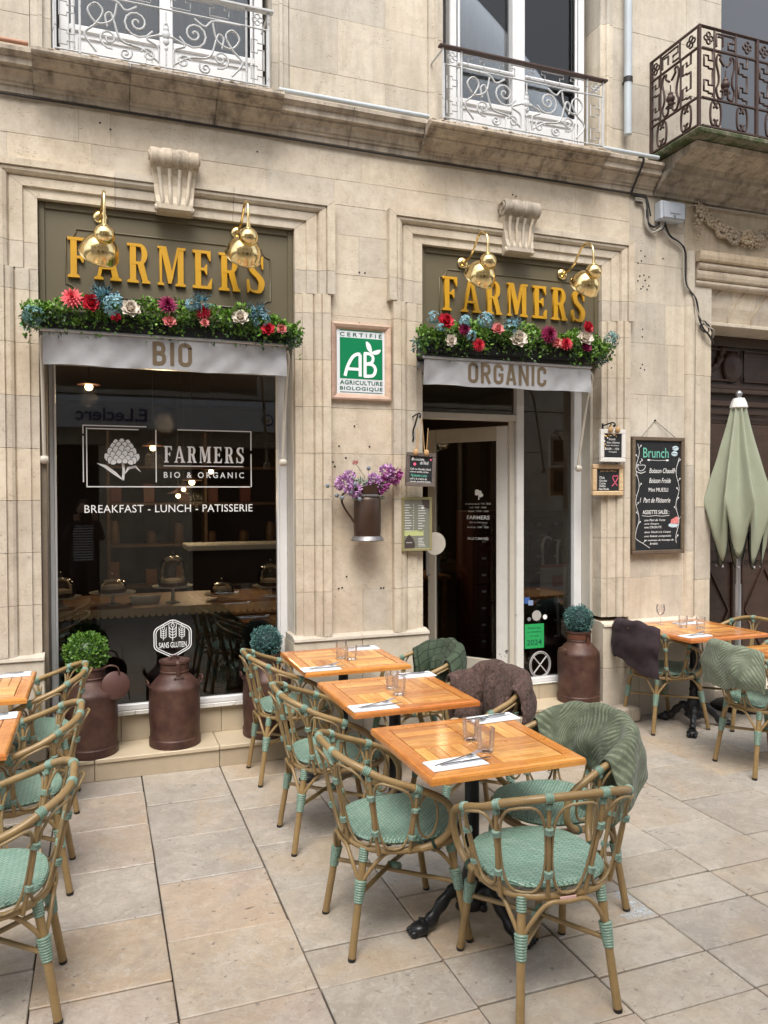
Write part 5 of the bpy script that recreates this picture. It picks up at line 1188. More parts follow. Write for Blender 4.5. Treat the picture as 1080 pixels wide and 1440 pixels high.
# ================================================================== HANGING BOARDS
def frame4(R_, x0, x1, z0, z1, w, y0, y1, m_, c=.003):
    for a, b, e, f in ((x0, x1, z0, z0+w), (x0, x1, z1-w, z1)): ob('frame_board', at(MB().cbox(a, b, y0, y1, e, f, c), R_), R_, mat=m_)
    for a, b in ((x0, x0+w), (x1-w, x1)): ob('frame_board', at(MB().cbox(a, b, y0, y1, z0+w+.0006, z1-w-.0006, c), R_), R_, mat=m_)
def texts(R_, rows, y, m_, name='chalk_lettering', d=.0008):
    mes = [fit_mesh(text_raw(r[0], r[5] if len(r) > 5 else .0, 1, r[6] if len(r) > 6 else .3), r[1], r[2], r[3], r[4], y, d) for r in rows]
    return ob(name, atme(join_meshes(name, mes, m_), R_), R_, kind='stuff')
def bracket(x, z, s=1, lab=''):
    B = root('iron_bracket', (x, -.002, z), label=lab, cat='bracket', group='small black scroll brackets holding the hanging boards')
    ob('back_plate', MB().cbox(-.008, .008, -.006, .0, -.20, .02, .002), B, mat=M_iron)
    ob('arm', MB().tube(smooth_pts([(0, -.006, 0), (0, -.06, .008), (0, -.12, .014), (0, -.15, .008), (0, -.158, -.008), (0, -.146, -.018), (0, -.138, -.006)], 5), .006, 6), B, mat=M_iron, smooth=60)
    ob('scroll', MB().tube(smooth_pts([(0, -.008, -.18), (0, -.03, -.15), (0, -.022, -.12), (0, -.03, -.09), (0, -.06, -.06), (0, -.09, -.02), (0, -.11, .004)], 5), .006, 6), B, mat=M_iron, smooth=60)
    return B
def tassel(x, y, z0, z1, par):
    ob('dried_seed_head', MB().sphere((x, y, z0), .020, 9, 6, (1, 1, 1.25)), par, mat=M_seed, smooth=80)
    ob('twine', MB().tube([(x, y, z0), (x+.01, y+.01, z1)], .003, 5), par, mat=M_seed)
M_seed = mat_simple('straw_seed_head', (.45, .28, .13), .9, bump=.5, bs=200)
bracket(2.09, 2.315, lab='small black scroll bracket beside the door, above the dark hanging slate')
b = root('hanging_chalkboard', (2.09, -.14, 1.83), label='dark framed chalkboard hung from a bracket at the left edge of the doorway', cat='chalkboard')
x0, x1, z0, z1 = 1.982, 2.203, 1.822, 2.055
frame4(b, x0, x1, z0, z1, .026, -.155, -.135, M_walnutgrey); ob('board', at(MB().box(x0+.02, x1-.02, -.148, -.140, z0+.02, z1-.02), b), b, mat=M_board)
texts(b, [('Boissons', 2.02, 2.115, 2.00, 2.02), ('de Noël', 2.085, 2.15, 1.975, 1.998), ('Café ou chocolat chaud', 2.012, 2.168, 1.935, 1.950), ('crème vanille, éclats', 2.012, 2.15, 1.915, 1.929), ('café à la crème de', 2.012, 2.14, 1.868, 1.882), ('noisette, cannelle & Kokoko', 2.012, 2.17, 1.848, 1.862)], -.149, M_chalk)
texts(b, [('Noisette Latte', 2.018, 2.14, 1.888, 1.908)], -.149, M_chalkg)
ob('chalk_dot', at(MB().lathe([(0, -.0005), (.011, -.0005), (.011, .0005), (0, .0005)], 14, M=Matrix.Rotation(PI/2, 3, 'X')).xf(Matrix.Translation((2.045, -.149, 1.975))), b), b, mat=M_chalkp)
ob('chalk_dot', at(MB().lathe([(0, -.0005), (.007, -.0005), (.007, .0005), (0, .0005)], 14, M=Matrix.Rotation(PI/2, 3, 'X')).xf(Matrix.Translation((2.165, -.149, 2.01))), b), b, mat=M_chalkp)
b.rotation_euler = (0, math.radians(2.5), 0)
for s in (-.045, .035): tassel(s, -.02, .225, .40, b)
ob('twine', MB().tube([(-.03, 0, .22), (0, .0, .47), (.03, 0, .22)], .004, 5), b, mat=M_seed)
# framed menu
mn = root('menu_case', (2.10, -.05, 1.37), label='framed olive grey menu hanging below the dark chalkboard left of the door', cat='menu')
x0, x1, z0, z1 = 1.990, 2.220, 1.368, 1.748
M_menuframe = mat_simple('pale_brass_frame', (.42, .38, .20), .35, .5)
frame4(mn, x0, x1, z0, z1, .018, -.062, -.045, M_menuframe, .002)
ob('menu_sheet', at(MB().box(x0+.015, x1-.015, -.056, -.050, z0+.015, z1-.015), mn), mn, mat=mat_simple('olive_grey_paper', (.19, .195, .155), .45))
ob('printed_band', at(MB().box(x0+.02, x1-.065, -.0572, -.0562, 1.475, 1.512), mn), mn, mat=mat_simple('pale_green_print', (.46, .50, .22), .5))
ob('printed_corner', at(MB().prism([(2.14, 1.73), (2.20, 1.73), (2.20, 1.665), (2.175, 1.67), (2.15, 1.695)], -.0572, -.0562, 'y'), mn), mn, mat=mat_simple('brown_print', (.075, .055, .05), .5))
ob('printed_drop', at(MB().prism([(2.012, 1.388), (2.012, 1.44), (2.03, 1.47), (2.045, 1.485), (2.075, 1.455), (2.09, 1.42), (2.09, 1.40), (2.08, 1.388)], -.0582, -.0574, 'y'), mn), mn, mat=mat_simple('dark_brown_print', (.06, .045, .042), .5))
random.seed(3)
mb = MB()
for k in range(11):
    zz = 1.69-.018*k
    mb.box(2.012, 2.012+ru(.03, .06), -.0572, -.0562, zz, zz+.004); mb.box(2.075, 2.083, -.0572, -.0562, zz, zz+.004); mb.box(2.115, 2.115+ru(.03, .06), -.0572, -.0562, zz-.004, zz)
    if k < 6: mb.box(2.115, 2.115+ru(.03, .06), -.0572, -.0562, 1.455-.011*k, 1.458-.011*k)
ob('small_print', at(mb, mn), mn, mat=M_chalk, kind='stuff')
ob('printed_flower', at(MB().lathe([(0, -.0005), (.010, -.0005), (.010, .0005), (0, .0005)], 14, M=Matrix.Rotation(PI/2, 3, 'X')).xf(Matrix.Translation((2.148, -.058, 1.672))), mn), mn, mat=M_chalk)
texts(mn, [('suivez-nous', 2.022, 2.068, 1.425, 1.434)], -.0584, M_chalk, 'print_lettering', .0005)
# white framed board + pine framed board right of the door
bracket(3.70, 2.30, lab='small black scroll bracket above the white framed chalkboard')
b = root('hanging_chalkboard', (3.72, -.09, 2.01), label='white framed chalkboard with gold fairy light drawing, upper of the two right of the door', cat='chalkboard')
x0, x1, z0, z1 = 3.612, 3.842, 2.015, 2.266
frame4(b, x0, x1, z0, z1, .033, -.105, -.08, M_whitewood); ob('board', at(MB().box(x0+.03, x1-.03, -.095, -.088, z0+.03, z1-.03), b), b, mat=M_board)
texts(b, [('Brunch', 3.69, 3.75, 2.182, 2.20), ('Sans Gluten', 3.67, 3.79, 2.158, 2.172), ('tous les jours', 3.665, 3.785, 2.135, 2.148), ('10h - 15h', 3.675, 3.785, 2.108, 2.124), ('Complet', 3.69, 3.765, 2.085, 2.098)], -.0962, M_chalk)
random.seed(9); M_gold = mat_simple('gold_chalk', (.70, .42, .10), .8)
for k in range(16):
    t = k/15; px = 3.65+.15*t if k < 12 else 3.652+.004*(k-12); pz = 2.228-.012*math.sin(t*PI*3)-(0 if k < 12 else .028*(k-11)); 
    if k == 0: pass
    ob('chalk_light', at(MB().sphere((px, -.0965, pz-ru(0, .02)), .0065, 7, 4, (1, .2, 1)), b), b, mat=M_gold if k % 3 else M_chalk)
for s in (-.03, .035): tassel(s, -.03, .25, .30, b)
b = root('hanging_chalkboard', (3.72, -.04, 1.75), label='small pine framed chalkboard with a pink ribbon drawing, below the white framed board', cat='chalkboard')
x0, x1, z0, z1 = 3.578, 3.858, 1.755, 1.998
frame4(b, x0, x1, z0, z1, .036, -.06, -.025, M_pine, .006); ob('board', at(MB().box(x0+.03, x1-.03, -.045, -.036, z0+.03, z1-.03), b), b, mat=M_board)
texts(b, [('Jeu de Mots', 3.645, 3.80, 1.935, 1.955)], -.0462, M_seed)
texts(b, [('Thés', 3.64, 3.69, 1.885, 1.905), ('Chocolats', 3.64, 3.71, 1.863, 1.880), ('Cookies', 3.64, 3.70, 1.842, 1.858), ('Muffins', 3.64, 3.70, 1.821, 1.837), ('Pain Perdu', 3.635, 3.73, 1.798, 1.815)], -.0462, M_chalk)
mb = MB(); ribbon(mb, [(p[0], p[1]) for p in smooth_pts([(3.81, 1.832, 0), (3.785, 1.86, 0), (3.765, 1.895, 0), (3.775, 1.912, 0), (3.79, 1.905, 0), (3.805, 1.913, 0), (3.813, 1.895, 0), (3.79, 1.86, 0), (3.758, 1.828, 0)], 4)], .006, -.0455); ob('chalk_ribbon', at(mb, b), b, mat=M_chalkp)
# large brunch board
b = root('menu_chalkboard', (4.205, -.03, 1.29), label='tall brown framed chalkboard headed Brunch with chalk vines, hung on the right wall', cat='chalkboard')
x0, x1, z0, z1 = 3.950, 4.462, 1.288, 2.222
frame4(b, x0, x1, z0, z1, .030, -.052, -.012, M_walnut, .004); ob('board', at(MB().box(x0+.025, x1-.025, -.036, -.026, z0+.025, z1-.025), b), b, mat=M_board)
Y = -.0365
def U(u, v): return (x0+.03+(x1-x0-.06)*u, z1-.03-(z1-z0-.06)*v)
def tx(t, u0, u1, v0, v1, bo=.0, sh=.3): a = U(u0, v1); c = U(u1, v0); return (t, a[0], c[0], a[1], c[1], bo, sh)
texts(b, [tx('Brunch', .18, .73, .065, .155, .0, .0)], Y, M_chalkg)
texts(b, [tx('Boisson Chaude', .31, .86, .25, .295, 0), tx('Boisson Froide', .31, .78, .34, .385, 0), tx('Mini MUESLI', .30, .72, .43, .465, 0, 0), tx('1  Part de Pâtisserie', .11, .77, .52, .565, 0),
    tx('ASSIETTE SALÉE :', .17, .75, .625, .67, .004, 0), tx('une Part de Tarte', .21, .66, .715, .735, 0), tx('une Soupe', .21, .52, .75, .77, 0), tx('une CROUTE', .21, .58, .78, .80, 0, 0), tx('deux Oeufs à la Coque', .21, .78, .825, .848, 0), tx('une Salade composée', .21, .79, .862, .885, 0), tx('un morceau de fromage de', .21, .85, .90, .922, 0), tx('brebis', .33, .5, .93, .95, 0)], Y, M_chalk)
mb = MB(); random.seed(4)
for u0, v0, v1, n, ph in ((.06, .03, .98, 22, 0), (.93, .15, .94, 18, 2)):
    pts = [U(u0+.035*math.sin(i*.9+ph)+(.12*max(0, i-n+2) if u0 < .5 else 0), v0+(v1-v0)*i/n) for i in range(n+1)]
    ribbon(mb, [(p[0], p[1]) for p in smooth_pts([(p[0], p[1], 0) for p in pts], 3)], .0035, Y+.0004)
    for i in range(1, n, 2):
        s = 1 if i % 4 == 1 else -1; q = pts[i]; e = (q[0]+s*.020, q[1]+.022); ribbon(mb, [q, e], .0028, Y+.0002)
        if not (x0+.035 < e[0] < x1-.035): continue
        mb.sphere((e[0], Y, e[1]), .0065, 7, 4, (1, .15, 1))
ribbon(mb, [U(.28, .175), U(.50, .18), U(.72, .175)], .003, Y+.0003)
for u_ in (.30, .70): mb.sphere((U(u_, .177)[0], Y, U(u_, .177)[1]), .012, 8, 4, (1.3, .1, .6))
ribbon(mb, [U(.16, .684), U(.3, .69), U(.45, .684), U(.6, .69), U(.75, .684)], .0035, Y+.0003)
# coffee cup and saucer
ribbon(mb, [U(*p[:2]) for p in smooth_pts([(.06, .225, 0), (.08, .265, 0), (.14, .275, 0), (.20, .26, 0), (.22, .225, 0), (.06, .225, 0)], 4)], .004, Y+.0001); ribbon(mb, [U(.03, .283), U(.13, .298), U(.23, .283)], .005, Y+.0002); ribbon(mb, [U(*p[:2]) for p in smooth_pts([(.13, .21, 0), (.11, .195, 0), (.16, .18, 0), (.14, .165, 0)], 4)], .005, Y)
ob('chalk_vines', at(mb, b), b, mat=M_chalk, smooth=80)
mb = MB()
for (u_, v_) in ((.88, .065), (.86, .115)): c = U(u_, v_); mb.sphere((c[0], Y, c[1]), .028, 14, 6, (1.15, .05, .72))
mb.sphere((U(.84, .775)[0], Y+.0004, U(.84, .775)[1]), .045, 16, 6, (1.1, .03, .42))
ob('chalk_coffee_beans', at(mb, b), b, mat=M_chalkblue, smooth=80)
mb = MB(); ribbon(mb, [U(.76, .076), U(.84, .062), U(.92, .055)], .003, Y-.0022); ribbon(mb, [U(.80, .108), U(.88, .113), U(.95, .122)], .003, Y-.0022); ob('chalk_bean_crease', at(mb, b), b, mat=M_board)
me = curve_mesh([[U(.78, .76), U(.78, .725), U(.90, .695), U(.95, .705), U(.95, .76)]], .002); 
for v in me.vertices: v.co = Vector((v.co.x, Y-.002-(.001 if v.co.z > 0 else 0), v.co.y))
me.materials.append(M_rose); ob('chalk_cake', atme(me, b), b)
ob('hanging_wire', at(MB().tube([(x0+.10, -.03, z1), (4.20, -.006, z1+.135), (x1-.08, -.03, z1)], .0022, 5), b), b, mat=M_cable); ob('nail', at(MB().sphere((4.20, -.008, z1+.137), .008, 8, 5), b), b, mat=M_iron)

# ================================================================== WINDOW LETTERING
yd = .267
lettering([('BREAKFAST - LUNCH - PATISSERIE', -.088, 1.002, 1.652, 1.703, .0, 1.05)], yd, .001, M_decal, pane)
lettering([('BIO & ORGANIC', .409, .944, 1.882, 1.922, .012, 1.5)], yd, .001, M_decal, pane)
sign_word('FARMERS', .411, .944, 1.985, 2.095, yd, .001, M_decal, pane, 0)
mb = MB()
def line(a, b, c, d, w=.007): ribbon(mb, [(a, b), (c, d)], w, yd, .001)
L_, R__, T_, B_ = -.075, .998, 2.205, 1.822
line(L_, B_, .985, B_); line(R__-.004, B_-.0, R__-.004, 2.05); line(R__-.004, 2.075, R__-.004, T_); line(.50, T_, R__, T_-.0); line(L_+.004, B_+.0, L_+.004, T_); line(L_-.017, B_+.03, L_-.017, 2.15); line(L_-.017, 2.165, L_-.017, T_+.010)
line(L_-.02, T_+.014, .30, T_+.014); line(L_, T_-.006, .25, T_-.006); line(.36, B_+.03, .36, 2.20); line(.408, 1.962, .94, 1.962, .005)
ob('frame_decal', mb, pane, mat=M_decal)
# artichoke emblem: overlapping scales, stalk and leaves
def poly_me(pts, lay):
    me = curve_mesh([pts], .001)
    for v in me.vertices: v.co = Vector((v.co.x, yd-lay-(.0006 if v.co.z > 0 else 0), v.co.y))
    return me
mes = []; mesd = []; ac = (.145, 2.055)
lay = 0
for row, (n, zo, wd, hh) in enumerate(((3, .055, .055, .060), (4, .035, .055, .060), (5, .010, .052, .062), (6, -.018, .046, .056), (5, -.045, .044, .050), (4, -.062, .04, .036))):
    for k in range(n):
        u = (k-(n-1)/2); cx = ac[0]+u*.034*(1.0 if row < 3 else 1.05); cz = ac[1]+zo-.006*abs(u)**1.4; tl = u*.22
        def pt(a, b, s=1.0): return (cx+(a*math.cos(tl)+b*math.sin(tl))*s, cz+(b*math.cos(tl)-a*math.sin(tl))*s)
        for s, L2, lst in ((1.0, 0, mesd), (.86, .0004, mes)):
            q = [pt(-wd*.5*s, -hh*.35*s), pt(-wd*.48*s, hh*.15*s), pt(-wd*.25*s, hh*.42*s), pt(0, hh*.58*s), pt(wd*.25*s, hh*.42*s), pt(wd*.48*s, hh*.15*s), pt(wd*.5*s, -hh*.35*s), pt(0, -hh*.55*s)]
            lst.append(poly_me(q, .0008+lay+L2))
        lay += .0010
for pts, w_ in (([(.150, 1.985), (.155, 1.93), (.150, 1.865)], .016), ([(.152, 1.865), (.10, 1.91), (.04, 1.955), (-.01, 1.975)], [.004, .022, .02, .002]), ([(.156, 1.90), (.185, 1.945), (.23, 1.955), (.262, 1.92)], [.004, .018, .016, .002])):
    mb = MB(); ribbon(mb, pts, w_, yd, .001); mes.append(mb.mesh('s'))
ob('artichoke_decal_gaps', join_meshes('artichoke_decal_gaps', mesd, M_board), pane); ob('artichoke_decal', join_meshes('artichoke_decal', mes, M_decal), pane)
# gluten free hexagon
hc = (.458, .802); mb = MB()
for r_, w_ in ((.140, .006), (.125, .005)):
    v6 = [Vector((hc[0]+r_*1.0*math.cos(math.radians(90+60*k)), hc[1]+r_*.93*math.sin(math.radians(90+60*k)), 0)) for k in range(6)]; pts = []
    for k in range(6):
        a, b_, c_ = v6[k-1], v6[k], v6[(k+1) % 6]; p = b_+(a-b_)*.15; q = b_+(c_-b_)*.15; pts += [p, b_+(a-b_)*.05+(c_-b_)*.05, q]
    pts.append(pts[0]); ribbon(mb, [(p.x, p.y) for p in pts], w_, yd, .001)
def wheat(cx, cz, s):
    ribbon(mb, [(cx, cz-.055*s), (cx, cz+.03*s)], .004*s, yd, .001)
    for k in range(4):
        z_ = cz-.038*s+.018*s*k
        for sg in (-1, 1): ribbon(mb, [(cx, z_), (cx+sg*.014*s, z_+.004*s), (cx+sg*.022*s, z_+.016*s)], .0045*s, yd-.0003*(k % 2), .001)
    for sg in (-1, 1): ribbon(mb, [(cx+sg*.022*s, cz-.03*s), (cx+sg*.023*s, cz+.05*s)], .0035*s, yd, .001)
    ribbon(mb, [(cx+.010*s*math.sin(t*PI/4), cz+.043*s+.012*s*math.cos(t*PI/4)) for t in range(9)], .004*s, yd, .001); ribbon(mb, [(cx, cz+.055*s), (cx, cz+.072*s)], .004*s, yd, .001)
wheat(.458, .845, 1.05); wheat(.398, .838, .82); wheat(.518, .838, .82)
ob('gluten_free_decal', mb, pane, mat=M_decal)
lettering([('SANS GLUTEN', .368, .548, .740, .778, .006)], yd, .001, M_decal, pane)
# door glass lettering and stickers on the side light
ys = .257
def sticker(n, a, b, c, d, m_, y=ys): return ob(n, MB().box(a, b, y-.0012, y-.0004, c, d), sl, mat=m_)
def disc(n, x, z, r, m_, y=ys): return ob(n, MB().lathe([(0, -.0004), (r, -.0004), (r, .0004), (0, .0004)], 20, M=Matrix.Rotation(PI/2, 3, 'X')).xf(Matrix.Translation((x, y-.001, z))), sl, mat=m_)
sticker('green_poster', 3.160, 3.335, .540, .735, mat_simple('bright_green_paper', (.02, .36, .10), .6))
lettering([('2024', 3.178, 3.315, .565, .610, .01), ('Réservez', 3.19, 3.305, .695, .712), ('le réveillon', 3.185, 3.31, .665, .680), ('à midi', 3.21, 3.285, .632, .648)], ys-.0013, .0006, M_signtext, sl)
sticker('visitor_poster', 3.325, 3.575, .95, 1.20, mat_simple('pale_pink_paper', (.30, .26, .26), .6), .300); sticker('poster_red_band', 3.325, 3.575, 1.175, 1.20, mat_simple('red_print', (.28, .03, .04), .5), .2985); sticker('poster_red_block', 3.44, 3.54, 1.02, 1.11, mat_simple('dull_red_print', (.25, .04, .05), .5), .2985)
disc('round_sticker', 3.268, .80, .042, mat_simple('grey_sticker', (.42, .40, .37), .5)); disc('round_sticker', 3.345, .785, .020, M_decal); disc('round_sticker', 3.20, .775, .016, mat_simple('dim_grey_sticker', (.25, .25, .25), .5)); sticker('blue_sticker', 3.155, 3.205, .90, .95, mat_simple('blue_print', (.05, .12, .35), .4)); sticker('blue_sticker', 3.19, 3.235, .885, .925, mat_simple('pale_blue_print', (.25, .32, .5), .4), ys-.002)
mb = MB(); wc = (3.300, ys-.002, .405)
mb.tube([(wc[0]+.095*math.cos(t*PI/16), wc[1], wc[2]+.105*math.sin(t*PI/16)) for t in range(32)], .0045, 6, closed=True); mb.tube([(wc[0]+.083*math.cos(t*PI/16), wc[1], wc[2]+.093*math.sin(t*PI/16)) for t in range(32)], .003, 6, closed=True)
for a in (45, 135): 
    c_, s_ = math.cos(math.radians(a))*.085, math.sin(math.radians(a))*.095; mb.tube([(wc[0]-c_, wc[1], wc[2]-s_), (wc[0]+c_, wc[1], wc[2]+s_)], .005, 6)
ob('wheel_decal', mb, sl, mat=mat_simple('grey_print', (.45, .43, .42), .5), smooth=60)
rows = [('du mardi au samedi : 9h00 - 18h30', .27, .50, 1.685, 1.700), ('lundi : 9h00 - 18h00', .31, .46, 1.655, 1.670), ('Brunch : 10h00 - 15h00', .30, .48, 1.625, 1.640), ('FARMERS', .285, .49, 1.565, 1.598, .02), ('BIO & ORGANIC', .31, .47, 1.535, 1.546), ('Brunch bio : 10h00 - 15h00', .29, .48, 1.495, 1.510), ('SALLE CLIMATISÉE', .29, .48, 1.40, 1.425, .01)]
mes = [fit_mesh(text_raw(r[0], r[5] if len(r) > 5 else 0), -r[2]+.02 if 0 else r[1]-.06, r[2]-.06, r[3], r[4], 0, .001) for r in rows]
me = join_meshes('lettering', mes, M_decal); door_rows = True
for v in me.vertices:     # on the street face of the open leaf: leaf x runs from the hinge, so mirror it
    v.co = DM @ Vector((.62-v.co.x-.02, .0046 + (.001 if v.co.y > 0 else 0), v.co.z))
ob('lettering', me, door, kind='stuff')
mb = MB()
for k in range(7): mb.sphere((.62-.335-.02+.022*math.cos(k), .0055, 1.775+.018*math.sin(k*1.3)), .016, 8, 4, (1, .06, 1))
mb.box(.262, .270, .004, .006, 1.725, 1.77); mb.xf(DM); ob('artichoke_decal', mb, door, mat=M_decal, smooth=80)

# ================================================================== MILK CHURNS AND TOPIARY
def churn(x, y, z, rz, lab, lid, m_=M_rust, s=1.0):
    C = root('milk_churn', (x, y, z), rz, label=lab, cat='milk churn', group='brown enamelled milk churns by the windows')
    cb = ob('churn_body', MB().lathe([(0, 0), (.160, 0), (.164, .004), (.165, .050), (.160, .056), (.159, .060), (.160, .10), (.161, .15), (.161, .20), (.162, .25), (.162, .30), (.161, .335), (.161, .365), (.162, .372), (.157, .390), (.130, .420), (.104, .447), (.093, .458), (.090, .475), (.090, .500)], 40), C, mat=m_, smooth=35)
    cb.data = cb.data.copy()
    for v_ in cb.data.vertices:
        p_ = v_.co; k_ = mn_.noise(Vector((p_.x*9+x*5, p_.y*9, p_.z*7)))*.006 if .06 < p_.z < .44 else 0
        r_ = math.hypot(p_.x, p_.y); 
        if r_ > .01: v_.co.x *= (r_+k_)/r_; v_.co.y *= (r_+k_)/r_
    ob('neck', MB().lathe([(.090, .470), (.094, .474), (.094, .480), (.090, .484), (.090, .525), (.094, .53), (.098, .535), (.098, .548), (.094, .550), (.086, .545), (.080, .50)], 36), C, mat=m_, smooth=35)
    for a in (0, PI):
        ob('side_handle', MB().tube(smooth_pts([(.155, -.03, .385), (.172, -.032, .40), (.176, -.03, .425), (.176, .03, .425), (.172, .032, .40), (.155, .03, .385)], 4), .007, 6).xf(Matrix.Rotation(a, 4, 'Z')), C, mat=m_, smooth=60)
    if lid == 'on':
        l = ob('lid', MB().lathe([(.0, .540), (.078, .538), (.080, .548), (.03, .552), (.0, .555)], 30), C, mat=m_, smooth=40)
        ob('lid_knob', MB().tube(smooth_pts([(-.035, .0, .55), (-.02, 0, .568), (.01, 0, .572), (.03, 0, .555)], 4), .009, 8), C, mat=m_, smooth=60)
        ob('latch', MB().tube([(.0, -.092, .555), (.0, -.100, .54), (.0, -.101, .46)], .007, 6, flat=(1, 2)), C, mat=m_)
        ob('latch_ring', MB().tube([(.028*math.cos(t*PI/8), -.112-.006*math.sin(t*PI/8), .445+.012*math.sin(t*PI/8)) for t in range(16)], .004, 6, closed=True), C, mat=m_, smooth=60)
    if lid == 'strap':
        ob('strap', MB().lathe([(.0905, .49), (.0925, .491), (.0925, .527), (.0905, .528)], 36, close=False), C, mat=M_leather)
        mb = MB().tube([(-.016, -.096, .485), (.016, -.096, .485), (.016, -.098, .525), (-.016, -.098, .525)], .0035, 6, closed=True); ob('buckle', mb, C, mat=M_iron)
        ob('strap_tongue', MB().cbox(-.010, .010, -.103, -.094, .43, .50, .002), C, mat=M_leather)
    if lid == 'open':
        T = Matrix.Translation((.135, -.085, .43)) @ Matrix.Rotation(math.radians(82), 4, 'X') @ Matrix.Rotation(math.radians(12), 4, 'Y')
        ob('lid', MB().lathe([(0, 0), (.080, 0), (.088, .004), (.088, .022), (.083, .026), (.0, .030)], 32).xf(T), C, mat=M_rustlid, smooth=40)
        ob('lid_hinge', MB().tube(smooth_pts([(.06, -.07, .53), (.10, -.10, .56), (.15, -.10, .545), (.16, -.10, .50)], 4), .006, 6), C, mat=m_, smooth=60)
    return C
churn(.455, .115, .1405, .15, 'brown milk churn with its lid on, centred under the wide window', 'on')
churn(-.06, .105, .1405, .1, 'brown milk churn with its lid hanging open, under the bright green box ball', 'open')
churn(1.065, .115, .1405, 0, 'brown milk churn under the wide window beside the pier, behind the rattan chair', '')
churn(3.525, .055, .1485, .2, 'brown milk churn with a buckled strap, right of the doorway', 'strap')
def topiary(x, y, z, r, m1, lab, seed, n=2600, size=.014, asp=.7):
    random.seed(seed)
    T = root('topiary_ball', (x, y, z), label=lab, cat='plant', group='clipped artificial topiary balls in the churns')
    ob('core', MB().sphere((0, 0, r*.92), r*.86, 20, 14), T, mat=M_garl2 if m1 is M_boxleaf else mat_simple('dark_teal_core', (.010, .03, .028), .8), smooth=80)
    mb = MB()
    def fp():
        while True:
            v = Vector((ru(-1, 1), ru(-1, 1), ru(-1, 1)))
            if .1 < v.length < 1: break
        v.normalize(); kk = 1+.10*math.sin(v.x*5+seed)*math.sin(v.y*6+v.z*5)+.05*math.sin(v.z*13+v.x*11)
        return v*r*kk*ru(.80, 1.0)+Vector((0, 0, r*.92)), v
    leafs(mb, n, fp, size, asp, .2, .3); ob('leaves', mb.mesh('leaves', m1, 180, recalc=False), T, kind='stuff')
topiary(-.085, .105, .655, .128, M_boxleaf, 'bright green clipped box ball in the leftmost churn', 1, 2400, .020, .8)
topiary(1.065, .115, .668, .105, M_blueleaf, 'blue green clipped ball in the churn beside the pier', 2, 2600, .015, .45)
topiary(3.525, .055, .680, .112, M_blueleaf, 'blue green clipped ball in the strapped churn right of the doorway', 3, 2800, .015, .45)

# ================================================================== THINGS BEHIND THE GLASS
sh = root('display_counter', (.45, .7, .265), label='wooden counter with scalloped lace edging behind the wide window', cat='counter')
ob('counter_top', MB().cbox(-1.15, .80, -.30, .55, .705, .735, .005), sh, mat=M_counter); ob('counter_front', MB().box(-1.1, .75, .10, .14, 0, .704), sh, mat=M_wallin)
for k in range(36):
    a = -.80+k*.0445
    ob('lace_scallop', MB().prism([(a, .735), (a+.0435, .735), (a+.0435, .690), (a+.036, .678), (a+.022, .672), (a+.008, .678), (a, .690)], -.307, -.3015, 'y'), sh, mat=M_lace)
def stand(x, y, z0, h, r, dr, dh, lab, cake):
    c = root('cake_stand', (x, y, z0), label=lab, cat='cake stand', group='glass domed cake stands on the counter')
    ob('stand_plate', MB().lathe([(0, 0), (.05, 0), (.052, .006), (.014, .02), (.012, h-.02), (.03, h-.008), (r, h-.002), (r+.006, h+.008), (r, h+.006), (0, h+.004)], 30), c, mat=M_ceramic, smooth=40)
    if cake:
        ck = ob('cake', MB().lathe([(0, h+.006), (dr*.78, h+.006), (dr*.80, h+.012), (dr*.80, h+.030), (0, h+.030)], 26), c, mat=M_cake, smooth=40); ob('icing', MB().lathe([(0, h+.0305), (dr*.82, h+.0305), (dr*.80, h+.050), (dr*.4, h+.058), (0, h+.060)], 26), ck, mat=M_creamcake, smooth=50)
    ob('glass_dome', MB().lathe([(dr, h+.008), (dr, h+dh*.5), (dr*.93, h+dh*.72), (dr*.72, h+dh*.90), (dr*.35, h+dh*.985), (.008, h+dh), (.006, h+dh+.012), (.014, h+dh+.022), (.012, h+dh+.034), (0, h+dh+.038)], 32), c, mat=M_dome, smooth=60)
stand(.49, .60, 1.0, .115, .135, .100, .22, 'tallest glass domed stand with a round iced cake, at the window centre', True)
stand(.085, .62, 1.0, .085, .150, .095, .10, 'low glass dome on a wide white plate, left of the tall cake dome', True)
stand(-.25, .60, 1.0, .07, .13, .09, .14, 'leftmost domed stand, at the left window edge', True)
stand(.845, .65, 1.0, .035, .12, .085, .09, 'small low glass dome right of the tall cake dome', True)
stand(1.21, .68, 1.0, .08, .13, .09, .17, 'rightmost domed stand, by the right window edge', True)
ob('loaf_tin', MB().prism([(-.09, 0), (.09, 0), (.11, .05), (-.11, .05)], -.06, .06, 'y'), loc=(.30, .66, 1.0), mat=M_ceramic, label='cream oblong dish on the counter between two cake domes', cat='dish')
def pend(x, y, z, r, lab):
    p = root('pendant_lamp', (x, y, z), label=lab, cat='lamp', group='lit pendant lamps inside the cafe')
    ob('bulb', MB().sphere((0, 0, 0), r, 10, 7), p, mat=M_bulb, smooth=80); ob('lamp_shade', MB().lathe([(.10, .018), (.102, .022), (.03, .05), (.015, .07), (.0, .072)], 20), p, mat=M_rust, smooth=50); ob('flex', MB().tube([(0, 0, .07), (0, 0, 3.0-z)], .004, 5), p, mat=M_cable)
pend(-.076, 2.5, 2.765, .035, 'small lit lamp high inside, near the top left of the wide window')
pend(.482, 2.5, 2.217, .028, 'lit pendant lamp behind the window artichoke drawing')
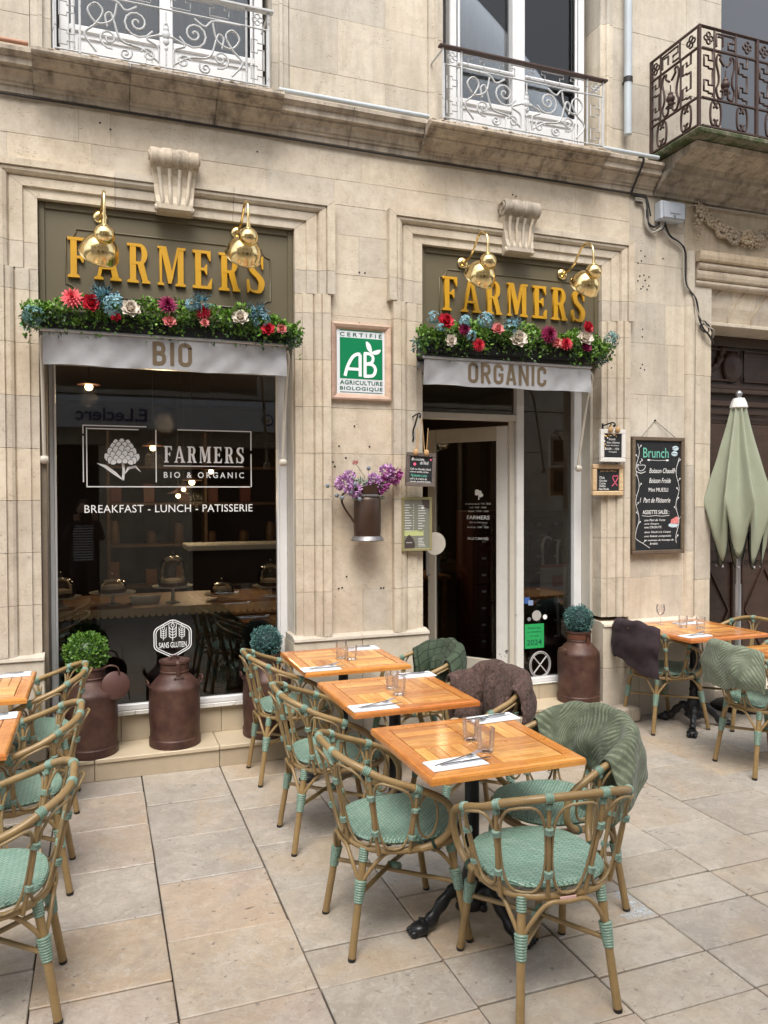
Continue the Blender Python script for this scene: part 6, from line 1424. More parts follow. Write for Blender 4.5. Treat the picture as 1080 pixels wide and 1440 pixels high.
pend(1.10, 3.1, 2.02, .026, 'lit pendant lamp behind the word FARMERS on the window'); pend(.86, 2.7, 1.90, .030, 'lit pendant lamp behind the words BIO and ORGANIC on the window'); pend(.80, 2.9, 1.83, .022, 'lit pendant lamp just under the line of BIO and ORGANIC'); pend(.70, 2.4, 1.765, .022, 'lowest lit pendant lamp, above the word LUNCH')
random.seed(77)
sv = root('shelf_unit', (1.0, 3.8, .265), label='dark shelving with jars and packets at the back of the cafe', cat='shelf')
for z_ in (.5, .95, 1.4, 1.8): ob('shelf_board', MB().cbox(-.9, 1.1, -.15, .15, z_, z_+.03, .003), sv, mat=M_shelf)
for x_ in (-.92, .1, 1.10): ob('upright', MB().box(x_, x_+.03, -.15, .15, 0, 2.2), sv, mat=M_shelf)
for k in range(22):
    z_ = (.53, .98, 1.43, 1.83)[k % 4]; x_ = -.82+(k//4)*.34+ru(-.04, .04); h_ = ru(.12, .26)
    ob('jar' if k % 2 else 'packet', (MB().lathe([(0, 0), (.05, 0), (.055, .01), (.055, h_*.8), (.04, h_*.88), (.04, h_), (0, h_)], 14) if k % 2 else MB().cbox(-.06, .06, -.04, .04, 0, h_, .006)), sv, loc=(x_, 0, z_+.001), mat=(M_cake, M_shelf, M_drawer, M_wallin)[k % 4], smooth=40)
bc = root('service_counter', (1.3, 2.3, .265), label='pale topped service counter inside the cafe', cat='counter'); ob('counter_top', MB().cbox(-.55, .75, -.25, .25, 1.0, 1.05, .006), bc, mat=M_ceramic); ob('counter_front', MB().box(-.5, .7, -.2, .2, 0, .999), bc, mat=M_wallin)
dw = root('drawer_cabinet', (3.75, 1.35, .265), label='dark red cabinet of small drawers with white labels behind the side window', cat='cabinet')
ob('cabinet_body', MB().cbox(-.5, .7, 0, .35, 0, 1.35, .006), dw, mat=M_drawer)
for r_ in range(8):
    for c_ in range(6):
        d = ob('drawer', MB().cbox(-.48+c_*.195, -.295+c_*.195, -.015, -.0005, .06+r_*.155, .20+r_*.155, .004), dw, mat=M_drawer); ob('drawer_label', MB().box(-.41+c_*.195, -.365+c_*.195, -.018, -.0155, .125+r_*.155, .145+r_*.155), d, mat=M_ceramic)
tb = root('side_table', (2.9, 1.9, .265), label='wooden table with jars inside the open door', cat='table'); ob('table_top', MB().cbox(-.75, .25, -.3, .3, .70, .735, .005), tb, mat=M_counter)
for sx_ in (-.7, .2):
    for sy in (-.25, .25): ob('leg', MB().cbox(sx_-.02, sx_+.02, sy-.02, sy+.02, 0, .699, .003), tb, mat=M_counter)
ob('spice_jar', MB().lathe([(0, 0), (.04, 0), (.042, .01), (.042, .11), (.03, .13), (.03, .15), (0, .15)], 16), loc=(2.72, 1.8, 1.0005), mat=M_cake, smooth=40, label='brown jar on the wooden table inside the door', cat='jar'); ob('cup_stack', MB().lathe([(0, 0), (.03, 0), (.04, .06), (.036, .062), (.04, .12), (0, .12)], 16), loc=(2.56, 1.82, 1.0005), mat=M_ceramic, smooth=40, label='stack of white cups on the wooden table inside the door', cat='cups')
bk = root('wicker_basket', (.98, .48, .268), label='long wicker basket with dried lavender behind the lower window corner', cat='basket')
M_wick = mat_simple('dark_wicker', (.12, .08, .045), .8, var=(.20, .14, .08), vs_=60, bump=.8, bs=90)
for k in range(7): ob('wicker_coil', MB().tube([(-.20-.004*k, -.08, .02+.022*k), (.20, -.08, .02+.022*k), (.20, .08, .02+.022*k), (-.20-.004*k, .08, .02+.022*k)], .011, 6, closed=True), bk, mat=M_wick, smooth=60)
mb = MB(); leafs(mb, 300, lambda: ((ru(-.2, .2), ru(-.06, .06), ru(.15, .22)), Vector((0, 0, 1))), .10, .10, 2.0); ob('dried_stalks', mb.mesh('dried_stalks', M_greyleaf, 180, recalc=False), bk, kind='stuff')

# ================================================================== RATTAN ARMCHAIRS
RH = [(0, -.320, .777), (.10, -.316, .776), (.178, -.292, .766), (.233, -.242, .744), (.270, -.165, .706), (.286, -.06, .668), (.292, .02, .633), (.288, .072, .598), (.282, .098, .555), (.275, .102, .51), (.264, .085, .462), (.250, .045, .428), (.236, -.01, .410)]
RAIL = [(-a, b, c) for a, b, c in RH[:0:-1]] + RH
RAILS = smooth_pts(RAIL, 5)
def ringpt(t, z=.417, k=1.0):
    c_, s_ = math.cos(t), math.sin(t); e = 2/2.5
    return Vector((math.copysign(abs(c_)**e, c_)*.231*k, math.copysign(abs(s_)**e, s_)*.233*k-.006, z))
SPN = [((.292, -.045, .662), (.231, -.055, .410)), ((.246, -.222, .735), (.205, -.168, .410)), ((.100, -.316, .776), (.066, -.238, .408))]
SPN = [(Vector(a), Vector(b)) for a, b in SPN]; SPN = SPN + [(Vector((-a.x, a.y, a.z)), Vector((-b.x, b.y, b.z))) for a, b in SPN[::-1]]
def ridged(p0, p1, ra, rb, n=6, seg=9, amp=.0032):
    p0, p1 = Vector(p0), Vector(p1); pts = []; rr = []
    for i in range(n*4+1):
        t = i/(n*4); pts.append(p0.lerp(p1, t)); rr.append(ra+(rb-ra)*t+amp*abs(math.sin(PI*n*t)))
    return pts, rr
def make_chair(loc, rz, **k):
    c = root('rattan_armchair', loc, rz, **k)
    # seat
    NS = 40; mb = MB(); prof = [(.2, .424), (.90, .424), (.965, .430), (.985, .440), (.965, .449), (.88, .4530), (.6, .4520), (.3, .4510)]
    mb.v.append((0, 0, .424))
    for (kk, z) in prof:
        for i in range(NS): mb.v.append(tuple(ringpt(2*PI*i/NS, z, kk)))
    mb.v.append((0, 0, .4505))
    for i in range(NS): mb.f.append((0, 1+(i+1) % NS, 1+i)); mb.f.append((len(mb.v)-1, 1+(len(prof)-1)*NS+i, 1+(len(prof)-1)*NS+(i+1) % NS))
    for j in range(len(prof)-1):
        for i in range(NS): mb.f.append((1+j*NS+i, 1+j*NS+(i+1) % NS, 1+(j+1)*NS+(i+1) % NS, 1+(j+1)*NS+i))
    ob('seat', mb, c, mat=M_weave, smooth=50)
    ob('seat_frame', MB().tube([ringpt(2*PI*i/NS, .411) for i in range(NS)], .0135, 8, closed=True), c, mat=M_rattan, smooth=80)
    ob('back_rail', MB().tube(RAILS, .0140, 10), c, mat=M_rattan, smooth=80)
    rb = c.children[-1] if False else None
    # spindles with their cane bindings
    for i, (a, b) in enumerate(SPN):
        bow = Vector((a.x*.10, a.y*.10, 0))
        pts = smooth_pts([b+Vector((0, 0, -.012)), b.lerp(a, .35)+bow*.25, b.lerp(a, .7)+bow*.2, a], 5)
        s = ob('spindle', MB().tube(pts, .0078, 8), c, mat=M_rattan, smooth=80)
        mb = MB()
        for t0, t1, r0 in ((.90, .955, .0100), (.67, .73, .0138), (.25, .31, .0130)):
            P0, P1 = [pts[0].lerp(pts[-1], t)+bow*(.22 if .2 < t < .8 else 0) for t in (t0, t1)]
            q, rr = ridged(P0, P1, r0, r0, 4); mb.tube(q, rr, 10)
        # wrap round the rail at the spindle head
        j = min(range(len(RAILS)), key=lambda j: (RAILS[j]-a).length); t = (RAILS[min(j+1, len(RAILS)-1)]-RAILS[max(j-1, 0)]).normalized()
        q, rr = ridged(RAILS[j]-t*.014, RAILS[j]+t*.014, .0155, .0155, 4); mb.tube(q, rr, 12)
        ob('spindle_binding', mb, s, mat=M_bind, smooth=80, kind='stuff')
    # bent cane loops between the spindles
    for i in range(5):
        (a0, b0), (a1, b1) = SPN[i], SPN[i+1]; pts = []
        for k in range(28):
            th = 2*PI*k/28; cs, sn = math.cos(th), math.sin(th); e = 2/3.2
            u = .5+.5*math.copysign(abs(cs)**e, cs)*(.90 if i != 2 else .86); v = .505+.465*math.copysign(abs(sn)**(2/2.3), sn)
            lo, hi = b0.lerp(b1, u), a0.lerp(a1, u); p = lo.lerp(hi, v); d = Vector((p.x, p.y+.02, 0)).normalized()
            wd = (a0-a1).length; p += d*(.16*wd*(1-(2*u-1)**2)*v+.05*(1-(2*u-1)**2)*wd)
            pts.append(p)
        ob('bent_loop', MB().tube(pts, .0052, 7, closed=True), c, mat=M_rattan_thin, smooth=80)
    for s in (-1, 1):
        pts = [Vector((s*(.266+.018*math.sin(th)), -.035+.082*(.5+.5*math.cos(th)), .545+.088*math.sin(th)-.012*math.cos(th))) for th in [2*PI*k/20 for k in range(20)]]
        ob('bent_loop', MB().tube(pts, .0052, 7, closed=True), c, mat=M_rattan_thin, smooth=80)
    mb = MB()
    for s in (-1, 1):
        for (j0) in (4, len(RAILS)-6):
            q, rr = ridged(RAILS[j0], RAILS[j0+1 if j0 > 10 else j0-1], .0165, .0165, 6); mb.tube(q, rr, 9)
    ob('arm_binding', mb, c, mat=M_bind, smooth=80, kind='stuff')
    # legs with ridged cane bindings, caps, arches and crossed stretchers
    legs = [((s*.146, -.205, .412), (s*.180, -.270, .0)) for s in (-1, 1)] + [((s*.184, .130, .412), (s*.216, .208, .0)) for s in (1, -1)]
    lp = lambda l, z: Vector(l[1]).lerp(Vector(l[0]), z/.412)
    for l in legs:
        o = ob('leg', MB().tube([lp(l, .012), lp(l, .412)], .0150, 10), c, mat=M_rattan, smooth=60)
        ob('foot_cap', MB().tube([lp(l, .0), lp(l, .0125)], [.0145, .0162], 10), o, mat=M_rubber, smooth=40)
        mb = MB(); q, rr = ridged(lp(l, .358), lp(l, .410), .0155, .0165, 6); mb.tube(q, rr, 10); ob('upper_binding', mb, o, mat=M_bind, smooth=80)
        q, rr = ridged(lp(l, .208), lp(l, .292), .0155, .0215, 9); ob('lower_binding', MB().tube(q, rr, 12), o, mat=M_bind, smooth=80)
    for i in range(4):
        a, b = legs[i], legs[(i+1) % 4]; A_, B_ = lp(a, .27), lp(b, .27); m_ = (A_+B_)/2; out = Vector((m_.x, m_.y, 0)).normalized()
        mid = m_+out*(.03 if i % 2 == 0 else .045); mid.z = .397; d = (B_-A_)
        pts = smooth_pts([A_, A_+d*.10+out*.015+Vector((0, 0, .065)), A_+d*.27+out*.026+Vector((0, 0, .125)), mid, A_+d*.73+out*.026+Vector((0, 0, .125)), A_+d*.90+out*.015+Vector((0, 0, .065)), B_], 5)
        ob('arch_brace', MB().tube(pts, .0078, 8), c, mat=M_rattan, smooth=80)
    for (i, j, dz) in ((0, 2, .0), (1, 3, .012)):
        o = ob('cross_stretcher', MB().tube([lp(legs[i], .235), (lp(legs[i], .235)+lp(legs[j], .235))/2+Vector((0, 0, dz)), lp(legs[j], .235)], .0092, 8), c, mat=M_rattan, smooth=60)
        q, rr = ridged((0, -.035, .236+dz), (0, -.005, .236+dz), .0125, .0125, 5)
        if i == 0: ob('cross_binding', MB().tube(*ridged((-.022, -.045, .238), (.022, -.012, .246), .0155, .0155, 6), 9), o, mat=M_bind, smooth=80)
    return c
GRP = 'green and rattan armchairs round the terrace tables'
h = PI/2
CH = make_chair((1.147, -2.17, 0), -h, label='rattan armchair at the left of the nearest middle table, green seat empty', cat='chair', group=GRP)
chairB2 = dup(CH, (1.150, -1.262, 0), -h-.02, 'rattan armchair at the left of the second middle table, between two like it')
chairB3 = dup(CH, (1.165, -.30, 0), -h+.02, 'rattan armchair left of the hindmost middle table, in front of a churn')
chairA = dup(CH, (1.487, -2.652, 0), -math.radians(6), 'frontmost rattan armchair, back to the camera, with a small pink tag under its seat')
ob('maker_tag', MB().cbox(-.030, .030, -.258, -.2535, .392, .414, .001), chairA, mat=mat_simple('pinkish_tag', (.60, .38, .36), .5))
chairD1 = dup(CH, (1.800, -2.245, 0), h+.03, 'rattan armchair right of the nearest middle table, under the palm patterned blanket')
chairD2 = dup(CH, (1.79, -1.375, 0), h, 'rattan armchair right of the second middle table, under the brown fur throw')
chairD3 = dup(CH, (1.85, -.50, 0), h-.12, 'rattan armchair by the doorstep, under the dark green quilted throw')
dup(CH, (-.40, -.335, 0), h, 'furthest of the rattan armchairs at the left edge, beside the open-lidded churn')
dup(CH, (-.405, -1.268, 0), h, 'middle one of the rattan armchairs at the left edge')
dup(CH, (-.412, -2.158, 0), h, 'nearest rattan armchair at the left edge, cut off by the picture')
chairR1 = dup(CH, (4.060, -.315, 0), -h, 'rattan armchair at the right, under the plum blanket by the strapped churn')
chairR2 = dup(CH, (4.055, -1.290, 0), -h-.08, 'rattan armchair at the right edge, under the pale palm patterned blanket')
dup(CH, (4.60, -.42, 0), h, 'rattan armchair in front of the umbrella pole, far side of the right table')

from mathutils import noise as mnoise
# ================================================================== THROWS OVER THE CHAIR BACKS
SM = smooth_pts(RH[0:1]*0+[(-a, b, c) for a, b, c in RH[8:0:-1]]+RH[:9], 8)
def rail_at(t):
    """t from -1 (local -x front end) to 1"""
    f = (t+1)/2*(len(SM)-1); i = int(max(0, min(len(SM)-2, f))); return SM[i].lerp(SM[i+1], f-i)
def throw(chair, t0, t1, lin, lout, mat, lab, seed, thick=.018, fold=.018, puff=.012, skew=0.0, rough=0.0):
    random.seed(seed); ph = [ru(0, 6) for _ in range(8)]
    NU, NV = 64, 46; tot = lin+lout; pts = []
    for i in range(NU+1):
        u = i/NU; t = t0+(t1-t0)*u; p = rail_at(t); q = rail_at(t+.03)-rail_at(t-.03); q.z = 0; q.normalize()
        N = Vector((q.y, -q.x, 0));  
        if N.dot(Vector((p.x, p.y+.05, 0))) < 0: N = -N
        row = []
        for j in range(NV+1):
            v = j/NV; s = v*tot-lin+skew*(u-.5); r = .0165+puff      # s<0 inside, >0 outside; |s|<arc over the rail
            arc_ = r*PI/2
            edge = 1.0+.13*math.sin(u*5+ph[0])+.04*math.sin(u*13+ph[1])+.10*(u-.5)*(1 if s > 0 else -1)
            if abs(s) < arc_:
                a = s/r; off = N*math.sin(a)*r+Vector((0, 0, math.cos(a)*r)); d = 0
            else:
                d = (abs(s)-arc_)*edge; sg = 1 if s > 0 else -1
                lean = (-.22 if sg > 0 else .0) 
                off = N*sg*r + Vector((0, 0, -d)) + (N*(.02*math.sin(min(1, d/.25)*PI))*sg)
                if sg < 0:   # inside face follows the sloping spindles towards the seat
                    off += N*(-.0-.05*min(1, d/.3))
                    if p.z-d < .50: off.z = .50-p.z+.004*math.sin(u*20); off += N*(-(.50-(p.z-d))*.7)
                k = min(1, d/.10)
                off += N*sg*fold*k*(math.sin(u*11+ph[2]+d*3)+.6*math.sin(u*23+ph[3]-d*5)+.35*math.sin(d*28+u*6+ph[4]))*.8
                off += q*fold*k*.8*math.sin(d*9+ph[5]+u*7)
            off.z += .006*math.sin(u*17+ph[6])+.004*math.sin(u*37+ph[7])
            pp = p+off
            nz = mnoise.noise(Vector((u*5+seed*3.1, s*9, 1.7)))*.022+mnoise.noise(Vector((u*13+seed, s*15, 5.1)))*.005
            if abs(s) > arc_ or True: pp += N*nz*(.35+min(1, d/.06))*(1 if s > 0 else -1)+Vector((0, 0, abs(nz)*.5))
            if rough: pp += Vector((ru(-1, 1), ru(-1, 1), ru(-1, 1)))*rough
            row.append(pp)
        pts.append(row)
    mb = MB(); mb.grid(lambda a, b: pts[round(a*NU)][round(b*NV)], NU, NV, uvs=True)
    me = mb.mesh('blanket', mat, 180, recalc=True)
    o = bpy.data.objects.new('blanket', me); COL.objects.link(o)
    o.location = chair.location; o.rotation_euler = chair.rotation_euler
    md = o.modifiers.new('thickness', 'SOLIDIFY'); md.thickness = thick; md.offset = 1.0
    sb = o.modifiers.new('smooth', 'SUBSURF'); sb.levels = 1; sb.render_levels = 1
    tagp(o, lab, 'blanket'); return o
throw(chairD1, -.60, .56, .30, .24, M_bl_palm, 'green palm patterned velvet blanket over the chair right of the nearest table', 4, .010, .014, .009)
throw(chairD2, -.46, .60, .27, .28, M_bl_fur, 'fluffy brown faux fur throw over the chair behind the nearest table', 6, .022, .018, .014, rough=.004)
throw(chairD3, -.48, .56, .22, .26, M_bl_quilt, 'dark green quilted throw over the chair by the doorstep', 9, .010, .014, .008)
throw(chairR1, -.74, .36, .16, .33, M_bl_plum, 'dark plum plush blanket over the chair by the strapped churn', 12, .013, .014, .012)
throw(chairR2, -.70, .36, .18, .27, M_bl_palm2, 'pale green palm patterned blanket over the chair at the right edge', 15, .013, .012, .012)

# ================================================================== TABLES
def make_table(loc, size=.65, **k):
    t = root('cafe_table', loc, 0, **k); H = size/2; bw = .062; g = .0026
    # mitred border boards
    pr = [(0, .722), (bw, .722), (bw, .750), (.010, .750), (.003, .746), (0, .738)]
    for a in range(4):
        mb = MB().prism([(-H+p[0], p[1]) for p in pr], 0, 0, 'x', ends=lambda p: (-H+(p[0]+H)+.0004, H-(p[0]+H)-.0004))
        ob('border_board', mb, t, rot=(0, 0, a*PI/2), mat=M_teak_edge)
    I = H-bw-g; q = I/1.0
    n = 5; sw = (I-g*.5)/n
    me = None
    for (cx, cy, r) in ((-I/2, -I/2, PI/2), (I/2, I/2, PI/2), (-I/2, I/2, 0), (I/2, -I/2, 0)):
        for k2 in range(n):
            o_ = -I/2+g*.5+sw*(k2+.5)
            if me is None: me = MB().cbox(-I/2+g, I/2-g, -sw/2+g*.55, sw/2-g*.55, .726, .7496, .0012).mesh('slat', M_teak)
            ob('slat', me, t, loc=(cx+(o_ if r else 0), cy+(0 if r else o_), ru(-.0005, .0003)), rot=(0, 0, r+(PI if rnd() < .5 else 0)))
    ob('under_board', MB().box(-I, I, -I, I, .714, .7245), t, mat=M_joint)
    ob('top_bracket', MB().cbox(-.20, .20, -.02, .02, .695, .7135, .002).cbox(-.02, .02, -.20, .20, .6945, .713, .002), t, mat=M_iron)
    ob('pedestal_column', MB().lathe([(.020, .70), (.030, .695), (.030, .30), (.034, .295), (.034, .28), (.030, .27), (.034, .235), (.046, .20), (.048, .17), (.040, .14), (.055, .12), (.058, .09), (.045, .07), (0, .068)][::-1], 20), t, mat=M_iron, smooth=40)
    pts = smooth_pts([(.035, 0, .12), (.065, 0, .155), (.11, 0, .135), (.155, 0, .085), (.19, 0, .045), (.225, 0, .034)], 5)
    leg = MB().tube(pts, [.030-.008*math.sin(PI*i/(len(pts)-1))+.003*math.sin(i*1.1) for i in range(len(pts))], 10, flat=(1.15, .85))
    leg.sphere((.232, 0, .026), .036, 12, 8, (1.2, 1.05, .75))
    for s in (-1, 0, 1): leg.sphere((.262, s*.021, .017), .015, 8, 6, (1.4, .8, 1))
    leg.sphere((.09, 0, .165), .018, 8, 6, (1.5, .8, .7)).sphere((.145, 0, .115), .016, 8, 6, (1.4, .9, .8)); leg.sphere((.055, 0, .085), .02, 8, 6)
    lm = leg.mesh('claw_foot', M_iron, 60)
    for a in range(3): ob('claw_foot', lm, t, rot=(0, 0, PI+a*2*PI/3))
    return t
TG = 'square teak tables with cast iron claw feet'
T1 = make_table((1.420, -2.275, 0), label='square slatted teak table nearest the camera in the middle row', cat='table', group=TG)
dup(T1, (1.424, -1.388, 0), 0, 'second table of the middle row, between the other two teak tables')
dup(T1, (1.418, -.508, 0), 0, 'hindmost teak table of the middle row, close to the stone pier')
dup(T1, (-.672, -.54, 0), 0, 'teak table cut by the left edge, nearer the wall')
dup(T1, (-.674, -1.432, 0), 0, 'teak table cut by the left edge, nearer the camera')
tR = dup(T1, (4.215, -.44, 0), 0, 'teak table against the right wall under the Brunch board')
tR.scale = (1.10, 1.10, 1)
for o_ in kids(tR):
    if o_.name.startswith('claw_foot'): o_.rotation_euler = (0, 0, o_.rotation_euler.z-math.radians(75))
dup(T1, (4.262, -1.44, 0), 0, 'teak table cut off at the right edge behind the pale blanket')

# tableware -------------------------------------------------------
def tumbler(x, y, lab, h=.088):
    prof = [(0, 0), (.027, 0), (.029, .004), (.0325, .030), (.036, h), (.0335, h), (.030, .030), (.026, .012), (0, .010)]
    o = ob('tumbler', MB().lathe(prof, 12), loc=(x, y, .7512), mat=M_tumbler, smooth=25, label=lab, cat='glass', group='drinking tumblers on the tables')
    return o
def napkin_set(x, y, rz, tab):
    n = MB(); 
    for k in range(3): n.cbox(-.115+k*.002, .112-k*.003, -.055+k*.003, .052-k*.002, .001+k*.0022, .003+k*.0022, .0006, .001)
    ob('napkin', n, loc=(x, y, .7502), rot=(0, 0, rz), mat=M_paper, label='white folded paper napkin under cutlery on '+tab, cat='napkin', group='white paper napkins set with cutlery')
    c, s = math.cos(rz), math.sin(rz)
    W = lambda a, b: (x+a*c-b*s, y+a*s+b*c, .7580)
    f = MB().tube(smooth_pts([(-.10, 0, .004), (-.06, 0, .005), (0, 0, .005), (.04, 0, .006), (.065, 0, .003)], 4), .0035, 6, flat=(.55, 1.3))
    f.cbox(.060, .085, -.011, .011, .003, .0048, .0006)
    for k in range(4): f.tube([(.083, -.0095+.0063*k, .004), (.105, -.0095+.0063*k, .007), (.122, -.0090+.006*k, .009)], .0015, 5)
    ob('fork', f, loc=W(.005, .012), rot=(0, -.05, rz+.22), mat=M_steel, smooth=50, label='steel fork resting on the napkin of '+tab, cat='fork', group='forks on the napkins')
    kn = MB().tube([(-.105, 0, .004), (-.10, 0, .0045), (-.02, 0, .0045), (-.01, 0, .003)], [.003, .0048, .0045, .003], 6, flat=(.6, 1.2))
    kn.prism([(-.012, -.0045), (.085, -.006), (.112, -.003), (.118, .003), (.10, .008), (-.012, .0065)], .0022, .0038, 'z')
    ob('knife', kn, loc=W(.03, -.016), rot=(0, 0, rz+.06), mat=M_steel, smooth=40, label='steel knife resting on the napkin of '+tab, cat='knife', group='knives on the napkins')
names = {1: 'the nearest middle table', 2: 'the second middle table', 3: 'the hindmost middle table'}
napkin_set(1.245, -2.490, .03, 'the nearest middle table, front left corner'); napkin_set(1.655, -2.022, .05+PI, 'the nearest middle table, far right corner')
napkin_set(1.215, -1.648, .03, 'the second middle table, front left corner'); napkin_set(1.645, -1.11, PI, 'the second middle table, far right corner')
napkin_set(1.20, -.768, .03, 'the hindmost middle table, front left corner'); napkin_set(1.61, -.275, PI, 'the hindmost middle table, far right corner')
napkin_set(-.485, -.30, PI, 'the left edge table nearer the wall'); napkin_set(-.475, -1.195, PI, 'the left edge table nearer the camera')
napkin_set(3.985, -.70, .05, 'the right wall table, near side'); napkin_set(4.33, -.24, PI, 'the right wall table, far side')
tumbler(1.425, -2.255, 'left one of the two tumblers on the nearest middle table'); tumbler(1.415, -2.405, 'right one of the two tumblers on the nearest middle table', .092)
tumbler(1.425, -1.345, 'left one of the two tumblers on the second middle table'); tumbler(1.412, -1.475, 'right one of the two tumblers on the second middle table')
tumbler(1.400, -.525, 'taller tumbler on the hindmost middle table', .115); tumbler(1.448, -.585, 'shorter tumbler on the hindmost middle table')
tumbler(4.165, -.375, 'left one of the two tumblers on the right wall table'); tumbler(4.245, -.47, 'right one of the two tumblers on the right wall table')
for (x, y, lab) in ((4.10, -.20, 'clear stemmed glass at the back of the right wall table'),):
    ob('wine_glass', MB().lathe([(0, 0), (.03, 0), (.03, .002), (.004, .006), (.0035, .06), (.02, .075), (.032, .10), (.034, .125), (.029, .155), (.028, .155), (.032, .125), (.03, .10), (.018, .078), (0, .066)], 20), loc=(x, y, .7512), mat=M_tumbler, smooth=60, label=lab, cat='glass')

# ================================================================== FOLDED UMBRELLA
um = root('patio_umbrella', (4.97, -.10, 0), label='closed sage green patio umbrella standing before the carved door', cat='umbrella')
ob('pole', MB().tube([(0, 0, .05), (0, 0, 2.56)], .020, 12), um, mat=M_alu, smooth=60)
ob('lower_sleeve', MB().tube([(0, 0, .05), (0, 0, 1.02)], .027, 12), um, mat=M_alu, smooth=60)
ob('base', MB().lathe([(0, 0), (.25, 0), (.25, .04), (.22, .055), (.05, .07), (.035, .20), (0, .20)], 28), um, mat=M_iron, smooth=40)
ob('finial', MB().lathe([(0, 2.54), (.022, 2.54), (.018, 2.565), (.026, 2.585), (.026, 2.60), (.014, 2.618), (0, 2.622)], 16), um, mat=M_alu, smooth=60)
ob('top_cap', MB().lathe([(.045, 2.555), (.062, 2.52), (.072, 2.48), (.060, 2.47)], 10), um, mat=M_ceramic, smooth=30)
random.seed(14)
NF = 8
def umf(u, v):
    """u around, v down: eight panels hanging in folds"""
    a = u*2*PI; k = u*NF; fr = (k % 1); fold = math.cos(2*PI*fr)          # +1 at the ribs, -1 mid panel
    L = [1.14, 1.30, 1.20, 1.36, 1.28, 1.16, 1.34, 1.22][int(k) % NF]*(1-fr)+[1.14, 1.30, 1.20, 1.36, 1.28, 1.16, 1.34, 1.22][(int(k)+1) % NF]*fr
    L = 1.22+(.16*fold if True else 0)*(.2+.8*v)+.05*math.sin(a+1)
    z = 2.54-L*v*(.985)
    R_ = .045+.265*min(1, v*1.15)**1.08; R_ -= .10*max(0, v-.78)/.22*(1-fold*.3)
    amp = (.022+.075*v)*(.45+.75*abs(math.sin(a*1.5+.8)))
    r = R_*(1+.0)+amp*(-fold*.55)
    tw = .55*math.sin(2*PI*fr)*(v*.5)+.18*v
    r = r*.90+.010*mnoise.noise(Vector((u*18, v*5, 2.0)))*v*2; z += .03*mnoise.noise(Vector((u*9, 7.0, v)))*v
    return ((r)*math.cos(a+tw*.35), (r)*math.sin(a+tw*.35)*.92, z)
mb = MB().grid(umf, 128, 26, uvs=True)
ob('tie_strap', MB().tube([Vector(umf(i/64, .60))*1.0+Vector((umf(i/64, .6)[0]*.03, umf(i/64, .6)[1]*.03, 0)) for i in range(64)], .006, 6, closed=True, flat=(.3, 2.0)), um, mat=M_umb, smooth=80) if False else None
cn = ob('canopy', mb.mesh('canopy', M_umb, 180), um); md = cn.modifiers.new('t', 'SOLIDIFY'); md.thickness = .004
ob('canopy_trim', MB().tube([Vector(umf(i/128, 1.0))-Vector((0, 0, .002)) for i in range(128)], .006, 6, closed=True), um, mat=M_umbtrim, smooth=80)
for k in range(NF):
    a = 2*PI*k/NF; ob('rib_tip', MB().sphere((.17*math.cos(a+.06), .16*math.sin(a+.06), 1.17), .010, 8, 5), um, mat=M_alu)

# ================================================================== PIPES, CABLES, BOX
ob('downpipe', MB().tube([(3.885, -.062, 4.56), (3.885, -.062, 8.0)], .030, 14), mat=M_pipe, smooth=60, label='pale grey vertical downpipe beside the upper right window', cat='pipe')
dpp = bpy.data.objects['downpipe']; ob('pipe_collar', MB().lathe([(.030, -.02), (.036, -.018), (.036, .018), (.030, .02)], 16).xf(Matrix.Translation((3.885, -.062, 4.98))), dpp, mat=M_cable, smooth=40); ob('pipe_bracket', MB().cbox(3.875, 3.895, -.05, .0, 4.97, 4.99, .002), dpp, mat=M_iron)
ob('conduit', MB().tube([(1.12, -.105, 4.395), (2.18, -.105, 4.395)], .016, 10), mat=M_pipe, smooth=60, label='grey conduit pipe lying along the ledge between the balconies', cat='pipe')
ob('conduit', MB().tube([(3.56, -.12, 4.392), (4.13, -.12, 4.392)], .016, 10), mat=M_pipe, smooth=60, label='short grey conduit pipe on the ledge right of the balcony', cat='pipe')
ob('conduit', MB().tube([(-1.7, -.12, 4.388), (-.36, -.12, 4.388)], .013, 10), mat=mat_simple('terracotta_pipe', (.40, .20, .12), .6), smooth=60, label='reddish conduit pipe on the ledge at the left edge', cat='pipe')
def cable(pts, r, m_, lab): return ob('cable', MB().tube(smooth_pts(pts, 6), r, 6), mat=m_, smooth=80, label=lab, cat='cable')
cable([(-1.7, -.015, 4.132), (-.5, -.02, 4.128), (.6, -.018, 4.131), (1.9, -.02, 4.127), (3.0, -.018, 4.131), (3.93, -.02, 4.128), (4.06, -.03, 4.13), (4.10, -.03, 4.09), (4.13, -.03, 3.97)], .0065, M_cable, 'thin black cable running under the whole cornice to the grey box')
cable([(3.90, -.17, 4.345), (3.94, -.18, 4.32), (3.945, -.05, 4.16), (3.96, -.02, 4.12), (4.07, -.03, 4.115), (4.09, -.035, 4.06), (4.10, -.03, 3.93), (4.16, -.03, 3.89), (4.21, -.03, 3.93)], .009, M_cable, 'thick black cable dropping from the ledge into the grey box')
for k, (dx, mm) in enumerate(((0, M_cablew), (.016, M_cablew), (.03, M_cable))):
    cable([(3.99, -.02, 4.10-dx), (4.05+dx, -.025, 4.09-dx), (4.075+dx, -.03, 4.0), (4.08+dx, -.03, 3.90), (4.14+dx, -.03, 3.845+dx*.5), (4.21+dx, -.04, 3.88), (4.235+dx, -.04, 3.935)], .006, mm, ['pale cable looping under the grey box, outermost', 'pale cable looping under the grey box, inner one', 'dark cable looping under the grey box'][k])
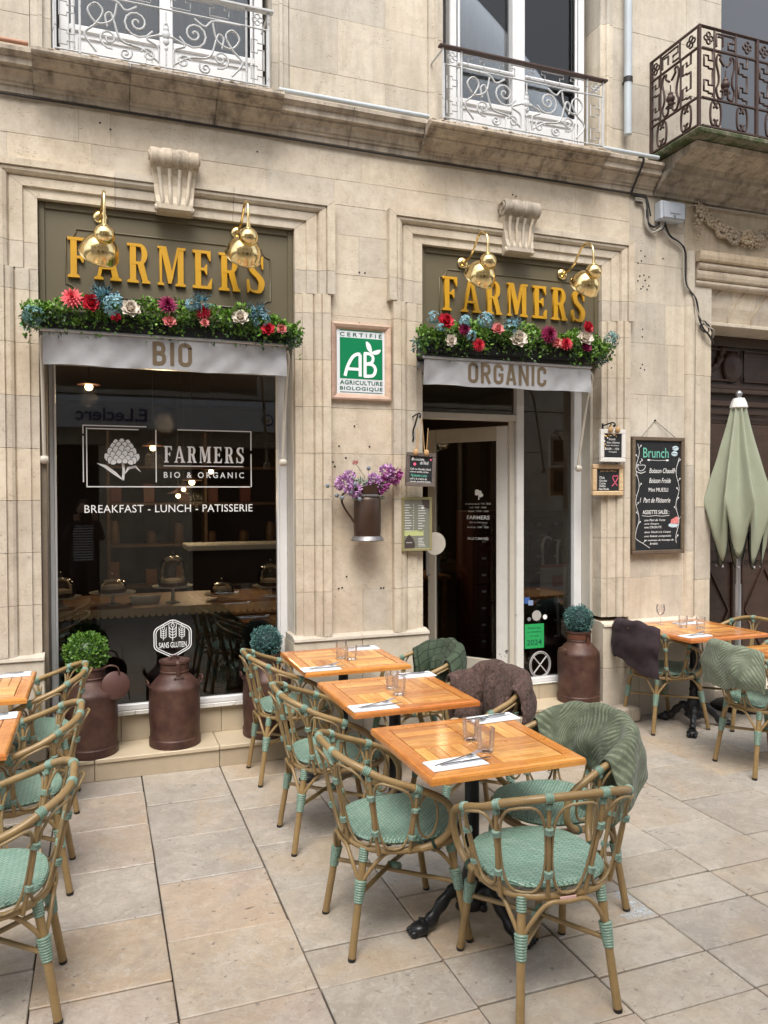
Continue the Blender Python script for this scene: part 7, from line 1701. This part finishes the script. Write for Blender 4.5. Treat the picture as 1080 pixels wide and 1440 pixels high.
cable([(4.36, -.04, 3.935), (4.41, -.04, 3.90), (4.46, -.03, 3.93), (4.475, -.03, 4.05), (4.50, -.03, 4.10), (4.7, -.03, 4.115), (5.6, -.03, 4.12)], .006, M_cablew, 'pale cable leaving the grey box to the right above the garland carving')
cable([(4.27, -.03, 3.93), (4.32, -.03, 3.84), (4.42, -.03, 3.79), (4.475, -.03, 3.72), (4.48, -.03, 3.50), (4.50, -.045, 3.42), (4.56, -.06, 3.34), (4.60, -.05, 3.20), (4.64, -.05, 3.12), (4.72, -.04, 3.06), (4.775, -.02, 3.01)], .008, M_cable, 'dark cable running down from the grey box to the door jamb')
cable([(4.24, -.03, 3.93), (4.28, -.035, 3.83), (4.43, -.035, 3.76), (4.455, -.03, 3.6), (4.47, -.035, 3.45), (4.53, -.055, 3.38), (4.575, -.06, 3.24), (4.66, -.06, 3.14), (4.75, -.05, 3.11), (4.78, -.01, 3.06)], .006, M_cablew, 'pale cable running beside the dark one down to the door jamb')
cable([(4.60, -.05, 3.18), (4.66, -.055, 3.17), (4.70, -.05, 3.10), (4.64, -.055, 3.09), (4.61, -.05, 3.14), (4.68, -.06, 3.15), (4.73, -.05, 3.10)], .006, M_cable, 'tangled knot of cable at the corner of the carved door')
jb = root('junction_box', (4.30, -.04, 4.015), label='grey plastic junction box under the cornice with cables hanging from it', cat='junction box')
ob('box_body', MB().cbox(-.115, .115, -.05, .04, -.078, .075, .012), jb, mat=M_plastic); ob('box_lid', MB().prism([(-.10, -.062), (.10, -.062), (.10, .06), (-.10, .06)], -.066, -.0505, 'y'), jb, mat=M_plastic); ob('raised_panel', MB().cbox(-.045, .055, -.073, -.0665, -.03, .045, .004), jb, mat=M_plastic)
ob('latch', MB().tube([(-.005, -.068, -.065), (-.005, -.068, -.045), (.008, -.068, -.045), (.008, -.068, -.065)], .002, 5), jb, mat=M_iron)

# ================================================================== ACROSS THE STREET (seen in the glass, shades the street)
op = root('opposite_building', (0, 0, 0), label='stone building across the street with a supermarket awning, seen reflected in the cafe window', cat='building')
YO = -7.9
for j, (z0, z1) in enumerate(((0, 2.62), (3.45, 4.4), (4.4, 5.6), (5.6, 6.8), (6.8, 8.0))):
    for i in range(-6, 7):
        x0 = i*1.5
        if z0 == 0 and i in (-5, -1, 1, 2, 4): continue
        if j in (2, 4) and i % 2: continue
        ob('wall_panel', MB().cbox(x0+.004, x0+1.496, YO-.4, YO, z0+.004, z1-.004, .01), op, mat=M_stone_up)
ob('wall_core', MB().box(-10.5, 12, YO-.9, YO-.42, 0, 8.0), op, mat=M_wallin)
ob('shop_fascia', MB().cbox(-9, 10.5, YO-.4, YO-.02, 2.63, 3.44, .01), op, mat=M_stone_up)
ob('shop_awning', MB().prism([(YO, 3.42), (YO+.30, 3.32), (YO+.34, 3.30), (YO+.36, 2.87), (YO+.345, 2.87), (YO+.325, 3.285), (YO, 3.38)], -2.5, 4.6, 'x'), op, mat=mat_simple('pale_awning_canvas', (.62, .63, .64), .8))
M_ol = mat_simple('orange_letter', (.60, .18, .03), .6); M_bl = mat_simple('blue_letter', (.03, .06, .16), .6)
me = fit_mesh(text_raw('E.Leclerc', .02), -.33, .75, 2.98, 3.19, YO+.366, .002, flip=True); me.materials.append(M_bl); ob('lettering', me, op)
ob('round_logo', MB().lathe([(0, -.001), (.10, -.001), (.10, .001), (0, .001)], 28, M=Matrix.Rotation(PI/2, 3, 'X')).xf(Matrix.Translation((2.73, YO+.37, 3.07))), op, mat=M_bl)
ob('round_logo', MB().lathe([(0, -.001), (.075, -.001), (.075, .001), (0, .001)], 28, M=Matrix.Rotation(PI/2, 3, 'X')).xf(Matrix.Translation((2.73, YO+.373, 3.07))), op, mat=mat_simple('pale_logo_disc', (.7, .7, .7), .5))
me = fit_mesh(text_raw('L', .03), 2.705, 2.755, 3.03, 3.11, YO+.376, .002, flip=True); me.materials.append(M_ol); ob('lettering', me, op)
# warm lights: three at lit pendants, one lampless, last added to brighten the counter
for k, (x, y, z, e) in enumerate(((-.076, 2.42, 2.66, 4), (.9, 2.7, 1.72, 7), (.482, 2.4, 2.1, 5), (3.3, 2.2, 2.3, 4), (.5, 1.35, 2.35, 5))):
    ld = bpy.data.lights.new('pendant_and_fill_light', 'POINT'); ld.energy = e; ld.color = (1, .68, .38); ld.shadow_soft_size = .08
    lo = bpy.data.objects.new('pendant_and_fill_light', ld); COL.objects.link(lo); lo.location = (x, y, z)

# ================================================================== THE PHOTOGRAPHER (stands behind the camera, seen only in the glass)
pr = root('person', (-.20, -5.52, 0), label='person in striped top and dark jacket holding a phone, reflected in the wide window', cat='person')
M_skin = mat_simple('skin', (.50, .30, .21), .5); M_jack = mat_simple('dark_jacket', (.05, .035, .035), .8); M_jean = mat_simple('dark_blue_jeans', (.03, .04, .07), .85); M_hair = mat_simple('brown_hair', (.06, .035, .02), .6)
q = NT('striped_cotton'); _w = q.n('ShaderNodeTexWave'); _w.bands_direction = 'Z'; q.l(q.coord('obj'), _w.inputs['Vector']); _w.inputs['Scale'].default_value = 9
M_strp = q.pbr(q.mix(q.ramp(_w.outputs['Fac'], .45, .55), (.03, .04, .08), (.7, .7, .7)), .85)
def skin(name, joints, edges, m_, rootv=0, lv=2):
    me = bpy.data.meshes.new(name); me.from_pydata([j[:3] for j in joints], edges, []); me.materials.append(m_)
    o = bpy.data.objects.new(name, me); COL.objects.link(o); o.parent = pr
    o.modifiers.new('skin', 'SKIN')
    if not me.skin_vertices: me.skin_vertices.new() if hasattr(me.skin_vertices, 'new') else None
    lay = me.skin_vertices[0].data
    for i, j in enumerate(joints):
        r = j[3]; lay[i].radius = (r, j[4] if len(j) > 4 else r)
    lay[rootv].use_root = True
    s = o.modifiers.new('sub', 'SUBSURF'); s.levels = lv; s.render_levels = lv
    for p in me.polygons: p.use_smooth = True
    return o
J = [(0, 0, .95, .15, .11), (0, 0, 1.12, .135, .10), (0, .01, 1.28, .155, .11), (0, .0, 1.40, .09, .07), (0, .015, 1.46, .052, .052), (0, .03, 1.52, .05, .05),
     (-.17, .0, 1.36, .062), (-.23, .10, 1.18, .048), (-.13, .30, 1.38, .036), (-.09, .36, 1.46, .028),
     (.17, .0, 1.36, .062), (.24, .12, 1.19, .048), (.20, .30, 1.38, .036), (.17, .36, 1.46, .028),
     (-.095, 0, .86, .095), (-.11, .02, .50, .068), (-.12, -.01, .12, .045), (-.12, .04, .05, .042), (-.12, .16, .035, .036),
     (.095, 0, .86, .095), (.11, .02, .50, .068), (.12, -.01, .12, .045), (.12, .04, .05, .042), (.12, .16, .035, .036)]
Ed = [(0, 1), (1, 2), (2, 3), (3, 4), (4, 5), (2, 6), (6, 7), (7, 8), (8, 9), (2, 10), (10, 11), (11, 12), (12, 13), (0, 14), (14, 15), (15, 16), (16, 17), (17, 18), (0, 19), (19, 20), (20, 21), (21, 22), (22, 23)]
body = skin('body', J, Ed, M_jack)
mb = MB().sphere((0, .045, 1.60), .088, 20, 14, (.86, 1.05, 1.28)); mb.sphere((0, .135, 1.595), .016, 8, 6, (.8, 1, 1.3)); mb.sphere((-.078, .04, 1.595), .018, 8, 6, (.4, .8, 1.3)); mb.sphere((.078, .04, 1.595), .018, 8, 6, (.4, .8, 1.3)); mb.sphere((0, .125, 1.548), .018, 8, 5, (1.3, .5, .35))
ob('head', mb, pr, mat=M_skin, smooth=80)
for s in (-1, 1): ob('eye', MB().sphere((s*.032, .122, 1.612), .011, 8, 6, (1.2, .7, .8)), pr, mat=M_ceramic, smooth=80)
ob('hair', MB().sphere((0, .022, 1.635), .098, 20, 12, (.92, 1.0, 1.05)), pr, mat=M_hair, smooth=80)
ob('striped_top', MB().grid(lambda u, v: (.155*math.sin((u-.5)*1.9), .015+.115*math.cos((u-.5)*1.9)+.012*math.sin(v*3.1), .90+.48*v), 12, 10), pr, mat=M_strp, smooth=80)
def finger(base, d, ln, r, curl=-.5):
    base = Vector(base); d = Vector(d).normalized(); pts = [base]; a = d
    for k, f in enumerate((.45, .32, .23)):
        pts.append(pts[-1]+a*ln*f); a = (a+Vector((0, .0, curl*.35))).normalized()
    return MB().tube(smooth_pts(pts, 3), [r*(1-.03*i) for i in range(len(smooth_pts(pts, 3)))], 7)
for s, wx in ((-1, -.09), (1, .17)):
    cx = .04; hd = ob('hand', MB().sphere((wx, .385, 1.495), .040, 12, 8, (.55, .5, 1.05)), pr, mat=M_skin, smooth=80)
    for k in range(4): ob('finger', finger((wx, .395, 1.525-.018*k), (-s*1.0, .35, .25-.1*k), .072-.006*abs(k-1), .0085), hd, mat=M_skin, smooth=80)
    ob('thumb', finger((wx, .37, 1.50), (-s*.8, -.2, .6), .055, .010), hd, mat=M_skin, smooth=80)
ob('phone', MB().cbox(-.045, .125, .395, .403, 1.48, 1.56, .004), None, loc=pr.location, mat=M_board, label='black phone held up sideways by the reflected person', cat='phone')
